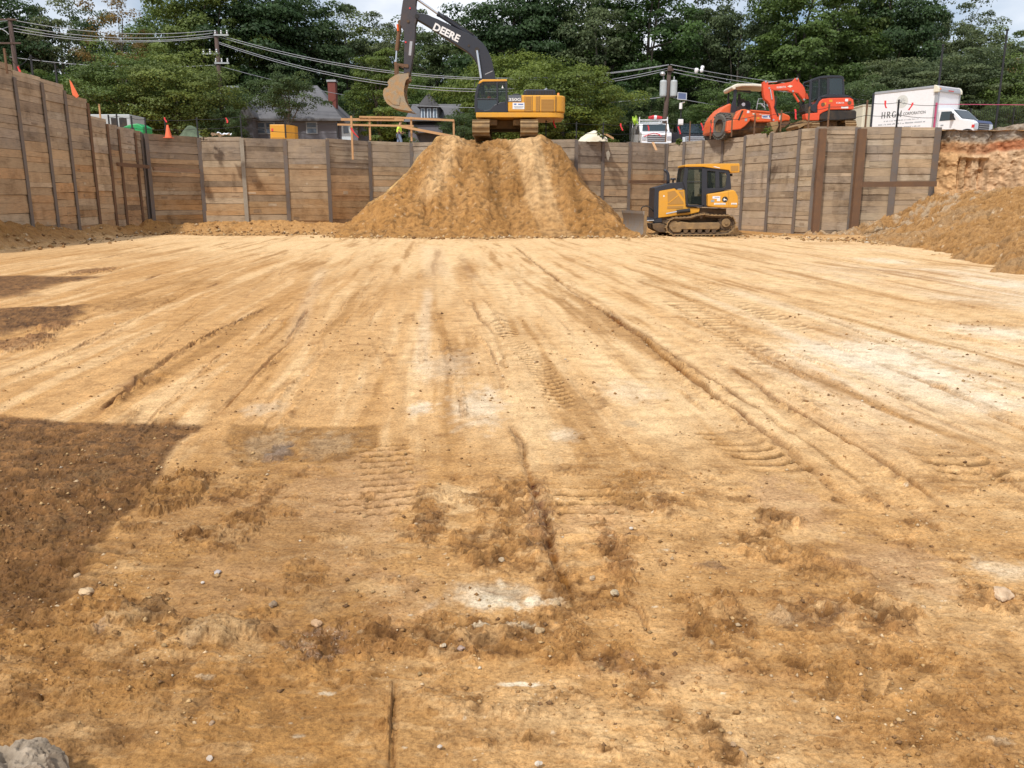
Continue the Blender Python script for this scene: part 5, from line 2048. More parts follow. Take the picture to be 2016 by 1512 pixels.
    # lift cylinder, push arm, C-frame, hose
    q = t((620, 935), (660, 905), (800, 900), (1020, 875))
    g = MB()
    g.tube([(q[2][0], y0 + .32, q[2][1]), (q[3][0], y0 + .32, q[3][1])], .085, 12)
    cyl = g.build("tilt_cylinder", 'blk', root)
    g = MB()
    g.tube([(q[0][0], y0 + .32, q[0][1]), (q[2][0], y0 + .32, q[2][1])], .04, 12)
    g.build("cylinder_rod", 'chrome', cyl)
    for yy in (y0 + .45, y0 + 1.6):
        g = MB()
        g.prism(t((300, 1020), (330, 1000), (560, 1010), (560, 1080), (420, 1085), (400, 1060), (300, 1065)), yy, yy + .14)
        g.build("push_arm", 'dk', root, bevel=.01)
        g = MB()
        p_ = t((300, 1050), (420, 1045))
        g.tube([(p_[0][0], yy - .06, p_[0][1]), (p_[1][0], yy - .06, p_[1][1])], .03, 10)
        g.build("push_rod", 'chrome', root)
    g = MB()
    g.prism(t((390, 1100), (520, 1090), (600, 1110), (620, 1170), (700, 1250), (500, 1240), (410, 1190)), y0 + .3, y0 + 1.9)
    g.build("blade_frame", 'track_d', root, bevel=.03)
    g = MB()
    h = t((225, 880), (218, 855), (240, 820), (300, 803), (360, 825), (400, 860), (425, 900))
    g.tube([(x, y0 + .55, z) for x, z in h], .028, 8)
    g.build("hydraulic_hose", 'blk', root, smooth=True)
    # blade: curved plate, seen obliquely; swings toward the camera at its far left end
    n = 10
    bl = MB()
    zt = t.one(0, 885)[1]
    xb = t.one(280, 0)[0]
    wdt = 1.62
    def edge(px_, yoff, zz0, zz1, bulge, sx):
        out = []
        for k in range(n + 1):
            u = k / n
            z = zz0 + (zz1 - zz0) * u
            out.append((px_ - sx * bulge * math.sin(math.pi * (u * .9)) , yoff, z))
        return out
    ya, yb = y0 - .25, y0 + 2.45
    xa = t.one(250, 0)[0]
    xb2 = xa - .65
    z_lo = -.02
    prof = []
    for k in range(n + 1):
        u = k / n
        z = z_lo + (zt - z_lo) * u
        x = .02 - .17 * math.sin(math.pi * min(1, u * 1.05 + .02)) * -1.0 - .12 * (1 - u) * 1.0
        prof.append((x, z))
    vs, fs = [], []
    for (yy, xo) in ((ya, xa - .05), (yb, xb2)):
        for (x, z) in prof:
            vs.append((xo + x, yy, z))
        for (x, z) in prof:
            vs.append((xo + x + .05, yy, z))
    m_ = n + 1
    for k in range(n):
        fs.append((k, k + 1, 2 * m_ + k + 1, 2 * m_ + k))
        fs.append((m_ + k, 3 * m_ + k, 3 * m_ + k + 1, m_ + k + 1))
        fs.append((k, m_ + k, m_ + k + 1, k + 1))
        fs.append((2 * m_ + k, 2 * m_ + k + 1, 3 * m_ + k + 1, 3 * m_ + k))
    fs.append((n, m_ + n, 3 * m_ + n, 2 * m_ + n))
    fs.append((0, 2 * m_, 3 * m_, m_))
    bl.add(vs, fs)
    bo = bl.build("blade", 'blade', root, smooth=False)
    g = MB()
    g.prism([(xa + .0, -.01), (xa + .12, -.01), (xa + .16, zt * .45), (xa + .10, zt), (xa + .02, zt)], ya - .02, ya + .06)
    g.build("blade_end_bit", 'track', bo)
    g = MB()
    g.add([(xa - .20, ya, -.03), (xb2 - .15, yb, -.03), (xb2 - .16, yb, .17), (xa - .21, ya, .17),
           (xa - .16, ya, -.03), (xb2 - .11, yb, -.03), (xb2 - .12, yb, .17), (xa - .17, ya, .17)],
          [(0, 3, 2, 1), (4, 5, 6, 7), (0, 1, 5, 4), (3, 7, 6, 2), (0, 4, 7, 3), (1, 2, 6, 5)])
    g.build("cutting_edge", 'blade', bo)
    return root


bulldozer()


# ------------------------------------------------------------------ orange drum roller
def roller():
    D0 = 44.6
    O = P(1480, 268, D0)
    O.y = D0 + 1.6
    O.z = 4.72
    root = thing("drum_roller", O, "orange soil compactor with a cream canopy, standing behind the right wall", "road roller")
    t = Tr(1395, 150, 11.63, D0, O)
    t2 = Tr(1395, 150, 11.63, D0 + 1.3, O)
    y0 = D0 - O.y
    # drum
    (xa, zc), (xb, _) = t((560, 1200), (1640, 1200))
    rr = .66
    zc = rr
    g = MB()
    n = 40
    for k in range(n):
        pass
    prof = [(rr - .12, xa + .12), (rr - .02, xa + .06), (rr, xa), (rr, xb), (rr - .02, xb - .06), (rr - .12, xb - .12)]
    Tm = Matrix(((0, 0, 1, 0), (0, 1, 0, y0 + .85), (-1, 0, 0, zc), (0, 0, 0, 1)))
    g.lathe(prof, 44, T=Tm)
    g.lathe([(rr, xa), (rr - .03, xa + .001), (rr - .03, xa + .15), (0.0, xa + .16)], 44, T=Tm)
    g.build("drum", 'track_d', root, smooth=False)
    # scraper lip / drum rim in pale mud
    g = MB()
    g.lathe([(rr + .004, xa - .01), (rr - .05, xa - .012), (rr - .05, xa + .03), (rr + .004, xa + .03)], 44, T=Tm)
    g.build("drum_rim", 'track', root)
    # frame: left cheek, front beam, right end
    g = MB()
    g.prism(t((405, 1240), (430, 1020), (560, 1010), (640, 880), (740, 760), (830, 752), (960, 790), (960, 1010), (840, 1140), (740, 1210), (560, 1235), (500, 1300), (410, 1275)), y0 + .0, y0 + 1.7)
    fr = g.build("drum_frame", 'ora2', root, bevel=.04)
    g = MB()
    g.prism(t((760, 780), (800, 790), (700, 1020), (670, 1000)), y0 - .012, y0 + .02)
    g.build("frame_slot", 'blk', fr)
    g = MB()
    g.prism(t((930, 785), (1100, 792), (1640, 850), (1640, 1050), (1420, 1050), (1100, 1050), (940, 990)), y0 - .05, y0 + .25)
    g.build("front_beam", 'ora2', root, bevel=.05)
    g = MB()
    g.prism(t((940, 772), (1390, 808), (1400, 850), (960, 808)), y0 - .09, y0 + .0)
    g.build("beam_cap", 'ora2', root, bevel=.02)
    g = MB()
    g.prism(t((1700, 835), (1760, 832), (1900, 890), (1920, 930), (1900, 1010), (1800, 1005), (1690, 1040)), y0 + .3, y0 + 1.2)
    g.build("frame_end", 'ora2', root, bevel=.05)
    g = MB()
    g.prism(t((1640, 1060), (1690, 1010), (1800, 985), (1925, 1010), (1930, 1050), (1880, 1090), (1800, 1160), (1700, 1180)), y0 + .35, y0 + 1.1)
    g.build("frame_underside", 'rust', root, bevel=.04)
    g = MB()
    g.prism(t((1210, 885), (1500, 888), (1515, 960), (1440, 985), (1215, 965)), y0 - .065, y0 - .04)
    st = g.build("sticker", 'white', root)
    for k in range(9):
        if k == 4:
            continue
        (a0, b1), (a1, b0) = t((1232 + k * 29, 905), (1250 + k * 29, 948))
        g = MB()
        g.box(a0, a1, y0 - .074, y0 - .06, b0, b1)
        g.build("sticker_mark", 'txtb', st)
    for (u0, v0, u1, v1, m_, yy) in ((880, 790, 930, 845, 'white', 0), (1000, 850, 1050, 880, 'cream', -.05), (1100, 940, 1155, 990, 'ylw', -.05), (785, 900, 815, 930, 'ylw', 0),
                                    (1615, 900, 1640, 1000, 'white', -.05), (830, 960, 880, 1030, 'trim', 0), (1160, 868, 1200, 885, 'cream', -.05)):
        (a0, b1), (a1, b0) = t((u0, v0), (u1, v1))
        g = MB()
        g.box(a0, a1, y0 + yy - .012, y0 + yy + .01, b0, b1)
        g.build("sticker", m_, root)
    # rear body / hood sloping to the left
    g = MB()
    g.prism(t2((505, 620), (420, 650), (300, 730), (180, 860), (95, 1000), (60, 1120), (30, 1300), (200, 1330), (460, 1300), (560, 1010)), y0 + 1.2, y0 + 3.1)
    g.build("engine_hood", 'ora2', root, bevel=.08, seg=3)
    # tyre
    for yy in (0.9, 2.9):
        c_ = t2.one(255, 1240)
        g = MB()
        R0 = .66
        Tt = Matrix.Translation((c_[0] + .05, y0 + yy, .64)) @ Matrix.Rotation(R(-66), 4, 'Z') @ Matrix.Rotation(R(90), 4, 'X')
        g.lathe([(.34, -.24), (.55, -.27), (.63, -.2), (R0, -.1), (R0, .1), (.63, .2), (.55, .27), (.34, .24)], 40, T=Tt)
        for k in range(26):
            a = 6.283 * k / 26
            for s in (-1, 1):
                T2 = Tt @ Matrix.Rotation(a + .14 * s, 4, 'Z')
                g.box(R0 - .03, R0 + .035, -.045, .045, .02 if s > 0 else -.24, .24 if s > 0 else -.02, T=T2)
        ty = g.build("tyre", 'trk_tyre', root, smooth=False)
        g = MB()
        g.lathe([(0, -.12), (.12, -.14), (.28, -.1), (.37, -.2), (.37, .2), (.28, .1), (0, .1)], 28, T=Tt)
        g.build("rim", 'track_d', ty)
    # operator platform: posts, canopy, seat, wheel, rails
    g = MB()
    g.prism(t2((450, 1000), (460, 860), (480, 700), (525, 560), (545, 320), (600, 320), (590, 600), (600, 860), (560, 1010)), y0 + .9, y0 + 1.05)
    g.build("canopy_post", 'dk', root, bevel=.01)
    g = MB()
    g.prism(t2((1370, 860), (1340, 560), (1240, 300), (1290, 300), (1400, 560), (1430, 860)), y0 + .9, y0 + 1.0)
    g.build("canopy_post", 'dk', root, bevel=.01)
    g = MB()
    g.prism(t2((530, 700), (560, 290), (590, 290), (590, 720)), y0 + 2.3, y0 + 2.4)
    g.build("canopy_post", 'dk', root, bevel=.01)
    g = MB()
    g.prism(t2((590, 300), (1000, 310), (1000, 360), (700, 330), (590, 340)), y0 + 1.6, y0 + 1.7)
    g.build("canopy_brace", 'dk', root)
    g = MB()
    g.prism(t2((470, 285), (500, 235), (600, 200), (950, 198), (1200, 215), (1330, 250), (1340, 290), (1280, 285), (950, 262), (720, 260), (560, 290), (560, 335), (500, 335)), y0 + .75, y0 + 2.6)
    g.build("canopy", 'cream', root, bevel=.05, seg=3)
    g = MB()
    g.prism(t2((680, 860), (690, 560), (700, 520), (830, 520), (860, 860)), y0 + 1.3, y0 + 1.6)
    g.prism(t2((700, 560), (700, 400), (760, 390), (760, 560)), y0 + 1.5, y0 + 1.56)
    g.build("control_console", 'blk', root, bevel=.02)
    g = MB()
    g.prism(t2((860, 860), (870, 700), (870, 570), (900, 535), (990, 535), (1030, 580), (1030, 860)), y0 + 1.8, y0 + 2.1)
    g.build("seat", 'dk', root, bevel=.05)
    g = MB()
    for pl in (([(1070, 780), (1100, 600), (1120, 530), (1240, 525), (1270, 780)]), ([(1080, 640), (1230, 645)]), ([(620, 700), (740, 770)])):
        q = t2(*pl)
        g = MB()
        g.tube([(x, y0 + 1.1, z) for x, z in q], .022, 8)
        g.build("handrail", 'trim', root)
    g = MB()
    q = t2((1175, 630), (1270, 720))
    g.tube([(q[0][0], y0 + 1.2, q[0][1]), (q[1][0], y0 + 1.2, q[1][1])], .035, 8)
    g.build("mirror_arm", 'white', root)
    for u, v in ((765, 660), (1335, 670), (595, 960)):
        c_ = t2.one(u, v)
        g = MB()
        g.disc_y(c_[0], c_[1], .09, y0 + 1.0, y0 + 1.08, 16)
        g.build("work_lamp", 'silver', root)
    g = MB()
    g.prism(t2((600, 700), (860, 760), (1400, 800), (1400, 1000), (600, 1000)), y0 + 1.0, y0 + 2.4)
    g.build("platform", 'blk', root)
    return root


M['trk_tyre'] = paint("dusty_tyre", (0.10, 0.095, 0.085), 0.9, 0, 0.7, (0.27, 0.24, 0.19), 2, 0.3)
roller()


# ------------------------------------------------------------------ mini excavator
def mini():
    D0 = 41.8
    O = P(1610, 256, D0)
    O.z = 4.78
    O.y = D0 + .8
    root = thing("mini_excavator", O, "red-orange compact excavator with a black cab, its arm folded down beside the drum roller", "excavator")
    t = Tr(1380, 100, 5.93, D0, O)
    y0 = D0 - O.y
    # tracks
    for a, b, dy in ((1200, 1372, -.1), (1686, 1802, -.1)):
        (xa, z1), (xb, z0) = t((a, 822), (b, 930))
        track_end_on(root, (xa + xb) / 2, xb - xa, 0.02, .52, y0 + dy, y0 + dy + 2.3)
    g = MB()
    (xa, _), (xb, _) = t((1300, 0), (1700, 0))
    g.box(xa, xb, y0 + .4, y0 + 1.5, .2, .55)
    g.build("undercarriage", 'track_d', root, bevel=.03)
    # dozer blade at the left
    g = MB()
    g.prism(t((1110, 880), (1150, 850), (1210, 832), (1280, 830), (1280, 850), (1200, 870), (1130, 910)), y0 - .2, y0 + 1.6)
    g.build("dozer_blade", 'track', root)
    # turntable
    g = MB()
    c_ = t.one(1540, 0)
    g.lathe([(0, .5), (.42, .5), (.42, .72), (0, .72)], 24, T=Matrix.Translation((c_[0], y0 + .9, 0)))
    g.build("slew_ring", 'blk', root)
    # black lower skirt
    g = MB()
    g.prism(t((1390, 720), (1500, 690), (1800, 692), (1820, 705), (1815, 800), (1600, 815), (1385, 808)), y0 + .0, y0 + 1.6)
    sk = g.build("counterweight", 'blk', root, bevel=.06, seg=3)
    # orange rear housing
    g = MB()
    g.prism(t((1362, 810), (1362, 640), (1385, 590), (1420, 562), (1500, 552), (1740, 548), (1778, 570), (1785, 640), (1782, 685), (1500, 688), (1420, 720), (1385, 745), (1380, 812)), y0 - .04, y0 + 1.5)
    bd = g.build("rear_housing", 'ora', root, bevel=.05, seg=3)
    g = MB()
    g.prism(t((1218, 735), (1370, 722), (1378, 812), (1240, 815), (1222, 790)), y0 - .02, y0 + .5)
    g.build("side_cover", 'ora', root, bevel=.03)
    (a0, b0), (a1, b1) = t((1575, 618), (1668, 600))
    text_part("KUBOTA", "lettering", 'txtw', bd, (a0, y0 - .044, b0), (1, 0, 0), (0, 0, 1), b1 - b0, a1 - a0, .008, .015)
    (a0, b0), (a1, b1) = t((1632, 674), (1716, 650))
    g = MB()
    g.box(a0, a1, y0 - .052, y0 - .03, b0, b1)
    g.build("sticker", 'txtw', bd)
    for u0, v0, u1, v1, m_ in ((1495, 572, 1530, 600, 'ylw'), (1680, 562, 1712, 592, 'white'), (1440, 605, 1455, 630, 'ylw')):
        (a0, b1), (a1, b0) = t((u0, v0), (u1, v1))
        g = MB()
        g.box(a0, a1, y0 - .05, y0 - .03, b0, b1)
        g.build("sticker", m_, bd)
    for u, v in ((1420, 628), (1730, 608)):
        c_ = t.one(u, v)
        g = MB()
        g.disc_y(c_[0], c_[1], .09, y0 - .055, y0 - .03, 18)
        g.build("air_vent", 'rust', bd)
    g = MB()
    g.prism(t((1500, 548), (1740, 545), (1775, 565), (1760, 535), (1700, 515), (1450, 512), (1400, 545)), y0 + .0, y0 + 1.45)
    g.build("engine_lid", 'dk', root, bevel=.02)
    # cab
    cab = MB()
    near = [[(1262, 660), (1268, 500), (1276, 350), (1290, 330), (1400, 295), (1500, 284), (1640, 286), (1668, 300), (1668, 318), (1500, 312), (1400, 322), (1305, 352), (1296, 500), (1290, 660)],
            [(1378, 330), (1394, 326), (1392, 540), (1374, 545)],
            [(1476, 320), (1506, 316), (1506, 510), (1474, 515)],
            [(1656, 310), (1676, 310), (1684, 510), (1662, 512)],
            [(1374, 545), (1430, 515), (1506, 500), (1684, 505), (1690, 540), (1420, 560), (1380, 600), (1365, 720), (1340, 720), (1290, 700), (1290, 640), (1340, 610)]]
    for pl in near:
        cab.prism(t(*pl), y0 + .05, y0 + .11)
    for pl in near[:4]:
        cab.prism(t(*pl), y0 + 1.0, y0 + 1.06)
    cab.prism(t((1284, 345), (1400, 297), (1500, 286), (1640, 288), (1666, 302), (1500, 306), (1400, 318), (1300, 352)), y0 + .11, y0 + 1.0)
    co = cab.build("cab", 'dk', root, bevel=.015)
    for nm, pl, yy in (("rear_window", [(1506, 318), (1660, 314), (1664, 510), (1506, 505)], .07), ("side_window", [(1394, 326), (1476, 318), (1474, 512), (1430, 518), (1392, 540)], .07),
                       ("side_window", [(1305, 352), (1378, 328), (1374, 545), (1300, 600), (1296, 500)], .07),
                       ("side_window", [(1305, 352), (1500, 312), (1664, 318), (1664, 500), (1300, 540)], 1.02)):
        g = MB()
        g.prism(t(*pl), y0 + yy, y0 + yy + .01)
        g.build(nm, 'glass' if yy > .5 else 'glassd' if nm == "rear_window" else 'glass', co)
    g = MB()
    g.prism(t((1400, 560), (1410, 440), (1440, 400), (1470, 420), (1460, 560)), y0 + .4, y0 + .8)
    g.build("seat", 'blk', co, bevel=.03)
    c_ = t.one(1692, 340)
    g = MB()
    g.tube([(c_[0] - .12, y0 + .3, c_[1]), (c_[0] + .02, y0 + .3, c_[1])], .05, 12)
    g.build("beacon", 'amber', root)
    # boom, arm
    by0, by1 = y0 + .35, y0 + .6
    g = MB()
    g.prism(t((1240, 582), (1215, 545), (1165, 482), (1120, 478), (1095, 472), (1060, 462), (1050, 450), (880, 448), (825, 432), (812, 410), (822, 384), (900, 380), (1085, 350), (1115, 322),
              (1130, 306), (1165, 305), (1175, 320), (1180, 352), (1215, 385), (1240, 420), (1256, 480), (1250, 540)), by0, by1)
    bm = g.build("boom", 'ora', root, bevel=.02)
    a = t.one(912, 428)
    b = t.one(1020, 420)
    text_part("KUBOTA", "lettering", 'txtw', bm, (a[0], by0 - .002, a[1]), (b[0] - a[0], 0, b[1] - a[1]), (-(b[1] - a[1]), 0, b[0] - a[0]), .085, b[0] - a[0], .008, .015)
    g = MB()
    g.prism(t((1035, 405), (1068, 388), (1102, 400), (1070, 418)), by0 - .008, by0)
    g.build("sticker", 'cream', bm)
    g = MB()
    g.prism(t((752, 350), (790, 340), (808, 360), (815, 400), (825, 432), (870, 452), (880, 520), (890, 600), (893, 700), (915, 790), (905, 830), (868, 822), (852, 760), (845, 680),
              (825, 610), (795, 575), (768, 555), (755, 500), (750, 420)), by0 - .04, by1 + .04)
    ar = g.build("arm", 'ora', root, bevel=.02)
    for o_, pts, r, m_ in ((bm, ((925, 345), (1130, 322)), .065, 'blk'), (bm, ((810, 355), (925, 345)), .035, 'chrome'), (ar, ((830, 440), (850, 560)), .03, 'chrome'),
                           (bm, ((1105, 490), (1165, 590)), .05, 'ora'), (bm, ((1130, 500), (1195, 590)), .035, 'chrome'), (bm, ((1180, 580), (1225, 680)), .06, 'blk'),
                           (ar, ((880, 640), (925, 760)), .04, 'blk'), (ar, ((900, 520), (890, 640)), .045, 'blk')):
        q = t(*pts)
        g = MB()
        yy = by0 + .1 if m_ != 'ora' else by0 - .05
        if o_ is ar:
            yy = by0 - .06
        g.tube([(q[0][0], yy, q[0][1]), (q[1][0], yy, q[1][1])], r, 10)
        g.build("hydraulic_cylinder", m_, o_)
    for u, v in ((780, 350), (820, 425), (1145, 315), (1100, 462), (1232, 560), (870, 800)):
        c_ = t.one(u, v)
        g = MB()
        g.disc_y(c_[0], c_[1], .045, by0 - .06, by0 + .02, 14)
        g.build("pin", 'trim', bm)
    g = MB()
    g.prism(t((1225, 620), (1290, 600), (1330, 640), (1330, 740), (1240, 740), (1215, 700)), y0 + .1, y0 + .9)
    g.build("swing_post", 'blk', root, bevel=.03)
    g = MB()
    g.prism(t((1275, 490), (1290, 475), (1312, 545), (1270, 545)), y0 + .6, y0 + .64)
    g.build("side_guard", 'ora', root)
    # bucket curled at the arm's end, partly below the wall top
    g = MB()
    g.prism(t((820, 830), (915, 815), (925, 870), (880, 960), (835, 975), (845, 900)), by0 - .15, by1 + .2)
    g.build("bucket", 'track', root, bevel=.02)
    return root


mini()

# ================================================================== TREES
def crown_mesh(name, seed, rx, rz, nclump, per, leaf, mat, cone=0.0, flat=1.0, hollow=.5, droop=0.2, ry=None):
    """foliage of many leaf-sized faces gathered in clumps through an uneven crown; centre at the origin"""
    g = np.random.default_rng(seed)
    ry = ry or rx
    # clump centres
    u = g.normal(size=(nclump, 3))
    u /= np.linalg.norm(u, axis=1)[:, None]
    rad = hollow + (1 - hollow) * g.random(nclump) ** .6
    lob = 1 + .22 * np.sin(u[:, 0] * 3.1 + seed) * np.cos(u[:, 1] * 2.7 + seed * 2) + .12 * g.normal(size=nclump)
    cc = u * (rad * lob)[:, None]
    if cone:
        k = 1 - cone * (cc[:, 2] * .5 + .5)
        cc[:, 0] *= k
        cc[:, 1] *= k
    cc = cc * np.array([rx, ry, rz])
    cr = (rx * .17) * (0.7 + .8 * g.random(nclump))
    tint_c = g.random(nclump)
    n = nclump * per
    ci = np.repeat(np.arange(nclump), per)
    d = g.normal(size=(n, 3))
    d /= np.linalg.norm(d, axis=1)[:, None]
    d[:, 2] = np.where(g.random(n) < .6, np.abs(d[:, 2]), d[:, 2])
    r = cr[ci] * (0.35 + .75 * g.random(n) ** .5)
    p = cc[ci] + d * r[:, None] * np.array([1.25, 1.25, .75 * flat])
    p[:, 2] -= droop * (r / cr[ci]) * cr[ci] * .5
    # outward normals with scatter
    nn = d * .9 + .5 * (cc[ci] / np.array([rx, ry, rz])) + g.normal(size=(n, 3)) * .55 + np.array([0, 0, .35])
    nn /= np.linalg.norm(nn, axis=1)[:, None]
    a = np.cross(nn, g.normal(size=(n, 3)))
    a /= np.linalg.norm(a, axis=1)[:, None]
    b = np.cross(nn, a)
    s = leaf * (.6 + .8 * g.random(n))
    a *= s[:, None] * .5
    b *= s[:, None] * .34
    bend = nn * (s * .10)[:, None]
    v = np.empty((n, 4, 3), np.float32)
    v[:, 0] = p - a - bend
    v[:, 1] = p - b
    v[:, 2] = p + a - bend
    v[:, 3] = p + b + bend * .5
    me = bpy.data.meshes.new(name)
    me.vertices.add(n * 4)
    me.vertices.foreach_set("co", v.ravel())
    me.loops.add(n * 4)
    me.loops.foreach_set("vertex_index", np.arange(n * 4, dtype=np.int32))
    me.polygons.add(n)
    me.polygons.foreach_set("loop_start", np.arange(0, n * 4, 4, dtype=np.int32))
    me.update(calc_edges=True)
    at = me.attributes.new("tint", 'FLOAT', 'POINT')
    tv = np.repeat(np.clip(tint_c[ci] * .6 + .4 * g.random(n), 0, 1), 4).astype(np.float32)
    at.data.foreach_set("value", tv)
    me.materials.append(M[mat])
    return me, cc


def trunk_mesh(name, seed, H, r0, cc, zc, nl=9):
    """trunk from z=0 with limbs reaching into the crown clumps (crown centre at height zc)"""
    rnd = random.Random(seed)
    mb = MB()
    pts = []
    x = y = 0
    for k in range(8):
        z = H * k / 7
        pts.append((x, y, z))
        x += rnd.uniform(-.02, .02) * H
        y += rnd.uniform(-.02, .02) * H
    mb.tube(pts, [r0 * (1.25 if k == 0 else 1) * (1 - .8 * k / 7) for k in range(8)], 8)
    order = sorted(range(len(cc)), key=lambda i: rnd.random())[:nl]
    for i in order:
        c = cc[i]
        k = rnd.randint(2, 5)
        b = Vector(pts[k])
        e = Vector((c[0], c[1], c[2] + zc))
        if e.z < b.z:
            e.z = b.z + .3
        m1 = b.lerp(e, .5) + Vector((rnd.uniform(-.3, .3), rnd.uniform(-.3, .3), rnd.uniform(0, .6)))
        mb.tube([b, m1, e], [r0 * .38, r0 * .22, r0 * .06], 6)
    me_o = mb.build(name, 'bark')
    me = me_o.data
    bpy.data.objects.remove(me_o)
    return me


class Kind:
    def __init__(s, nm, seed, H, rx, rz, mat, nclump=90, per=150, leaf=.34, r0=.3, base=None, **kw):
        s.nm, s.H, s.rx, s.rz = nm, H, rx, rz
        s.zc = H - rz
        s.crown, cc = crown_mesh(nm + "_crown", seed, rx, rz, nclump, per, leaf, mat, **kw)
        s.trunk = trunk_mesh(nm + "_trunk", seed, H * .82, r0, cc, s.zc)

    def place(s, name, px, ytop, D, label, wscale=1.0, zg=4.6, rz=None, group=None, cat="tree"):
        top = P(px, ytop, D)
        sc = (top.z - zg) / s.H
        root = thing(name, (top.x, D, zg), label, cat, rz if rz is not None else random.uniform(0, 6.28), group)
        for part, me, z in (("trunk", s.trunk, 0), ("crown", s.crown, s.zc)):
            o = bpy.data.objects.new(part, me)
            col.objects.link(o)
            o.parent = root
            o.location = (0, 0, z)
        root.scale = (sc * wscale, sc * wscale, sc)
        return root


KD = [Kind("oak", 11, 20, 5.4, 8.2, 'lf_dark', 150, 210, .29, .38),
      Kind("maple", 23, 20, 5.0, 8.6, 'lf_mid', 140, 210, .28, .34, hollow=.4),
      Kind("ash", 37, 20, 4.6, 8.0, 'lf_grey', 105, 170, .27, .30, hollow=.35),
      Kind("locust", 41, 20, 4.6, 7.6, 'lf_yel', 60, 120, .24, .26, hollow=.4),
      Kind("poplar", 53, 20, 4.2, 8.8, 'lf_dark', 100, 180, .28, .30, hollow=.35)]
KB = [Kind("bushy", 61, 7, 3.6, 3.2, 'lf_mid', 130, 210, .145, .16, flat=.8, hollow=.5),
      Kind("bright", 67, 7, 3.4, 3.1, 'lf_light', 140, 210, .15, .16, hollow=.5),
      Kind("shade", 71, 7, 3.6, 3.3, 'lf_dark', 120, 190, .15, .16, hollow=.45),
      Kind("feathery", 79, 7, 3.3, 3.2, 'lf_grey', 140, 200, .13, .14, hollow=.4, flat=.6),
      Kind("columnar", 83, 9, 2.6, 4.2, 'lf_light', 120, 200, .15, .16, hollow=.4, cone=.35),
      Kind("standard", 91, 7, 3.3, 1.75, 'lf_dark', 70, 170, .15, .16, hollow=.3)]

trees = [
    # back row: kind, px, ytop, D, width scale, label
    (0, -40, -60, 82, 1.1, "dark oak at the far left edge, behind the first utility pole"),
    (2, 95, -30, 84, .9, "bluish thin-leaved tree left of the yellowing tree, with sky showing through it"),
    (4, 170, -10, 92, .8, "dark slim tree just left of the yellowing tree"),
    (3, 228, -25, 80, 1.0, "thin yellowing tree with pale bare limbs, left of the second utility pole"),
    (1, 300, 8, 90, .75, "green tree between the yellowing tree and the second utility pole, lower than both"),
    (1, 385, -70, 80, 1.05, "tall full green maple directly behind the second utility pole"),
    (0, 480, -80, 83, 1.15, "very tall dense dark oak right of the second utility pole, over the house roof"),
    (0, 575, -60, 86, 1.0, "tall dark oak above the brick chimney, left of the sky gap"),
    (2, 668, 0, 88, .95, "airy tree with a ragged top, left of the raised excavator arm"),
    (2, 755, 22, 90, .9, "airy tree seen on both sides of the excavator arm"),
    (4, 850, 30, 86, .95, "dark slim tree under the excavator boom, its top below the boom"),
    (1, 925, 40, 90, .8, "green maple behind the bend of the excavator boom, under open sky"),
    (0, 1010, -60, 84, 1.1, "tall dark oak right of the excavator boom"),
    (0, 1100, -80, 86, 1.0, "tall dark oak above the yellow engine body of the big excavator"),
    (2, 1185, -50, 82, 1.0, "bluish tall tree left of the pole with the transformer, with sky specks near its top"),
    (1, 1275, -80, 84, 1.1, "broad green maple right behind the pole with the transformer"),
    (2, 1370, -60, 88, .95, "bluish tree above the white splice bundle on the wires"),
    (2, 1455, -40, 84, .9, "thin airy tree above the drum roller canopy, sky showing through its middle"),
    (4, 1525, -30, 90, .8, "dark slim tree above the folded arm of the compact excavator"),
    (1, 1600, -80, 80, 1.15, "broad tall green maple above the black cab of the compact excavator"),
    (1, 1690, -70, 86, 1.0, "tall green maple between the compact excavator and the box truck"),
    (0, 1770, -80, 84, .9, "dark tall oak above the rear end of the white box truck"),
    (2, 1850, -40, 92, .9, "bluish tall tree behind the left one of the two tall black poles"),
    (2, 1930, 0, 86, .9, "airy tree between the two tall black poles, with sky at its upper right"),
    (3, 2010, 75, 84, .8, "low yellow-green tree at the far right edge under open sky"),
]
for i, (k, px, yt, D, ws, lb) in enumerate(trees):
    KD[k].place("tree", px, yt, D, lb, ws, group="tall trees of the wood behind the pit")
for i, px in enumerate([10, 130, 260, 350, 440, 530, 620, 700, 800, 900, 980, 1060, 1140, 1230, 1320, 1415, 1500, 1570, 1650, 1730, 1810, 1890, 1965, 2060]):
    yt = {8: 60, 7: 45, 9: 60, 3: 30, 22: 70, 23: 120, 6: 40}.get(i, 45 + (i * 37) % 50)
    KD[[0, 4, 1, 0, 4][i % 5]].place("tree", px, yt, 104 + (i * 13) % 9, "tall tree in the dim rear row of the wood, seen through gaps",
                                   1.25, group="rear row of the wood")

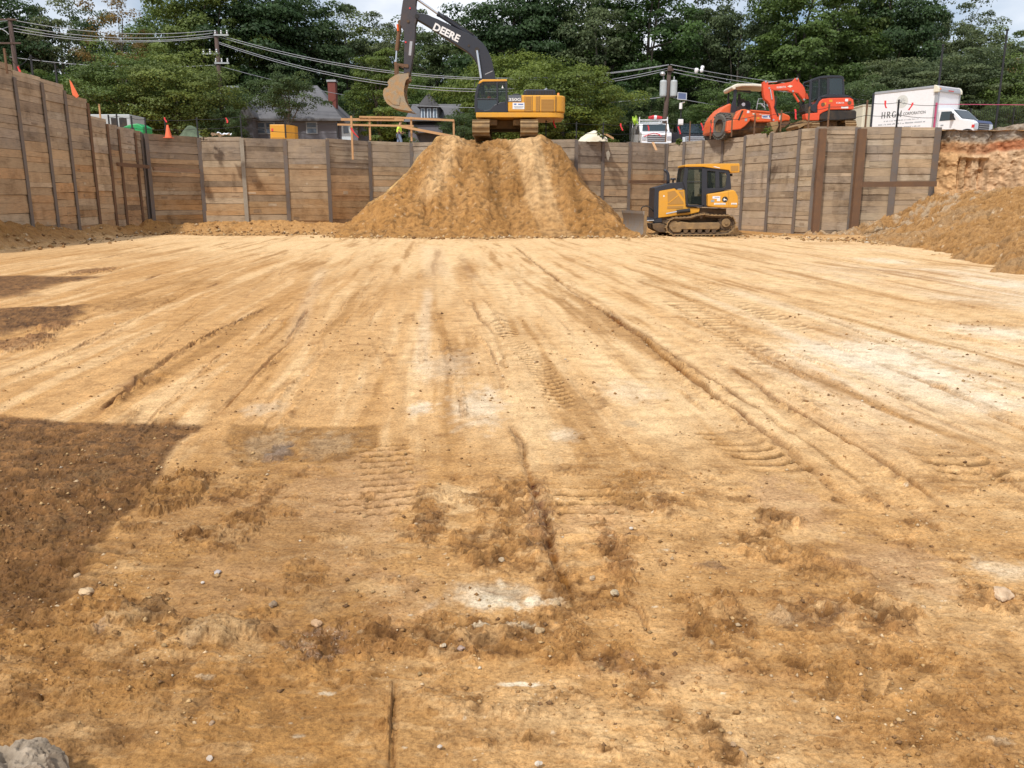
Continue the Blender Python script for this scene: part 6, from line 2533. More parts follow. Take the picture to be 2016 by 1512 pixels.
mids = [
    (1, 30, 128, 60, 1.0, "bright green bush at the far left behind the stepped timber wall"),
    (1, 118, 140, 61, 1.05, "bright green bush behind the orange flag on the left wall"),
    (0, 245, 102, 59, 1.15, "broad round green tree above the white trailer, left half of the pair"),
    (0, 340, 112, 58, 1.25, "broad round green tree above the orange cone, right half of the pair"),
    (2, 470, 160, 70, 1.1, "dark shaded tree beside the house's left gable"),
    (5, 560, 150, 58.5, 1.15, "dark thin tree standing in front of the house roof"),
    (2, 690, 165, 72, 1.0, "dark bush right of the brick chimney"),
    (4, 744, 92, 62, 1.0, "light green upright tree behind the excavator bucket"),
    (0, 800, 150, 79, 0.9, "green tree between the bucket and the small gabled house"),
    (2, 912, 215, 64, 0.9, "dark bush in front of the small gabled house's right side"),
    (1, 955, 108, 77, .9, "yellow-green spreading tree behind the excavator cab"),
    (1, 1015, 95, 68, 1.1, "tall yellow-green tree right of the boom's foot"),
    (1, 1110, 118, 60, 1.3, "broad yellow-green tree behind the excavator's engine hood"),
    (0, 1060, 170, 58, 1.0, "green bush low behind the excavator's yellow engine body"),
    (2, 1215, 165, 66, 1.2, "dark shaded bush left of the white utility van"),
    (2, 1275, 175, 64, 1.1, "dark shaded bush behind the roof rack of the white utility van"),
    (0, 1425, 165, 62, 1.1, "green bush left of the drum roller"),
    (2, 1350, 215, 70, 1.1, "dark bush behind the solar panel pole"),
    (2, 1510, 175, 60, 1.2, "dark bush behind the drum roller's canopy"),
    (0, 1590, 165, 64, 1.1, "green bush behind the compact excavator's raised boom"),
    (2, 1690, 150, 62, 1.1, "dark green bush between the compact excavator cab and the box truck"),
    (3, 1775, 120, 66, 1.1, "soft feathery tree above the left part of the box truck"),
    (3, 1865, 104, 64, 1.2, "soft feathery tree above the front of the box truck"),
    (3, 1955, 95, 65, 1.2, "tall soft feathery tree behind the right tall black pole"),
    (0, 2040, 120, 62, 1.1, "green tree cut by the right edge of the picture"),
    (2, 1990, 195, 56, 1.0, "dark bush low at the right edge behind the pink tape"),
    (2, 440, 205, 57.5, .8, "low dark hedge plant between the cone and the house"),
]
for k, px, yt, D, ws, lb in mids:
    KB[k].place("bush" if yt > 110 else "small_tree", px, yt, D, lb, ws, group="bushes and small trees along the pit's edge", cat="tree" if "tree" in lb else "bush")
# undergrowth that closes the view under the crowns: reads as one dark mass
_vs, _tn = [], []
_n = len(KB[2].crown.vertices)
_b = np.empty(_n * 3, np.float32)
KB[2].crown.vertices.foreach_get("co", _b)
_b = _b.reshape(-1, 4, 3)[::3]
for i in range(26):
    q = P(-60 + i * 86, 196 + (i * 29) % 30, 74 + (i * 7) % 6)
    sc = (q.z - 4.6) / 7.0
    a_ = i * 1.7
    Rm = np.array([[math.cos(a_), -math.sin(a_), 0], [math.sin(a_), math.cos(a_), 0], [0, 0, 1]])
    cen = _b.mean(1, keepdims=True)
    bb = (cen + (_b - cen) * 1.9) @ Rm.T
    _vs.append(bb * np.array([sc * 1.5, sc * 1.5, sc]) + np.array([q.x, q.y, 4.6 + 3.6 * sc]))
_v = np.concatenate(_vs).reshape(-1, 3).astype(np.float32)
me = bpy.data.meshes.new("undergrowth")
me.vertices.add(len(_v))
me.vertices.foreach_set("co", _v.ravel())
me.loops.add(len(_v))
me.loops.foreach_set("vertex_index", np.arange(len(_v), dtype=np.int32))
me.polygons.add(len(_v) // 4)
me.polygons.foreach_set("loop_start", np.arange(0, len(_v), 4, dtype=np.int32))
me.update(calc_edges=True)
_t = me.attributes.new("tint", 'FLOAT', 'POINT')
_t.data.foreach_set("value", np.repeat(np.random.default_rng(3).random(len(_v) // 4), 4).astype(np.float32))
me.materials.append(M['lf_dark'])
ob = bpy.data.objects.new("undergrowth", me)
col.objects.link(ob)
tag(ob, "dark undergrowth in the shade under the tall trees", "undergrowth", kind="stuff")

# ================================================================== HOUSES
def house_main():
    D = 62.0
    O = P(570, 250, D)
    O.z = 4.6
    root = thing("house", O, "grey one-storey house with a hipped shingle roof and a red brick chimney", "house")
    X = lambda px, py=232, d=D: P(px, py, d).x - O.x
    Z = lambda py, d=D, px=570: P(px, py, d).z - O.z
    x0, x1, ze = X(480), X(664), Z(233)
    g = MB()
    g.box(x0, x1, 0, 7.5, 0, ze)
    wall = g.build("wall", 'siding', root)
    xr0, xr1, zr = X(520, 172, 65.5), X(624, 172, 65.5), Z(168, 65.5)
    e = .45
    vs = [(x0 - e, -e, ze - .05), (x1 + e, -e, ze - .05), (x1 + e, 7.5 + e, ze - .05), (x0 - e, 7.5 + e, ze - .05), (xr0, 3.6, zr), (xr1, 3.6, zr),
          (x0 - e, -e, ze - .2), (x1 + e, -e, ze - .2), (x1 + e, 7.5 + e, ze - .2), (x0 - e, 7.5 + e, ze - .2)]
    g = MB()
    g.add(vs, [(0, 1, 5, 4), (1, 2, 5), (2, 3, 4, 5), (3, 0, 4), (9, 8, 7, 6), (6, 7, 1, 0), (7, 8, 2, 1), (8, 9, 3, 2), (9, 6, 0, 3)])
    rf = g.build("roof", 'roof', root)
    # front cross gable at the left
    g = MB()
    gx0, gx1 = X(468, 228, D - 1.5), X(500, 228, D - 1.5)
    g.prism([(gx0, ze - .1), (gx1, ze - .1), (gx1, ze), ((gx0 + gx1) / 2, ze + .9), (gx0, ze)], -1.5, 3)
    g.build("gable", 'roof', rf)
    g = MB()
    g.box(gx0 + .2, gx1 - .2, -1.2, 0, 0, ze - .1)
    g.build("porch", 'siding', root)
    # chimney
    cx0, cx1, zc = X(645, 170, D + 1.6), X(660, 170, D + 1.6), Z(161, D + 1.6)
    g = MB()
    g.box(cx0, cx1, 1.6, 2.3, 1, zc)
    n = int(zc / .25)
    ch = g.build("chimney", 'brick', root, bevel=.01)
    g = MB()
    g.box(cx0 - .06, cx1 + .06, 1.54, 2.36, zc, zc + .14)
    g.build("chimney_cap", 'trim', ch)
    for a, b in ((506, 520), (524, 538), (604, 622)):
        g = MB()
        wa, wb, z0, z1 = X(a), X(b), Z(262), Z(242)
        g.box(wa - .08, wb + .08, -.05, .02, z0 - .08, z1 + .08)
        w = g.build("window", 'trim', wall)
        g = MB()
        g.box(wa, wb, -.07, -.02, z0, z1)
        g.build("pane", 'winpn', w)
        g = MB()
        g.box(wa, wb, -.085, -.06, (z0 + z1) / 2 - .03, (z0 + z1) / 2 + .03)
        g.build("sash_bar", 'trim', w)
    # side bay with a pale door at the right
    g = MB()
    g.box(X(664) + .02, X(702), .3, 5, 0, ze - .35)
    bay = g.build("side_wing", 'siding', root)
    g = MB()
    g.box(X(664) + .02, X(704), 0.1, 5.2, ze - .35, ze - .15)
    g.build("wing_roof", 'roof', bay)
    g = MB()
    g.box(X(670), X(688), .24, .32, 0, Z(241))
    dr = g.build("door", 'winlt', bay)
    g = MB()
    g.box(X(674), X(684), .2, .25, Z(262), Z(245))
    g.build("pane", 'winpn', dr)
    return root


def house_small():
    D = 68.0
    O = P(845, 250, D)
    O.z = 4.6
    root = thing("house", O, "small dark house with a steep gable over three pale windows, seen behind the worker", "house")
    X = lambda px, py=232, d=D: P(px, py, d).x - O.x
    Z = lambda py, d=D, px=845: P(px, py, d).z - O.z
    g = MB()
    g.box(X(800), X(905), 1.2, 8, 0, Z(232, D + 1.2))
    wl = g.build("wall", 'siding', root)
    g = MB()
    g.add([(X(792), .7, Z(238)), (X(912), .7, Z(238)), (X(905), 4.5, Z(205, D + 4.5)), (X(800), 4.5, Z(205, D + 4.5)), (X(912), 8.3, Z(238)), (X(792), 8.3, Z(238))],
          [(0, 1, 2, 3), (3, 2, 4, 5), (0, 3, 5), (1, 4, 2)])
    g.build("roof", 'roof', root)
    g = MB()
    g.box(X(826), X(862), .4, 3.5, 0, Z(209))
    dm = g.build("dormer", 'siding', root)
    g = MB()
    g.prism([(X(821), Z(210)), (X(867), Z(210)), (X(844), Z(182))], .1, 4.2)
    g.build("gable", 'roof', dm)
    for a, b in ((828, 836), (840, 848), (852, 860)):
        g = MB()
        g.box(X(a), X(b), .32, .42, Z(232), Z(212))
        w = g.build("window", 'winlt', dm)
        g = MB()
        g.box(X(a) + .09, X(b) - .09, .29, .33, Z(230.5), Z(214))
        g.build("pane", 'winpn', w)
    g = MB()
    g.box(X(815), X(872), -.6, 1.2, Z(262), Z(237) - .4)
    g.build("porch", 'siding', root)
    g = MB()
    g.prism([(X(812), Z(240)), (X(875), Z(240)), (X(868), Z(234)), (X(820), Z(234))], -.9, 1.15)
    g.build("porch_roof", 'roof', root)
    return root


house_main()
house_small()


# ================================================================== POLES AND WIRES
def utility_pole(px, ytop, D, label, lean=0.0, r=.16):
    top = P(px, ytop, D)
    root = thing("utility_pole", (top.x, D, 4.6), label, "utility pole", group="utility poles along the road")
    h = top.z - 4.6
    g = MB()
    g.tube([(-lean, 0, -.2), (0, 0, h)], [r * 1.15, r * .8], 12)
    g.build("pole", 'pole', root, smooth=True)
    return root, h


pa, ha = utility_pole(19, 36, 58, "brown utility pole at the far left edge with looping wires")
for z, L in ((ha - .15, 1.0), (ha - 1.6, 1.2)):
    g = MB()
    g.box(-L, L * .5, -.16, -.05, z, z + .1)
    g.build("crossarm", 'pole', pa)
g = MB()
g.tube([(-1.0 + 1.0 * math.cos(a), -.1, ha - 1.4 + .8 * math.sin(a)) for a in np.linspace(.5, 4.2, 14)], .03, 6)
g.build("slack_loop", 'wire', pa)
pb, hb = utility_pole(425, 62, 60, "brown utility pole with switch gear near its top, left of the house")
g = MB()
g.tube([(.22, -.1, .4), (.24, -.1, hb - 5), (.05, -.1, hb - 4.2), (.0, -.1, hb - 3.4)], .05, 8)
g.build("conduit", 'xfmr', pb)
for z, xa, xb in ((hb - .3, -.1, .9), (hb - 1.5, -1.0, .1), (hb - 2.1, -.2, .8)):
    g = MB()
    g.box(xa, xb, -.2, -.1, z, z + .09)
    ca = g.build("crossarm", 'xfmr', pb)
    for k in range(3):
        g = MB()
        xx = xa + .1 + (xb - xa - .2) * k / 2
        g.lathe([(.05, 0), (.07, .06), (.05, .12), (.07, .18), (.05, .26), (0, .28)], 10, T=Matrix.Translation((xx, -.15, z + .09)))
        g.build("insulator", 'trim', ca)
g = MB()
q = P(447, 172, 60)
g.box(.25, 1.3, -.1, .1, q.z - 4.6 - .07, q.z - 4.6 + .09)
g.build("street_light", 'xfmr', pb, bevel=.04)
pc, hc = utility_pole(1319, 130, 60, "leaning brown utility pole with a grey transformer, behind the white van", lean=.35, r=.17)
for dx in (-.42, .30):
    g = MB()
    zz = P(1318, 190, 60).z - 4.6
    g.lathe([(0, 0), (.22, .0), (.24, .08), (.24, .95), (.2, 1.05), (0, 1.08)], 18, T=Matrix.Translation((dx, -.1, zz)))
    tf = g.build("transformer", 'xfmr', pc, smooth=False)
    g = MB()
    g.lathe([(.05, 0), (.06, .05), (.04, .1), (.06, .15), (0, .25)], 10, T=Matrix.Translation((dx, -.1, zz + 1.08)))
    g.build("bushing", 'trim', tf)
g = MB()
g.box(-.2, .2, -.3, -.1, hc - .35, hc - .2)
g.build("crossarm", 'pole', pc)
g = MB()
q = P(1303, 147, 60)
g.lathe([(0, -.14), (.14, -.1), (.2, 0), (.14, .12), (0, .16)], 12, T=Matrix.Translation((q.x - P(1319, 130, 60).x, -.3, q.z - 4.6)))
g.build("floodlight", 'trim', pc)
pd_, hd = utility_pole(2070, 165, 66, "utility pole just outside the right edge, at the end of the wires")

wires = thing("power_lines", (0, 60, 4.6), "grey overhead wires strung between the utility poles across the trees", "power lines")


def wire(p0, p1, sag, r=.021, mat='wire'):
    a, b = Vector(p0) - wires.location, Vector(p1) - wires.location
    pts = []
    for k in range(33):
        u = k / 32
        q = a.lerp(b, u)
        q.z -= 4 * sag * u * (1 - u)
        pts.append(q)
    g = MB()
    g.tube(pts, r, 6)
    return g.build("wire", mat, wires, smooth=True)


for y0_, y1_, s in ((38, 60, .5), (48, 65, .55), (54, 70, .55), (60, 73, .5)):
    wire(P(19, y0_, 58), P(425 - 4, y1_, 60), s)
wire(P(-260, 20, 50), P(19, 40, 58), .4)
wire(P(-260, 60, 50), P(19, 52, 58), .6)
for y0_, y1_, s in ((68, 127, 1.72), (72, 128, 1.75), (82, 134, 2.15), (85, 138, 2.2)):
    wire(P(428, y0_, 60), P(1317, y1_, 60), s)
for y0_, y1_, s in ((127, 170, .55), (135, 178, .6), (141, 186, .65)):
    wire(P(1320, y0_, 60), P(2070, y1_ + 8, 66), s + .35)
wire(P(19, 112, 58), P(425, 128, 60), .35, .02)
wire(P(425, 128, 60), P(820, 208, 66), .3, .02)
wire(P(820, 208, 66), P(1315, 190, 60), .4, .02)
wire(P(1315, 190, 60), P(1650, 225, 64), .3, .02)
sp = MB()
q = P(1376, 136, 60.5)
rr_ = random.Random(4)
for k in range(7):
    c = q + Vector((rr_.uniform(-.3, .3), rr_.uniform(-.1, .1), rr_.uniform(-.25, .2)))
    sp.lathe([(0, -.13), (.10, -.1), (.14, 0), (.1, .11), (0, .14)], 10, T=Matrix.Translation(c - wires.location))
sp.build("splice_bundle", 'white', wires)

# solar panel pole with camera
q = P(1342, 190, 56)
sol = thing("solar_panel_pole", (q.x, 56, 4.6), "thin black pole carrying a tilted solar panel, a white camera and a white box", "solar pole")
g = MB()
g.tube([(0, 0, 0), (0, 0, q.z - 4.6)], .045, 10)
g.build("pole", 'wirebk', sol)
zs = q.z - 4.6
T = Matrix.Translation((0, -.12, zs)) @ Matrix.Rotation(R(-32), 4, 'X') @ Matrix.Rotation(R(6), 4, 'Y')
g = MB()
g.box(-.30, .30, -.02, .02, -.28, .28, T=T)
pn = g.build("solar_panel", 'trim', sol)
g = MB()
g.box(-.25, .25, -.028, -.02, -.23, .23, T=T)
g.build("solar_cells", 'solar', pn)
zc = P(1340, 210, 56).z - 4.6
g = MB()
g.tube([(-.05, -.1, zc - .15), (-.05, -.1, zc + .22)], .10, 14)
g.tube([(-.05, -.1, zc + .2), (.2, -.1, zc + .28)], .04, 8)
g.build("camera", 'white', sol)
zc = P(1340, 241, 56).z - 4.6
g = MB()
g.box(-.18, .14, -.2, -.05, zc - .17, zc + .19)
g.build("control_box", 'white', sol, bevel=.02)

for px, yt, px2, lb in ((1846, 90, 1838, "tall thin black pole rising behind the roof of the box truck"), (1975, 60, 1958, "tall thin black pole right of the box truck's cab")):
    q = P(px, yt, 53)
    q2 = P(px2, 262, 53)
    npo = thing("net_pole", (q2.x, 53, 4.6), lb, "pole", group="tall black net poles")
    g = MB()
    g.tube([(0, 0, 0), (0, 0, q.z - 4.6)], [.075, .055], 10)
    g.build("pole", 'wirebk', npo)
    g = MB()
    g.lathe([(0, 0), (.1, 0), (.1, .06), (0, .1)], 10, T=Matrix.Translation((0, 0, q.z - 4.6)))
    g.build("cap", 'wirebk', npo)
# black mesh fence at the right
q0, q1 = P(1912, 215, 53.5), P(2120, 215, 52)
mf = thing("mesh_fence", (q0.x, q0.y, 4.6), "black steel mesh fence behind the pink tape at the right", "fence")
g = MB()
L = (q1 - q0).length
dv = (q1 - q0).normalized()
for k in range(int(L / .11)):
    p = Vector((dv.x * k * .11, dv.y * k * .11, 0))
    g.box(p.x - .009, p.x + .009, p.y - .009, p.y + .009, .3, q0.z - 4.6)
g.build("fence_mesh", 'wirebk', mf)
for k in range(0, int(L / 2.4) + 1):
    g = MB()
    p = Vector((dv.x * k * 2.4, dv.y * k * 2.4, 0))
    g.box(p.x - .035, p.x + .035, p.y - .035, p.y + .035, 0, q0.z - 4.55)
    g.build("post", 'wirebk', mf)

# ================================================================== VEHICLES
SW = Matrix(((0, 1, 0, 0), (1, 0, 0, 0), (0, 0, 1, 0), (0, 0, 0, 1)))      # profile (y,z) extruded along x


def vtyre(root, x, y, r=.4, w=.26):
    g = MB()
    T = Matrix.Translation((x, y, r)) @ Matrix.Rotation(R(90), 4, 'Y')
    g.lathe([(r * .6, -w / 2), (r * .93, -w / 2), (r, -w * .35), (r, w * .35), (r * .93, w / 2), (r * .6, w / 2)], 28, T=T)
    t_ = g.build("tyre", 'blk', root)
    g = MB()
    g.lathe([(0, -w * .3), (r * .6, -w * .42), (r * .6, w * .42), (0, w * .3)], 20, T=T)
    g.build("rim", 'trim', t_)


def box_truck():
    root = thing("box_truck", (26.16, 51.85, 4.70), "white box truck lettered HRGM CORPORATION, its cab pointing right, above the right wall", "truck", R(34))
    W, L, z0, z1 = 1.24, 4.1, .80, 3.42
    g = MB()
    g.box(-W, W, 0, L, z0, z1)
    bx = g.build("cargo_box", 'white', root, bevel=.02)
    for nm, a in (("corner_rail", (-W - .02, -W + .18, -.03, .17, z0 - .1, z1 - .3)), ("corner_rail", (W - .12, W + .02, -.03, .12, z0 - .1, z1 - .3)),
                  ("roof_rail", (-W - .03, -W + .04, .1, L, z1 - .12, z1 + .03)), ("roof_rail", (W - .04, W + .03, .1, L, z1 - .12, z1 + .03)),
                  ("bottom_rail", (-W - .02, -W + .04, .1, L, z0 - .08, z0 + .06))):
        g = MB()
        g.box(*a)
        g.build(nm, 'trim', bx, bevel=.02)
    g = MB()
    g.prism([(-.10, z1 - .34), (.2, z1 - .34), (.2, z1 + .03), (.12, z1 + .03), (-.02, z1 - .06), (-.09, z1 - .2)], -W - .02, W + .02, T=SW)
    g.build("front_cap", 'trim', bx, bevel=.02)
    for sx in (-1, 1):
        g = MB()
        g.prism([(-.115, z1 - .36), (.2, z1 - .36), (.2, z1 + .04), (.12, z1 + .04), (-.03, z1 - .05), (-.11, z1 - .2)], sx * W - .14, sx * W + .035, T=SW)
        g.build("corner_casting", 'cream', bx, bevel=.02)
    for x in (-.2, 0, .2):
        g = MB()
        g.box(x - .05, x + .05, -.13, -.09, z1 - .27, z1 - .22)
        g.build("marker_lamp", 'red', bx)
    g = MB()
    g.box(-W + .02, -W + .1, -.13, -.10, z1 - .24, z1 - .14)
    g.build("marker_lamp", 'amber', bx)
    g = MB()
    g.box(-W - .02, W + .02, L, L + .14, z0 - .2, z1 - .02)
    g.build("rear_frame", 'dk', bx, bevel=.02)
    # lettering on the near side: reads from the rear (image left) toward the cab
    rt, up = (0, -1, 0), (0, 0, 1)
    sx = -W - .004
    # serif capitals drawn as strokes
    def serif(txt, y_start, zb, h, w, gap, mat):
        th, tn, se = w * .20, w * .08, w * .12
        y = y_start
        def put(segs, yy):
            g = MB()
            for (a, b, t_) in segs:
                ax, az, bx_, bz = a[0] * w, a[1] * h, b[0] * w, b[1] * h
                d = Vector((bx_ - ax, bz - az))
                if d.length < 1e-6:
                    continue
                n_ = Vector((-d.y, d.x)).normalized() * t_ / 2
                qs = [(ax + n_.x, az + n_.y), (bx_ + n_.x, bz + n_.y), (bx_ - n_.x, bz - n_.y), (ax - n_.x, az - n_.y)]
                g.add([(sx - .004, yy - q[0], zb + q[1]) for q in qs] + [(sx + .006, yy - q[0], zb + q[1]) for q in qs],
                      [(0, 1, 2, 3), (7, 6, 5, 4), (0, 4, 5, 1), (1, 5, 6, 2), (2, 6, 7, 3), (3, 7, 4, 0)])
            g.build("lettering", mat, bx)
        def arc(cx_, cz_, rx_, rz_, a0, a1, t0, n=10):
            r_ = []
            for k in range(n):
                u0, u1 = a0 + (a1 - a0) * k / n, a0 + (a1 - a0) * (k + 1) / n
                um = (u0 + u1) / 2
                tt = t0 * (.45 + .75 * abs(math.cos(um)))
                r_.append(((cx_ + rx_ * math.cos(u0), cz_ + rz_ * math.sin(u0)), (cx_ + rx_ * math.cos(u1), cz_ + rz_ * math.sin(u1)), tt))
            return r_
        for ch in txt:
            sg = []
            s2 = .13
            def stem(x, t_=th, z_a=0, z_b=1, top=True, bot=True):
                sg.append(((x, z_a), (x, z_b), t_))
                if top:
                    sg.append(((x - s2, 1), (x + s2, 1), tn))
                if bot:
                    sg.append(((x - s2, 0), (x + s2, 0), tn))
            if ch == 'H':
                stem(.16); stem(.84); sg.append(((.16, .5), (.84, .5), tn))
            elif ch == 'R':
                stem(.18); sg += arc(.42, .76, .34, .235, -math.pi / 2, math.pi / 2, th)
                sg += [((.18, 1), (.42, 1), tn), ((.18, .52), (.42, .52), tn), ((.45, .52), (.86, 0), th), ((.8, 0), (1.0, 0), tn)]
            elif ch == 'G':
                sg += arc(.52, .5, .40, .49, .75, 2 * math.pi - .55, th, 16)
                sg += [((.86, .0), (.86, .40), th), ((.70, .42), (1.0, .42), tn)]
            elif ch == 'M':
                stem(.12, tn); stem(.88, th); sg += [((.12, 1), (.5, .1), th), ((.5, .1), (.88, 1), tn)]
            put(sg, y)
            y -= w + gap
        return y
    serif("HRGM", 3.5, 1.83, .35, .27, .085, 'txtg')
    text_part("CORPORATION", "lettering", 'txtg', bx, (sx, 2.05, 1.90), rt, up, .17, 1.42, .006, 0)
    # three smaller unreadable pale lines
    for zl, ys, ye, h, seed in ((1.60, 3.3, 1.0, .05, 1), (1.40, 3.65, .65, .07, 2), (1.18, 3.4, .9, .055, 3)):
        rnd = random.Random(seed)
        y = ys
        while y > ye:
            w = rnd.uniform(.03, .06)
            if seed == 3 and 2.05 < y < 2.3:
                y -= .1
                continue
            g = MB()
            hh = h * rnd.choice([1, 1, .7, 1.25])
            g.box(sx - .004, sx + .004, y - w, y, zl, zl + hh)
            g.build("small_print", 'txtlt', bx)
            y -= w + rnd.choice([.02, .02, .02, .07])
    # oval seal
    def seal(r, t_, mat, x_):
        g = MB()
        T = Matrix.Translation((x_, 2.20, 2.72)) @ Matrix.Rotation(R(90), 4, 'Y')
        g.lathe([(0, -.003), (r, -.003), (r, .003), (0, .003)], 28, T=T)
        return g.build("round_seal", mat, bx)
    M.setdefault('seal', paint("seal_cream", (0.60, 0.62, 0.60), 0.6, 0, 0))
    seal(.38, 0, 'seal', sx)
    for k in range(9):
        a = k * .7
        g = MB()
        g.tube([(sx - .006, 2.2 + .05 * k * math.cos(a) * .5, 2.72 + .05 * k * math.sin(a) * .5), (sx - .006, 2.2 + .22 * math.cos(a), 2.72 + .22 * math.sin(a))], .012, 5)
        g.build("seal_scroll", 'txtlt', bx)
    # cab
    cw = 1.0
    prof = [(.02, .5), (-2.05, .5), (-2.22, .62), (-2.25, 1.18), (-2.12, 1.32), (-1.42, 1.46), (-.80, 2.02), (-.62, 2.10), (.02, 2.12)]
    g = MB()
    g.prism(prof, -cw, cw, T=SW)
    cab = g.build("cab", 'white', root, bevel=.06, seg=3)
    g = MB()
    g.add([(-.86, -1.40, 1.49), (.86, -1.40, 1.49), (.78, -.83, 2.01), (-.78, -.83, 2.01), (-.86, -1.36, 1.49), (.86, -1.36, 1.49), (.78, -.79, 2.01), (-.78, -.79, 2.01)],
          [(0, 1, 2, 3), (7, 6, 5, 4), (0, 4, 5, 1), (2, 6, 7, 3)], T=Matrix.Translation((0, -.028, .018)))
    g.build("windscreen", 'glassd', cab)
    for s in (-1, 1):
        g = MB()
        g.prism([(-.15, 1.42), (-1.12, 1.42), (-.82, 1.92), (-.22, 1.94)], s * (cw + .006) - .01, s * (cw + .006) + .01, T=SW)
        g.build("side_window", 'glassd', cab)
        g = MB()
        g.box(s * (cw + .08), s * (cw + .34), -1.05, -.93, 1.42, 1.78)
        g.build("mirror", 'blk', cab, bevel=.03)
        g = MB()
        g.prism([(-.05, .55), (-.07, .55), (-.07, 1.95), (-.05, 1.95)], s * (cw + .003) - .004, s * (cw + .003) + .004, T=SW)
        g.build("door_seam", 'trim', cab)
        g = MB()
        g.prism([(-1.35, .5)] + [(-1.35 - .5 + .5 * math.cos(a), .45 + .42 * math.sin(a)) for a in np.linspace(.1, math.pi - .1, 12)], s * (cw + .005) - .02, s * (cw + .005) + .02, T=SW)
        g.build("wheel_arch", 'blk', cab)
        vtyre(root, s * .86, -1.82 + 0, .40)
        vtyre(root, s * .86, 2.9, .42)
        g = MB()
        g.box(s * .62, s * .99, -2.29, -2.2, .82, 1.16)
        g.build("headlight", 'silver', cab, bevel=.02)
        g = MB()
        g.box(s * .92, s * 1.02, -2.25, -2.1, .92, 1.08)
        g.build("turn_signal", 'red', cab)
    g = MB()
    g.box(-.6, .6, -2.29, -2.2, .78, 1.20)
    gr = g.build("grille", 'dk', cab, bevel=.02)
    for z in (.86, .98, 1.10):
        g = MB()
        g.box(-.55, .55, -2.305, -2.28, z, z + .025)
        g.build("grille_bar", 'trim', gr)
    g = MB()
    g.prism([(-2.27, 1.19), (-2.14, 1.335), (-2.0, 1.37), (-2.0, 1.30), (-2.2, 1.16)], -.62, .99, T=SW)
    g.build("hood_lip", 'navy', cab, bevel=.01)
    g = MB()
    g.box(-cw, cw, -2.38, -2.2, .42, .62)
    g.build("bumper", 'silver', cab, bevel=.03)
    g = MB()
    g.box(-cw - .012, -cw, -.42, -.25, 1.12, 1.2)
    g.build("door_emblem", 'txtlt', cab)
    g = MB()
    g.box(-.5, .5, .1, 4.0, .45, .8)
    g.build("chassis", 'blk', root)
    return root


box_truck()

# cream container
q = P(1711, 220, 55)
root = thing("storage_container", (q.x, 55, 4.7), "cream ribbed storage container behind the rear of the box truck", "container")
g = MB()
zt = P(1717, 208, 55).z - 4.7
g.box(-.42, .9, 0, 2.4, 0, zt)
cb = g.build("container_body", 'cream', root)
for k in range(6):
    g = MB()
    g.box(-.40 + k * .22, -.32 + k * .22, -.04, 0.0, .1, zt - .1)
    g.build("rib", 'cream', cb)
g = MB()
g.box(-.46, .94, -.05, 2.45, zt, zt + .06)
g.build("roof_edge", 'cream', cb)


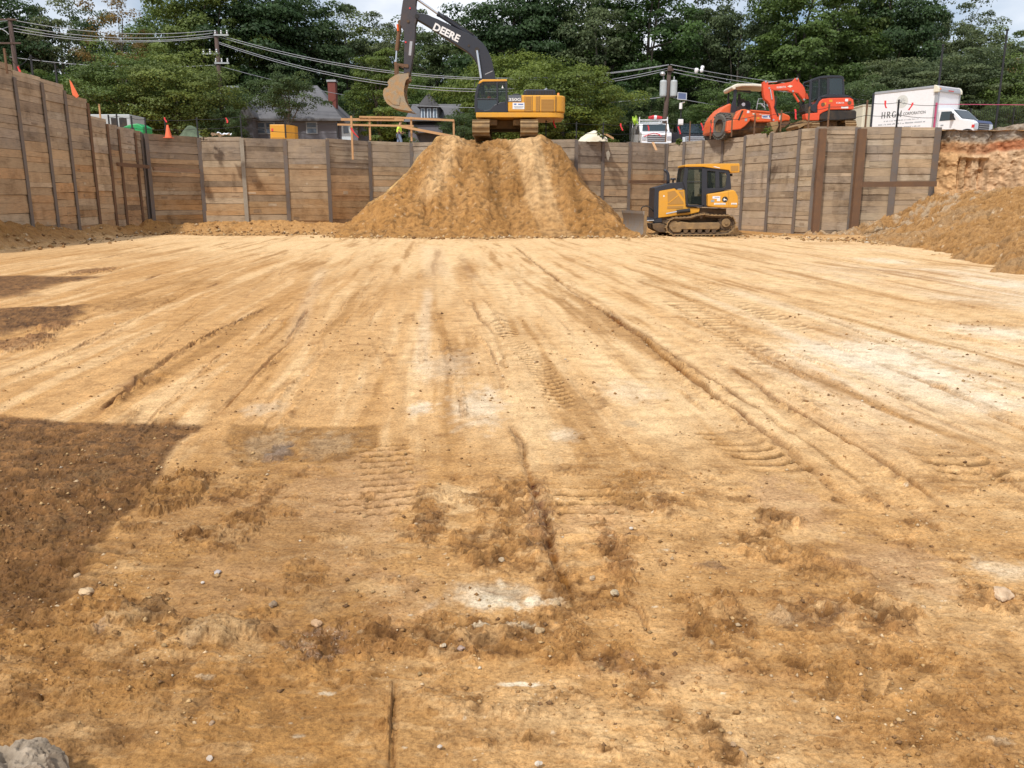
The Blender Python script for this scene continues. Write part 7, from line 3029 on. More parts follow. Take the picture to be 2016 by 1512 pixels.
def van():
    D = 57.0
    q = P(1293, 260, D)
    root = thing("utility_van", (q.x, D, 4.62), "white utility van with a ladder rack and red tape on its grille, facing the pit", "van")
    zr = P(1293, 243, D + 1.5).z - 4.62
    W = 1.0
    prof = [(5.2, .4), (0, .4), (-.06, .6), (-.04, 1.2), (.10, 1.3), (.75, 1.40), (1.25, zr - .06), (1.5, zr), (5.1, zr), (5.2, zr - .1)]
    g = MB()
    g.prism(prof, -W, W, T=SW)
    b = g.build("van_body", 'white', root, bevel=.06, seg=3)
    g = MB()
    g.add([(-.86, .73, 1.42), (.86, .73, 1.42), (.76, 1.22, zr - .10), (-.76, 1.22, zr - .10)], [(0, 1, 2, 3)], T=Matrix.Translation((0, -.03, .02)))
    g.build("windscreen", 'glassd', b)
    for s in (-1, 1):
        g = MB()
        g.prism([(1.1, 1.36), (2.0, 1.36), (2.0, zr - .14), (1.5, zr - .14)], s * (W + .004) - .01, s * (W + .004) + .01, T=SW)
        g.build("side_window", 'glassd', b)
        g = MB()
        g.box(min(s * (W + .04), s * (W + .28)), max(s * (W + .04), s * (W + .28)), .95, 1.05, 1.22, 1.58)
        g.build("mirror", 'blk', b, bevel=.03)
        g = MB()
        g.box(min(s * .68, s * .96), max(s * .68, s * .96), -.09, 0, .78, 1.05)
        g.build("headlight", 'silver', b, bevel=.02)
        vtyre(root, s * .82, .95, .38)
        vtyre(root, s * .82, 4.3, .38)
        g = MB()
        g.prism([(.95 + .48 * math.cos(a), .4 + .42 * math.sin(a)) for a in np.linspace(0, math.pi, 12)], s * (W + .002) - .02, s * (W + .002) + .02, T=SW)
        g.build("wheel_arch", 'blk', b)
    g = MB()
    g.box(-.62, .62, -.09, 0, .70, 1.10)
    gr = g.build("grille", 'blk', b)
    for z in (.76, .87, .98):
        g = MB()
        g.box(-.6, .6, -.12, -.08, z, z + .05)
        g.build("grille_bar", 'silver', gr)
    g = MB()
    g.box(-W, W, -.16, .02, .42, .62)
    g.build("bumper", 'trim', b, bevel=.03)
    rnd = random.Random(3)
    g = MB()
    for x0, z0, x1, z1, w in ((-.85, 1.0, -.5, 1.14, .05), (-.5, 1.14, -.2, 1.20, .06), (-.2, 1.2, .2, 1.12, .05), (.1, 1.12, .3, 1.0, .04)):
        g.add([(x0, -.14, z0), (x1, -.14, z1), (x1, -.14, z1 + w), (x0, -.14, z0 + w), (x0, -.12, z0), (x1, -.12, z1), (x1, -.12, z1 + w), (x0, -.12, z0 + w)],
              [(0, 1, 2, 3), (7, 6, 5, 4), (0, 4, 5, 1), (3, 2, 6, 7), (0, 3, 7, 4), (1, 5, 6, 2)])
    g.build("red_tape", 'redtape', b)
    # rack
    def rod(a, b_, r=.035, m_='white', nm="rack_bar"):
        g = MB()
        g.tube([a, b_], r, 8)
        return g.build(nm, m_, root)
    for y in (1.5, 3.2, 4.8):
        rod((-.95, y, zr), (-.95, y, zr + .42))
        rod((.95, y, zr), (.95, y, zr + .42))
        rod((-.95, y, zr + .22), (.95, y, zr + .22))
    rod((-.95, 1.5, zr + .3), (-.95, 4.8, zr + .3))
    rod((.95, 1.5, zr + .3), (.95, 4.8, zr + .3))
    return root, zr, q


vroot, vzr, vq = van()
# red and pale bundle and yellow reel riding on the rack
b1 = thing("roof_bundle", (vq.x + .1, 58.5, 4.62 + vzr + .27), "red and white rolled bundle lying on the van's rack", "bundle")
g = MB()
g.tube([(-.45, 0, .1), (-.1, 0, .14), (.1, 0, .12), (.48, 0, .1)], [.07, .13, .13, .08], 12)
g.build("roll", 'red', b1)
g = MB()
g.tube([(-.08, 0, .13), (.10, 0, .125)], [.135, .135], 12)
g.build("white_band", 'white', b1)
b2 = thing("cable_reel", (vq.x - 1.02, 60.0, 4.62 + vzr + .34), "yellow reel hanging at the left end of the van's rack", "reel")
g = MB()
g.lathe([(0, -.12), (.32, -.12), (.32, -.08), (.2, -.08), (.2, .08), (.32, .08), (.32, .12), (0, .12)], 22, T=Matrix.Rotation(R(75), 4, 'Y') @ Matrix.Rotation(R(20), 4, 'X'))
g.build("reel", 'hivis', b2)
g = MB()
g.tube([(-.15, 0, 0), (.15, 0, 0)], .05, 10)
g.build("hub", 'trim', b2)


def pickup():
    D = 59.0
    q = P(1369, 260, D)
    root = thing("pickup_truck", (q.x, D, 4.62), "dark pickup truck with a chrome grille, facing the pit left of the drum roller", "pickup truck")
    zr = P(1369, 244, D + 1.7).z - 4.62
    W = .98
    prof = [(2.9, .5), (0, .5), (-.06, .7), (-.05, 1.22), (.2, 1.34), (1.1, 1.42), (1.6, zr), (2.8, zr), (2.95, 1.3), (2.95, .5)]
    g = MB()
    g.prism(prof, -W, W, T=SW)
    b = g.build("cab", 'carblk', root, bevel=.07, seg=3)
    g = MB()
    g.box(-W, W, 3.0, 5.4, .5, 1.2)
    g.build("bed", 'carblk', root, bevel=.03)
    g = MB()
    g.add([(-.85, 1.08, 1.44), (.85, 1.08, 1.44), (.75, 1.56, zr - .05), (-.75, 1.56, zr - .05)], [(0, 1, 2, 3)], T=Matrix.Translation((0, -.03, .015)))
    g.build("windscreen", 'glassd', b)
    g = MB()
    g.box(-.66, .66, -.11, 0, .72, 1.16)
    gr = g.build("grille", 'silver', b, bevel=.02)
    for z in (.80, .92, 1.04):
        g = MB()
        g.box(-.6, .6, -.125, -.1, z, z + .05)
        g.build("grille_slot", 'dk', gr)
    for s in (-1, 1):
        g = MB()
        g.box(min(s * .68, s * .95), max(s * .68, s * .95), -.10, 0, .8, 1.12)
        g.build("headlight", 'winlt', b, bevel=.02)
        g = MB()
        g.box(min(s * (W + .03), s * (W + .3)), max(s * (W + .03), s * (W + .3)), 1.2, 1.3, 1.25, 1.5)
        g.build("mirror", 'carblk', b, bevel=.03)
        vtyre(root, s * .82, .9, .42)
        vtyre(root, s * .82, 4.4, .42)
    g = MB()
    g.box(-W, W, -.18, .02, .48, .68)
    g.build("bumper", 'silver', b, bevel=.03)


pickup()
q = P(1331, 262, 57.5)
root = thing("flatbed_trailer", (q.x, 57.5, 4.5), "black low trailer standing between the white van and the dark pickup", "trailer")
g = MB()
g.box(-.5, .45, 0, 3.5, .45, 1.35)
g.build("side_board", 'carblk', root)
for s in (-.45, .4):
    vtyre(root, s, 1.6, .34, .2)

# left background: pale trailer and green machine
q = P(214, 240, 50)
root = thing("white_trailer", (q.x, 50, 4.7), "pale enclosed trailer with dark openings, behind the corner of the left wall", "trailer")
zt = P(214, 225, 50).z - 4.7
g = MB()
wx = 1.25
g.box(-wx, wx, 0, 2.2, .5, zt)
tb = g.build("trailer_body", 'xfmr', root, bevel=.04)
for a, b in ((.15, .5), (.62, 1.05)):
    g = MB()
    g.box(a, b, -.02, .05, .9, zt - .2)
    g.build("window", 'blk', tb)
for s in (-.7, .7):
    vtyre(root, s, .4, .36, .22)
q = P(256, 262, 47)
root = thing("green_machine", (q.x, 47, 4.72), "bright green small machine with a sloping hood, behind the left wall's corner", "machine")
t = Tr(0, 0, 3.15, 47, root.location)
g = MB()
g.prism(t((735, 830), (735, 795), (770, 785), (800, 772), (850, 765), (870, 775), (888, 785), (890, 870), (735, 870)), 0, 1.2)
gm = g.build("machine_body", 'green', root, bevel=.05)
g = MB()
g.prism(t((690, 808), (735, 795), (735, 830), (700, 830)), .2, .9)
g.build("hood_nose", 'green', root, bevel=.03)
g = MB()
g.prism(t((790, 800), (830, 790), (835, 808), (790, 812)), -.02, .05)
g.build("side_slot", 'blk', gm)
for x in t((745, 850), (875, 850)):
    vtyre(root, x[0], .3, .28, .2)

# yellow box
q = P(552, 262, 46)
root = thing("yellow_cabinet", (q.x, 46, 4.68), "bright yellow equipment box standing at the back wall in front of the house", "equipment box")
zt = P(552, 245, 46).z - 4.68
x0, x1, x2 = P(531, 250, 46).x - q.x, P(560, 250, 46).x - q.x, P(575, 250, 46).x - q.x
g = MB()
g.box(x0, x1, 0, .9, 0, zt)
g.build("front_panel", 'ylw', root, bevel=.03)
g = MB()
g.add([(x1 + .02, 0.02, 0), (x2, .5, 0), (x2, 1.2, 0), (x1 + .02, .9, 0), (x1 + .02, 0.02, zt), (x2, .5, zt - .02), (x2, 1.2, zt - .02), (x1 + .02, .9, zt)],
      [(0, 3, 2, 1), (4, 5, 6, 7), (0, 1, 5, 4), (1, 2, 6, 5), (2, 3, 7, 6), (3, 0, 4, 7)])
g.build("side_panel", 'ylw', root)
g = MB()
g.box(x0 + .08, x0 + .18, -.012, 0.01, zt * .55, zt * .75)
g.build("warning_label", 'redtape', root)
g = MB()
g.box(x0 + .05, x1 - .05, -.008, .01, .1, .14)
g.build("lower_seam", 'ylw_d', root)


# traffic cone
def cone(px, py_top, py_b, D, label):
    top, b = P(px, py_top, D), P(px, py_b, D)
    r_ = thing("traffic_cone", (b.x, D, b.z), label, "traffic cone")
    h = top.z - b.z
    g = MB()
    g.lathe([(.17, .03), (.05, h * .97), (.04, h), (0, h)], 20)
    g.build("cone", 'cone', r_, smooth=False)
    g = MB()
    g.box(-.2, .2, -.2, .2, 0, .035)
    g.build("base", 'cone', r_, bevel=.01)


cone(332, 246, 272, 42.9, "orange traffic cone standing on the ground at the top of the back wall")
# orange flag on its stake, on the left wall
q = P(155, 188, 36.0)
fl = thing("marker_flag", (q.x - .25, 36.0, 5.9), "orange triangular flag on a stake above the stepped left wall", "flag")
g = MB()
g.tube([(0, 0, 0), (-.05, 0, q.z - 5.9 + .62)], .02, 6)
g.build("stake", 'lumber', fl)
g = MB()
zq = q.z - 5.9
g.prism([(-.05, zq + .6), (.02, zq + .52), (.26, zq - .02), (.16, zq - .1), (.0, zq + .02)], -.02, .0)
g.build("flag", 'cone', fl)


# ------------------------------------------------------------------ wooden guard rail
rail = thing("guard_rail", (-6.2, 42.4, 4.7), "raw timber guard rail at the pit's edge, left of the excavator", "railing")


def plank(a, b, h, dth=.04, nm="rail_board", mat='lumber', root=rail):
    a, b = Vector(a) - root.location, Vector(b) - root.location
    g = MB()
    g.add([(a.x, a.y, a.z - h / 2), (b.x, b.y, b.z - h / 2), (b.x, b.y, b.z + h / 2), (a.x, a.y, a.z + h / 2), (a.x, a.y + dth, a.z - h / 2), (b.x, b.y + dth, b.z - h / 2), (b.x, b.y + dth, b.z + h / 2),
           (a.x, a.y + dth, a.z + h / 2)], [(0, 1, 2, 3), (7, 6, 5, 4), (0, 4, 5, 1), (3, 2, 6, 7), (0, 3, 7, 4), (1, 5, 6, 2)])
    return g.build(nm, mat, root)


DR = 42.55
for px, ya_, yb_ in ((691, 228, 314), (727, 229, 276), (809, 230, 278), (893, 237, 270)):
    a, b = P(px, ya_, DR - (.55 if px == 691 else 0)), P(px + (2 if px == 691 else 0), yb_, DR - (.55 if px == 691 else 0))
    g = MB()
    a_, b_ = a - rail.location, b - rail.location
    g.box(a_.x - .045, a_.x + .045, a_.y, a_.y + .09, b_.z, a_.z)
    g.build("post", 'lumber', rail)
plank(P(671, 235, DR - .06), P(795, 236, DR - .06), .12)
plank(P(707, 230, DR - .11), P(775, 231, DR - .11), .08)
plank(P(772, 231, DR - .06), P(894, 237, DR - .06), .10)
plank(P(664, 245, DR - .06), P(727, 246.5, DR - .06), .09)
plank(P(727, 246.5, DR - .11), P(814, 248, DR - .11), .09)
plank(P(790, 249, DR - .14), P(900, 270, DR - .9), .12)
g = MB()
a, b, c_ = P(691, 252, DR - .7) - rail.location, P(697, 262, DR - .7) - rail.location, P(706, 271, DR - .6) - rail.location
g.tube([a, b, c_], [.05, .035, .02], 6)
g.build("red_cloth", 'redtape', rail)
# short board leaning over the back wall
bl = thing("loose_board", P(1288, 282, 44.7), "short pale board end hanging over the top of the wall below the van", "board")
g = MB()
a, b = P(1285, 280, 44.8) - bl.location, P(1292, 296, 44.3) - bl.location
g.add([(a.x - .07, a.y, a.z), (a.x + .07, a.y, a.z), (b.x + .06, b.y, b.z), (b.x - .06, b.y, b.z), (a.x - .07, a.y - .05, a.z), (a.x + .07, a.y - .05, a.z), (b.x + .06, b.y - .05, b.z), (b.x - .06, b.y - .05, b.z)],
      [(0, 1, 2, 3), (7, 6, 5, 4), (0, 4, 5, 1), (3, 2, 6, 7), (0, 3, 7, 4), (1, 5, 6, 2)])
g.build("board", 'lumber', bl)

# pale tarp-covered heap and boards behind the wall
q = P(1165, 268, 48)
tp = thing("tarp_heap", (q.x, 48, 4.7), "pale tarp-covered heap with loose boards beside it, behind the wall left of the van", "heap")
xs = np.linspace(-.75, .8, 60)
ys_ = np.linspace(-.9, .9, 40)
Yt, Xt = np.meshgrid(ys_, xs, indexing='ij')
Zt = .66 * np.clip(1 - np.abs(Xt - .1) / .85, 0, 1) ** .6 * np.clip(1 - (Yt / .9) ** 2, 0, 1) ** .5 + .07 * fbm(Xt * 3, Yt * 3, 3, 801)
ob = grid_obj("tarp", Xt, Yt, Zt, mat='tarp')
ob.parent = tp
g = MB()
for k in range(3):
    y_ = -.95 - .05 * k
    g.add([(a_, b_, c_) for b_ in (y_, y_ + .03) for a_, c_ in ((.3 + .1 * k, .55 - .08 * k), (1.1, .14 - .03 * k), (1.12, .2 - .03 * k), (.32 + .1 * k, .61 - .08 * k))],
          [(0, 1, 2, 3), (7, 6, 5, 4), (0, 4, 5, 1), (3, 2, 6, 7), (0, 3, 7, 4), (1, 5, 6, 2)])
g.build("leaning_boards", 'lumber', tp)

# weeds along the brink
def weed(px, py, D, h, label, zg=4.66):
    q = P(px, py, D)
    g_ = np.random.default_rng(int(px))
    me, cc = crown_mesh("foliage", int(px), h * .55, h * .5, 24, 22, .09, 'lf_light', hollow=.2)
    r_ = thing("weed", (q.x, D, q.z - h * .4), label, "plant")
    o_ = bpy.data.objects.new("foliage", me)
    col.objects.link(o_)
    o_.parent = r_
    o_.location = (0, 0, h * .5)
    g = MB()
    for k in range(5):
        g.tube([(0, 0, -.1), (g_.uniform(-.1, .1), 0, h * .5), (g_.uniform(-.2, .2), 0, h * .8)], [.012, .01, .004], 5)
    g.build("stems", 'bark', r_)


weed(1186, 262, 46.5, .6, "small green weed growing beside the tarp-covered heap")
weed(1337, 279, 45.5, .35, "small green weed at the top of the wall below the pickup")
weed(1511, 260, 40.4, .42, "round green weed on the wall top under the drum roller")
weed(400, 265, 44, .55, "low green weeds between the cone and the yellow box, behind the back wall")
# torn white plastic near the cone
q = P(436, 267, 43.5)
pl = thing("plastic_sheet", (q.x, 43.5, q.z - .1), "crumpled white plastic lying on the brink between the cone and the yellow box", "plastic sheet")
xs = np.linspace(-.45, .45, 30)
ys_ = np.linspace(-.3, .3, 20)
Yt, Xt = np.meshgrid(ys_, xs, indexing='ij')
Zt = .14 + .16 * fbm(Xt * 5, Yt * 5, 3, 811)
ob = grid_obj("sheet", Xt, Yt, Zt, mat='white')
ob.parent = pl
# grey-green rubble mound
q = P(377, 263, 45.5)
rm = thing("rubble_mound", (q.x, 45.5, 4.65), "low grey-green mound between the cone and the crumpled white plastic", "mound")
xs = np.linspace(-1.0, 1.1, 50)
ys_ = np.linspace(-.8, .8, 36)
Yt, Xt = np.meshgrid(ys_, xs, indexing='ij')
Zt = .75 * np.exp(-(Xt / .6) ** 2 - (Yt / .5) ** 2) + .06 * fbm(Xt * 4, Yt * 4, 3, 821)
cc_ = np.zeros(Xt.shape + (3,)) + np.array([.10, .13, .085])
ob = grid_obj("mound", Xt, Yt, Zt, cc_, mat='bank')
ob.parent = rm

# ------------------------------------------------------------------ wire fences on the brink
def edge_fence(name_label, posts, wires_z, mat_post='wirebk'):
    """posts: (px, ytop, D, zbase)"""
    base = P(posts[0][0], posts[0][1], posts[0][2])
    r_ = thing("wire_fence", (base.x, base.y, 4.6), name_label, "fence", group="wire fences on the pit's edge")
    tops = []
    for i_, p in enumerate(posts):
        t_ = P(p[0], p[1], p[2]) - r_.location
        g = MB()
        g.box(t_.x - .03, t_.x + .03, t_.y - .03, t_.y + .03, p[3] - 4.6, t_.z)
        g.build("post", p[4] if len(p) > 4 else mat_post, r_)
        tops.append(t_)
    for dz in wires_z:
        g = MB()
        pts = []
        for a, b in zip(tops[:-1], tops[1:]):
            for k in range(6):
                u = k / 6
                q_ = a.lerp(b, u)
                q_.z -= dz + .05 * 4 * u * (1 - u)
                q_.y -= .03
                pts.append(q_)
        q_ = tops[-1].copy()
        q_.z -= dz
        q_.y -= .03
        pts.append(q_)
        g.tube(pts, .011, 5)
        g.build("wire", 'wirebk', r_, smooth=True)
    return r_


edge_fence("thin wire fence with dark posts between the left corner and the timber rail",
           [(213, 226, 42.8, 4.6), (229, 224, 42.8, 4.6), (258, 228, 42.8, 4.6), (285, 231, 42.8, 4.6), (324, 232, 43, 4.6), (387, 231, 43, 4.6), (473, 226, 43, 4.6), (561, 238, 43, 4.6), (663, 240, 43, 4.6)], (.1, .55))
edge_fence("thin wire fence with dark posts along the brink between the excavator and the white van",
           [(1075, 236, 43.6, 4.6), (1135, 240, 43.4, 4.6), (1188, 241, 43.9, 4.6), (1241, 243, 44.6, 4.6), (1312, 240, 46, 4.6, 'rust'), (1359, 239, 45.3, 4.6, 'rust')], (.08, .52))
edge_fence("wire fence with rusty posts standing on the right wall in front of the orange machines",
           [(1400, 236, 44, 4.6, 'rust'), (1442, 230, 42.3, 4.6, 'rust'), (1487, 223, 40.9, 4.6, 'rust'), (1539, 217, 39.0, 4.6, 'rust'), (1594, 210, 37.2, 4.6, 'rust'), (1633, 205, 36.6, 4.6, 'rust'),
            (1708, 197, 36.7, 4.6, 'rust'), (1770, 196, 36.8, 4.6), (1844, 202, 36.8, 4.6, 'pink')], (.12, .62))
edge_fence("row of thin rusty posts with one wire on top of the left wall",
           [(8, 95, 31.2, 6.0, 'rust'), (36, 128, 33.4, 6.0, 'rust'), (60, 108, 34.0, 6.0), (108, 124, 37.5, 5.8), (195, 205, 40.5, 4.8, 'lumber')], (.05,))
q0, q1 = P(1844, 205, 36.8), P(2100, 207, 33)
tp_ = thing("barrier_tape", q0, "pink tape stretched from the last fence post to the right edge", "tape")
g = MB()
d = q1 - q0
g.add([(0, 0, -.011), (d.x, d.y, d.z - .011), (d.x, d.y, d.z + .011), (0, 0, .011), (0, .004, -.011), (d.x, d.y + .004, d.z - .011), (d.x, d.y + .004, d.z + .011), (0, .004, .011)],
      [(0, 1, 2, 3), (7, 6, 5, 4), (0, 4, 5, 1), (3, 2, 6, 7)])
g.build("tape", 'pink', tp_)

rib = [(36, 131, 145, 33.3, "on the left wall's second post"), (324, 231, 241, 42.9, "left of the traffic cone's tip"), (445, 232, 242, 42.9, "on the wire left of the house"),
       (1090, 237, 252, 43.5, "on the wire just right of the big excavator's track"), (1222, 243, 257, 44.3, "on the wire left of the white van"),
       (1275, 246, 257, 45.3, "in front of the van's windscreen"), (1336, 249, 264, 45.6, "under the solar panel pole"), (1381, 242, 257, 44.6, "in front of the dark pickup"),
       (1565, 215, 235, 38.1, "left of the compact excavator's cab"), (1742, 198, 213, 36.6, "in front of the box truck near its rear"), (1797, 202, 217, 36.7, "in front of the box truck's lettering"),
       (1399, 243, 262, 43.9, "on the post beside the roller's tyre")]
for px, a_, b_, D, w in rib:
    A_, B_ = P(px, a_, D - .06), P(px + (3 if px != 1797 else -7), b_, D - .06)
    r_ = thing("ribbon", A_, "red flagging ribbon " + w, "ribbon", group="red flagging ribbons on the fences")
    g = MB()
    d = B_ - A_
    n_ = 6
    vs = []
    for k in range(n_ + 1):
        u = k / n_
        off = .02 * math.sin(u * 5 + px)
        w_ = .036 if px != 1399 else .02
        vs += [(d.x * u - w_ + off, .01 * math.sin(u * 7), d.z * u), (d.x * u + w_ + off, -.01 * math.sin(u * 7), d.z * u)]
    m_ = len(vs)
    vs += [(v[0], v[1] + .006, v[2]) for v in vs]
    fs = [(2 * k, 2 * k + 1, 2 * k + 3, 2 * k + 2) for k in range(n_)] + [(m_ + 2 * k + 2, m_ + 2 * k + 3, m_ + 2 * k + 1, m_ + 2 * k) for k in range(n_)]
    g.add(vs, fs)
    g.build("ribbon_strip", 'redtape', r_)


# ================================================================== PEOPLE
def skin_mesh(name, verts, edges, mat, parent, root_i=0, sub=2):
    """one continuous surface grown over connected joints; verts: (x,y,z,rx,ry)"""
    me = bpy.data.meshes.new(name)
    me.from_pydata([v[:3] for v in verts], edges, [])
    ob = bpy.data.objects.new(name, me)
    col.objects.link(ob)
    ob.modifiers.new("skin", 'SKIN')
    if not me.skin_vertices:
        bpy.context.view_layer.update()
    for i, v in enumerate(verts):
        sv = me.skin_vertices[0].data[i]
        sv.radius = (v[3], v[4])
        sv.use_root = (i == root_i)
    s = ob.modifiers.new("sub", 'SUBSURF')
    s.levels = s.render_levels = sub
    dg = bpy.context.evaluated_depsgraph_get()
    dg.update()
    m2 = bpy.data.meshes.new_from_object(ob.evaluated_get(dg))
    bpy.data.objects.remove(ob)
    m2.name = name
    m2.materials.clear()
    m2.materials.append(M[mat])
    for p in m2.polygons:
        p.use_smooth = True
    o2 = bpy.data.objects.new(name, m2)
    col.objects.link(o2)
    o2.parent = parent
    return o2


def head_parts(parent, c, face, hat=True):
    """hair/helmet; face looks along +x*face"""
    g = MB()
    n = 10
    prof = [(.118 * math.cos(a), .10 * math.sin(a)) for a in np.linspace(0, math.pi / 2, 7)]
    g.lathe([(.15, -.012), (.118, 0)] + prof, 20, T=Matrix.Translation((c[0], c[1], c[2] + .045)))
    g.build("hard_hat", 'hat', parent, smooth=True)


def worker():
    D = 54
    q = P(785, 258, D)
    zt = P(785, 236, D).z
    root = thing("person", (q.x, D, zt - 1.80), "walking person in yellow-green safety shirt, blue jeans and white hard hat behind the timber rail", "person")
    # one continuous body: pelvis root, spine, head, arms with hands, legs in a stride, walking to the right
    V = [(0, 0, .95, .13, .15), (.02, 0, 1.15, .12, .15), (.05, 0, 1.36, .12, .18), (.08, 0, 1.50, .055, .06), (.12, 0, 1.60, .075, .075), (.13, 0, 1.70, .08, .08),
         (.05, -.19, 1.42, .055, .055), (.02, -.25, 1.18, .045, .045), (.16, -.24, 1.0, .035, .035), (.22, -.22, .96, .04, .025),
         (.05, .19, 1.42, .055, .055), (.08, .24, 1.18, .045, .045), (.26, .2, 1.06, .035, .035), (.32, .18, 1.04, .04, .025),
         (.02, -.1, .88, .095, .095), (.16, -.1, .50, .065, .065), (.10, -.1, .10, .045, .045), (.24, -.1, .04, .04, .04),
         (-.02, .1, .88, .095, .095), (-.05, .1, .50, .065, .065), (-.28, .1, .14, .045, .045), (-.20, .1, .04, .04, .04),
         (.225, 0, 1.64, .016, .014), (.17, 0, 1.57, .035, .04)]
    E = [(0, 1), (1, 2), (2, 3), (3, 4), (4, 5), (2, 6), (6, 7), (7, 8), (8, 9), (2, 10), (10, 11), (11, 12), (12, 13), (0, 14), (14, 15), (15, 16), (16, 17), (0, 18), (18, 19),
         (19, 20), (20, 21), (4, 22), (4, 23)]
    skin_mesh("body", V, E, 'skin', root)
    sh = [(0, 0, .98, .17, .19), (.02, 0, 1.15, .155, .185), (.05, 0, 1.36, .15, .21), (.07, 0, 1.46, .09, .10),
          (.05, -.2, 1.42, .08, .08), (.02, -.26, 1.2, .07, .07), (.05, .2, 1.42, .08, .08), (.08, .25, 1.2, .07, .07)]
    skin_mesh("safety_shirt", sh, [(0, 1), (1, 2), (2, 3), (2, 4), (4, 5), (2, 6), (6, 7)], 'hivis', root)
    tr = [(0, 0, .95, .155, .17), (.02, -.1, .86, .115, .115), (.16, -.1, .50, .088, .088), (.10, -.1, .12, .07, .07), (-.02, .1, .86, .115, .115), (-.05, .1, .50, .088, .088), (-.27, .1, .16, .07, .07)]
    skin_mesh("jeans", tr, [(0, 1), (1, 2), (2, 3), (0, 4), (4, 5), (5, 6)], 'denim', root)
    head_parts(root, (.12, 0, 1.70), 1)
    for s in (-1, 1):
        g = MB()
        for k in range(5):
            yy = (-.23 if s < 0 else .18)
            xx = .24 if s < 0 else .34
            zz = .96 if s < 0 else 1.04
            L_ = (.05, .075, .08, .075, .06)[k]
            g.tube([(xx, yy + (k - 2) * .012, zz), (xx + L_ * .6, yy + (k - 2) * .013, zz - .01), (xx + L_, yy + (k - 2) * .013, zz - .035)], [.009, .009, .007], 6)
        g.build("hand_fingers", 'skin', root)
    for (x, y) in ((.17, -.1), (-.24, .1)):
        g = MB()
        g.tube([(x - .08, y, .06), (x, y, .07), (x + .14, y, .04)], [.055, .06, .04], 10)
        g.build("boot", 'rust', root, smooth=True)
    g = MB()
    g.box(.0, .14, -.25, -.2, .98, 1.10)
    g.build("belt_pouch", 'blk', root, bevel=.01)


worker()


def operator():
    c = exc_t.one(985, 760)
    root = thing("person", (exc_o.x + c[0], exc_o.y + exc_y + .52, exc_o.z + c[1] - .55), "person in orange and white safety vest sitting in the big excavator's cab", "person")
    V = [(0, 0, 0, .13, .15), (.0, 0, .25, .12, .15), (-.02, 0, .48, .12, .17), (-.04, 0, .62, .055, .055), (-.06, 0, .72, .075, .075), (-.06, 0, .80, .08, .08),
         (-.04, -.19, .50, .055, .055), (-.14, -.23, .28, .045, .045), (-.36, -.2, .26, .035, .035), (-.43, -.2, .27, .04, .025),
         (-.04, .19, .50, .055, .055), (-.14, .23, .28, .045, .045), (-.36, .2, .26, .035, .035), (-.43, .2, .27, .04, .025),
         (-.2, -.1, .02, .09, .09), (-.5, -.1, .0, .07, .07), (-.55, -.1, -.35, .05, .05), (-.2, .1, .02, .09, .09), (-.5, .1, .0, .07, .07), (-.55, .1, -.35, .05, .05), (-.15, 0, .76, .016, .014)]
    E = [(0, 1), (1, 2), (2, 3), (3, 4), (4, 5), (2, 6), (6, 7), (7, 8), (8, 9), (2, 10), (10, 11), (11, 12), (12, 13), (0, 14), (14, 15), (15, 16), (0, 17), (17, 18), (18, 19), (4, 20)]
    skin_mesh("body", V, E, 'skin', root)
    sh = [(0, 0, .02, .16, .18), (.0, 0, .25, .15, .18), (-.02, 0, .48, .15, .2), (-.03, 0, .57, .09, .1), (-.04, -.2, .50, .08, .08), (-.10, -.24, .36, .07, .07), (-.04, .2, .50, .08, .08), (-.1, .24, .36, .07, .07)]
    v = skin_mesh("safety_vest", sh, [(0, 1), (1, 2), (2, 3), (2, 4), (4, 5), (2, 6), (6, 7)], 'hivor', root)
    g = MB()
    g.box(-.16, .16, -.222, -.21, .2, .26)
    g.build("reflective_band", 'txtw', v)
    tr = [(0, 0, 0, .15, .17), (-.2, -.1, .02, .11, .11), (-.5, -.1, .0, .09, .09), (-.55, -.1, -.33, .07, .07), (-.2, .1, .02, .11, .11), (-.5, .1, .0, .09, .09), (-.55, .1, -.33, .07, .07)]
    skin_mesh("trousers", tr, [(0, 1), (1, 2), (2, 3), (0, 4), (4, 5), (5, 6)], 'denim', root)
    head_parts(root, (-.06, 0, .80), -1)


operator()

# ================================================================== STONES
def stone(px, py, wpx, label, c, seed, name="stone", hk=.55, sink=.42, D=None, rough=.30):
    q = G(px, py)
    dist = math.hypot(q.y, EYE)
    r_ = wpx / 2 * dist / FPX
    g_ = np.random.default_rng(seed)
    bm = bmesh.new()
    bmesh.ops.create_icosphere(bm, subdivisions=3 if wpx > 16 else 2, radius=1)
    for v in bm.verts:
        p = np.array(v.co)
        n1 = float(fbm(np.array([p[0] * 1.3 + seed]), np.array([p[1] * 1.3 + p[2]]), 3, seed)[0])
        n2 = float(fbm(np.array([p[0] * 4 + p[2] * 2]), np.array([p[1] * 4 - p[2]]), 3, seed + 5)[0])
        v.co *= 1 + rough * 1.6 * n1 + rough * .5 * n2
        v.co.z *= hk
        v.co.y *= .8
        v.co *= r_
    me = bpy.data.meshes.new(name)
    bm.to_mesh(me)
    bm.free()
    a = me.color_attributes.new("tone", 'FLOAT_COLOR', 'POINT')
    for i in range(len(me.vertices)):
        a.data[i].color = (c[0] * .62 + .16, c[1] * .62 + .10, c[2] * .62 + .05, 1)
    me.materials.append(M['rock'])
    ob = bpy.data.objects.new(name, me)
    col.objects.link(ob)
    ob.location = (q.x, q.y, r_ * hk * (1 - sink * 2))
    ob.rotation_euler = (0, 0, g_.uniform(0, 6))
    tag(ob, label, "stone" if name == "stone" else "boulder", "loose stones on the pit floor" if name == "stone" else None)
    return ob


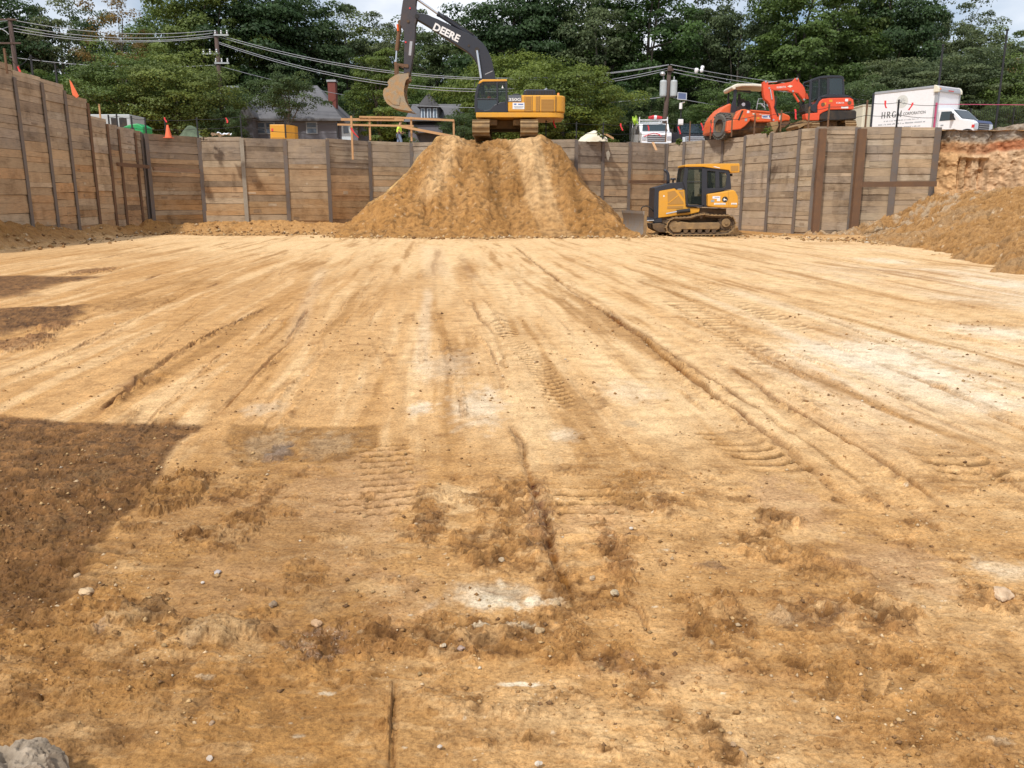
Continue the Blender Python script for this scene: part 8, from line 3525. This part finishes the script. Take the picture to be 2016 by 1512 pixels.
sc_ = [(1972, 1172, 44, "largest pale rounded stone at the right edge, half sunk in the dirt", (.62, .47, .33)),
       (170, 1166, 26, "pale oval stone in the dark soil at the left", (.60, .45, .28)),
       (152, 1134, 14, "small tan stone just above the pale oval stone in the dark soil", (.52, .38, .24)),
       (112, 1196, 15, "flat cream stone at the lower left, left of the pale oval stone", (.62, .50, .33)),
       (428, 1127, 15, "blue-grey pebble on smooth mud at the left centre", (.42, .45, .50)),
       (399, 1147, 8, "tiny white pebble below the blue-grey pebble", (.75, .72, .68)),
       (525, 1240, 15, "grey stone at the right end of the grey lumpy clay", (.42, .36, .30)),
       (538, 1189, 17, "dark ringed pebble left of the wet patch", (.22, .18, .14)),
       (622, 1228, 24, "orange-tan stone at the top of the wet shiny patch", (.62, .40, .24)),
       (411, 1493, 15, "pale grey round stone at the bottom left", (.60, .55, .50)),
       (417, 1424, 13, "brown stone above the pale grey round stone", (.38, .27, .19)),
       (48, 1262, 10, "yellow stone left of the grey lumps", (.65, .48, .22)),
       (1062, 1243, 21, "round tan stone in the middle of the loose clods", (.50, .36, .20)),
       (907, 1277, 15, "purplish grey stone in the loose clods, left of the round tan stone", (.34, .27, .26)),
       (874, 1271, 11, "small pale stone left of the purplish grey stone", (.58, .52, .40)),
       (1208, 1167, 20, "smooth olive oval stone right of the long rut", (.46, .40, .28)),
       (1166, 1138, 15, "rough grey-tan clod stone above the olive oval stone", (.48, .38, .26)),
       (1094, 1189, 17, "sandy block stone in the long rut", (.56, .42, .25)),
       (988, 1103, 16, "dusty olive stone above the white clay smear", (.45, .37, .26)),
       (1243, 1040, 8, "tiny white chip near the tread print", (.8, .78, .72)),
       (1462, 1483, 18, "brown clod stone at the lower right of centre", (.40, .28, .18)),
       (1444, 1466, 12, "smaller brown clod just above the lower brown one", (.42, .29, .18)),
       (1060, 1504, 15, "whitish stone at the bottom centre", (.70, .66, .58)),
       (865, 1470, 10, "small white chip at the bottom, left of centre", (.72, .68, .62)),
       (1650, 1414, 10, "small pale chip low at the right", (.72, .68, .62))]
for i, (px, py, w, lb, c) in enumerate(sc_):
    stone(px, py, w, lb, c, 40 + i)
# the grey boulder at the lower left corner
def boulder(px, py, rx, ry, rz, label, seed):
    q = G(px, py)
    bm = bmesh.new()
    bmesh.ops.create_icosphere(bm, subdivisions=6, radius=1)
    co = np.array([v.co for v in bm.verts])
    n1 = fbm(co[:, 0] * 1.2 + seed, co[:, 1] * 1.2 + co[:, 2] * .9, 3, seed)
    n2 = 1 - np.abs(fbm(co[:, 0] * 2.6 + co[:, 2] * 1.4, co[:, 1] * 2.6 - co[:, 2] * 1.1, 4, seed + 3)) * 2.2
    n3 = fbm(co[:, 0] * 9 + co[:, 2] * 5, co[:, 1] * 9 + co[:, 2] * 3, 4, seed + 9)
    k = 1 + .20 * n1 + .20 * n2 + .08 * n3
    for i, v in enumerate(bm.verts):
        v.co = Vector((co[i, 0] * rx * k[i], co[i, 1] * ry * k[i], co[i, 2] * rz * k[i]))
    me = bpy.data.meshes.new("boulder")
    bm.to_mesh(me)
    bm.free()
    a = me.color_attributes.new("tone", 'FLOAT_COLOR', 'POINT')
    for i in range(len(me.vertices)):
        s_ = .85 + .3 * float(n3[i]) + .15 * float(n2[i])
        a.data[i].color = (.33 * s_, .265 * s_, .195 * s_, 1)
    me.materials.append(M['rock'])
    ob = bpy.data.objects.new("boulder", me)
    col.objects.link(ob)
    ob.location = (q.x, q.y, rz * .12)
    tag(ob, label, "boulder")


boulder(18, 1580, .155, .14, .125, "rugged grey lump of rock cut by the lower left corner", 5)

# loose gravel and crumbs: nobody could count these
def crumbs():
    g_ = np.random.default_rng(99)
    n = 11000
    y = 1.9 + 10 * g_.random(n) ** 2.2
    x = g_.uniform(-.66, .66, n) * (y + .4)
    dens = fbm(x * 1.8, y * 1.5, 3, 901)
    keep = dens + .35 * g_.random(n) > .12
    x, y = x[keep], y[keep]
    # slope and ramp crumbs
    n0 = len(x)
    fx, fy = [], []
    for xa, ya, xb, yb, k_, w_ in ((-8.2, 36.6, -3, 35.4, 320, .7), (-3, 35.4, 3.5, 35.3, 380, .6), (3.5, 35.3, 6.2, 36.8, 240, .7), (-17, 39.5, -8, 39.2, 420, 1.0),
                                   (-17.2, 39, -16.4, 27, 260, .7), (12.6, 35.2, 16.2, 29, 420, .9), (16.2, 29, 18.6, 22, 320, .9), (6.5, 38.8, 12.4, 36.5, 220, .7)):
        u_ = g_.random(k_)
        fx.append(xa + (xb - xa) * u_ + g_.normal(0, w_, k_))
        fy.append(ya + (yb - ya) * u_ + g_.normal(0, w_, k_))
    x, y = np.concatenate([x] + fx), np.concatenate([y] + fy)
    n = len(x)
    s = (.0018 + .0075 * g_.random(n) ** 4) * (1 + y * .12)
    s[n0:] = .02 + .075 * g_.random(n - n0) ** 2.5
    base = np.array([(1, 0, 0), (-1, 0, 0), (0, 1, 0), (0, -1, 0), (0, 0, 1), (0, 0, -1)], float)
    fc = np.array([(0, 2, 4), (2, 1, 4), (1, 3, 4), (3, 0, 4), (2, 0, 5), (1, 2, 5), (3, 1, 5), (0, 3, 5)])
    V = base[None] * (1 + .45 * g_.normal(size=(n, 6, 1)) * .6) * s[:, None, None] * np.array([1.2, 1, .75])
    ang = g_.uniform(0, 6.28, n)
    ca, sa = np.cos(ang)[:, None], np.sin(ang)[:, None]
    Vx = V[..., 0] * ca - V[..., 1] * sa
    Vy = V[..., 0] * sa + V[..., 1] * ca
    gm = ground.data
    # ground height lookup on the fan grid
    co = np.empty(len(gm.vertices) * 3, np.float32)
    gm.vertices.foreach_get("co", co)
    co = co.reshape(-1, 3)
    nc = 860
    Gr = co.reshape(-1, nc + 120, 3)
    ysr = Gr[:, 0, 1]
    ri = np.clip(np.searchsorted(ysr, y), 0, len(ysr) - 1)
    hw = .72 * ysr[ri] + .75
    ci = np.clip(((x / hw + 1) / 2 * (nc - 1)).round().astype(int), 0, nc - 1) + 60
    z = Gr[ri, ci, 2]
    VV = np.stack([Vx + x[:, None], Vy + y[:, None], V[..., 2] + z[:, None] + s[:, None] * .35], -1).reshape(-1, 3)
    F_ = (fc[None] + (np.arange(n) * 6)[:, None, None]).reshape(-1, 3)
    me = bpy.data.meshes.new("gravel")
    me.vertices.add(len(VV))
    me.vertices.foreach_set("co", VV.astype(np.float32).ravel())
    me.loops.add(len(F_) * 3)
    me.loops.foreach_set("vertex_index", F_.ravel().astype(np.int32))
    me.polygons.add(len(F_))
    me.polygons.foreach_set("loop_start", np.arange(0, len(F_) * 3, 3, dtype=np.int32))
    me.update(calc_edges=True)
    a = me.color_attributes.new("tone", 'FLOAT_COLOR', 'POINT')
    pal = np.array([(.46, .30, .14), (.33, .18, .07), (.55, .40, .24), (.20, .11, .05), (.62, .54, .42)])
    pc = pal[g_.choice(5, n, p=[.36, .34, .12, .17, .01])] * g_.uniform(.8, 1.15, n)[:, None]
    c4 = np.ones((n * 6, 4), np.float32)
    c4[:, :3] = np.repeat(pc, 6, 0)
    a.data.foreach_set("color", c4.ravel())
    me.materials.append(M['rock'])
    ob = bpy.data.objects.new("gravel", me)
    col.objects.link(ob)
    tag(ob, "brown crumbs and grit scattered over the near pit floor", "gravel", kind="stuff")


crumbs()
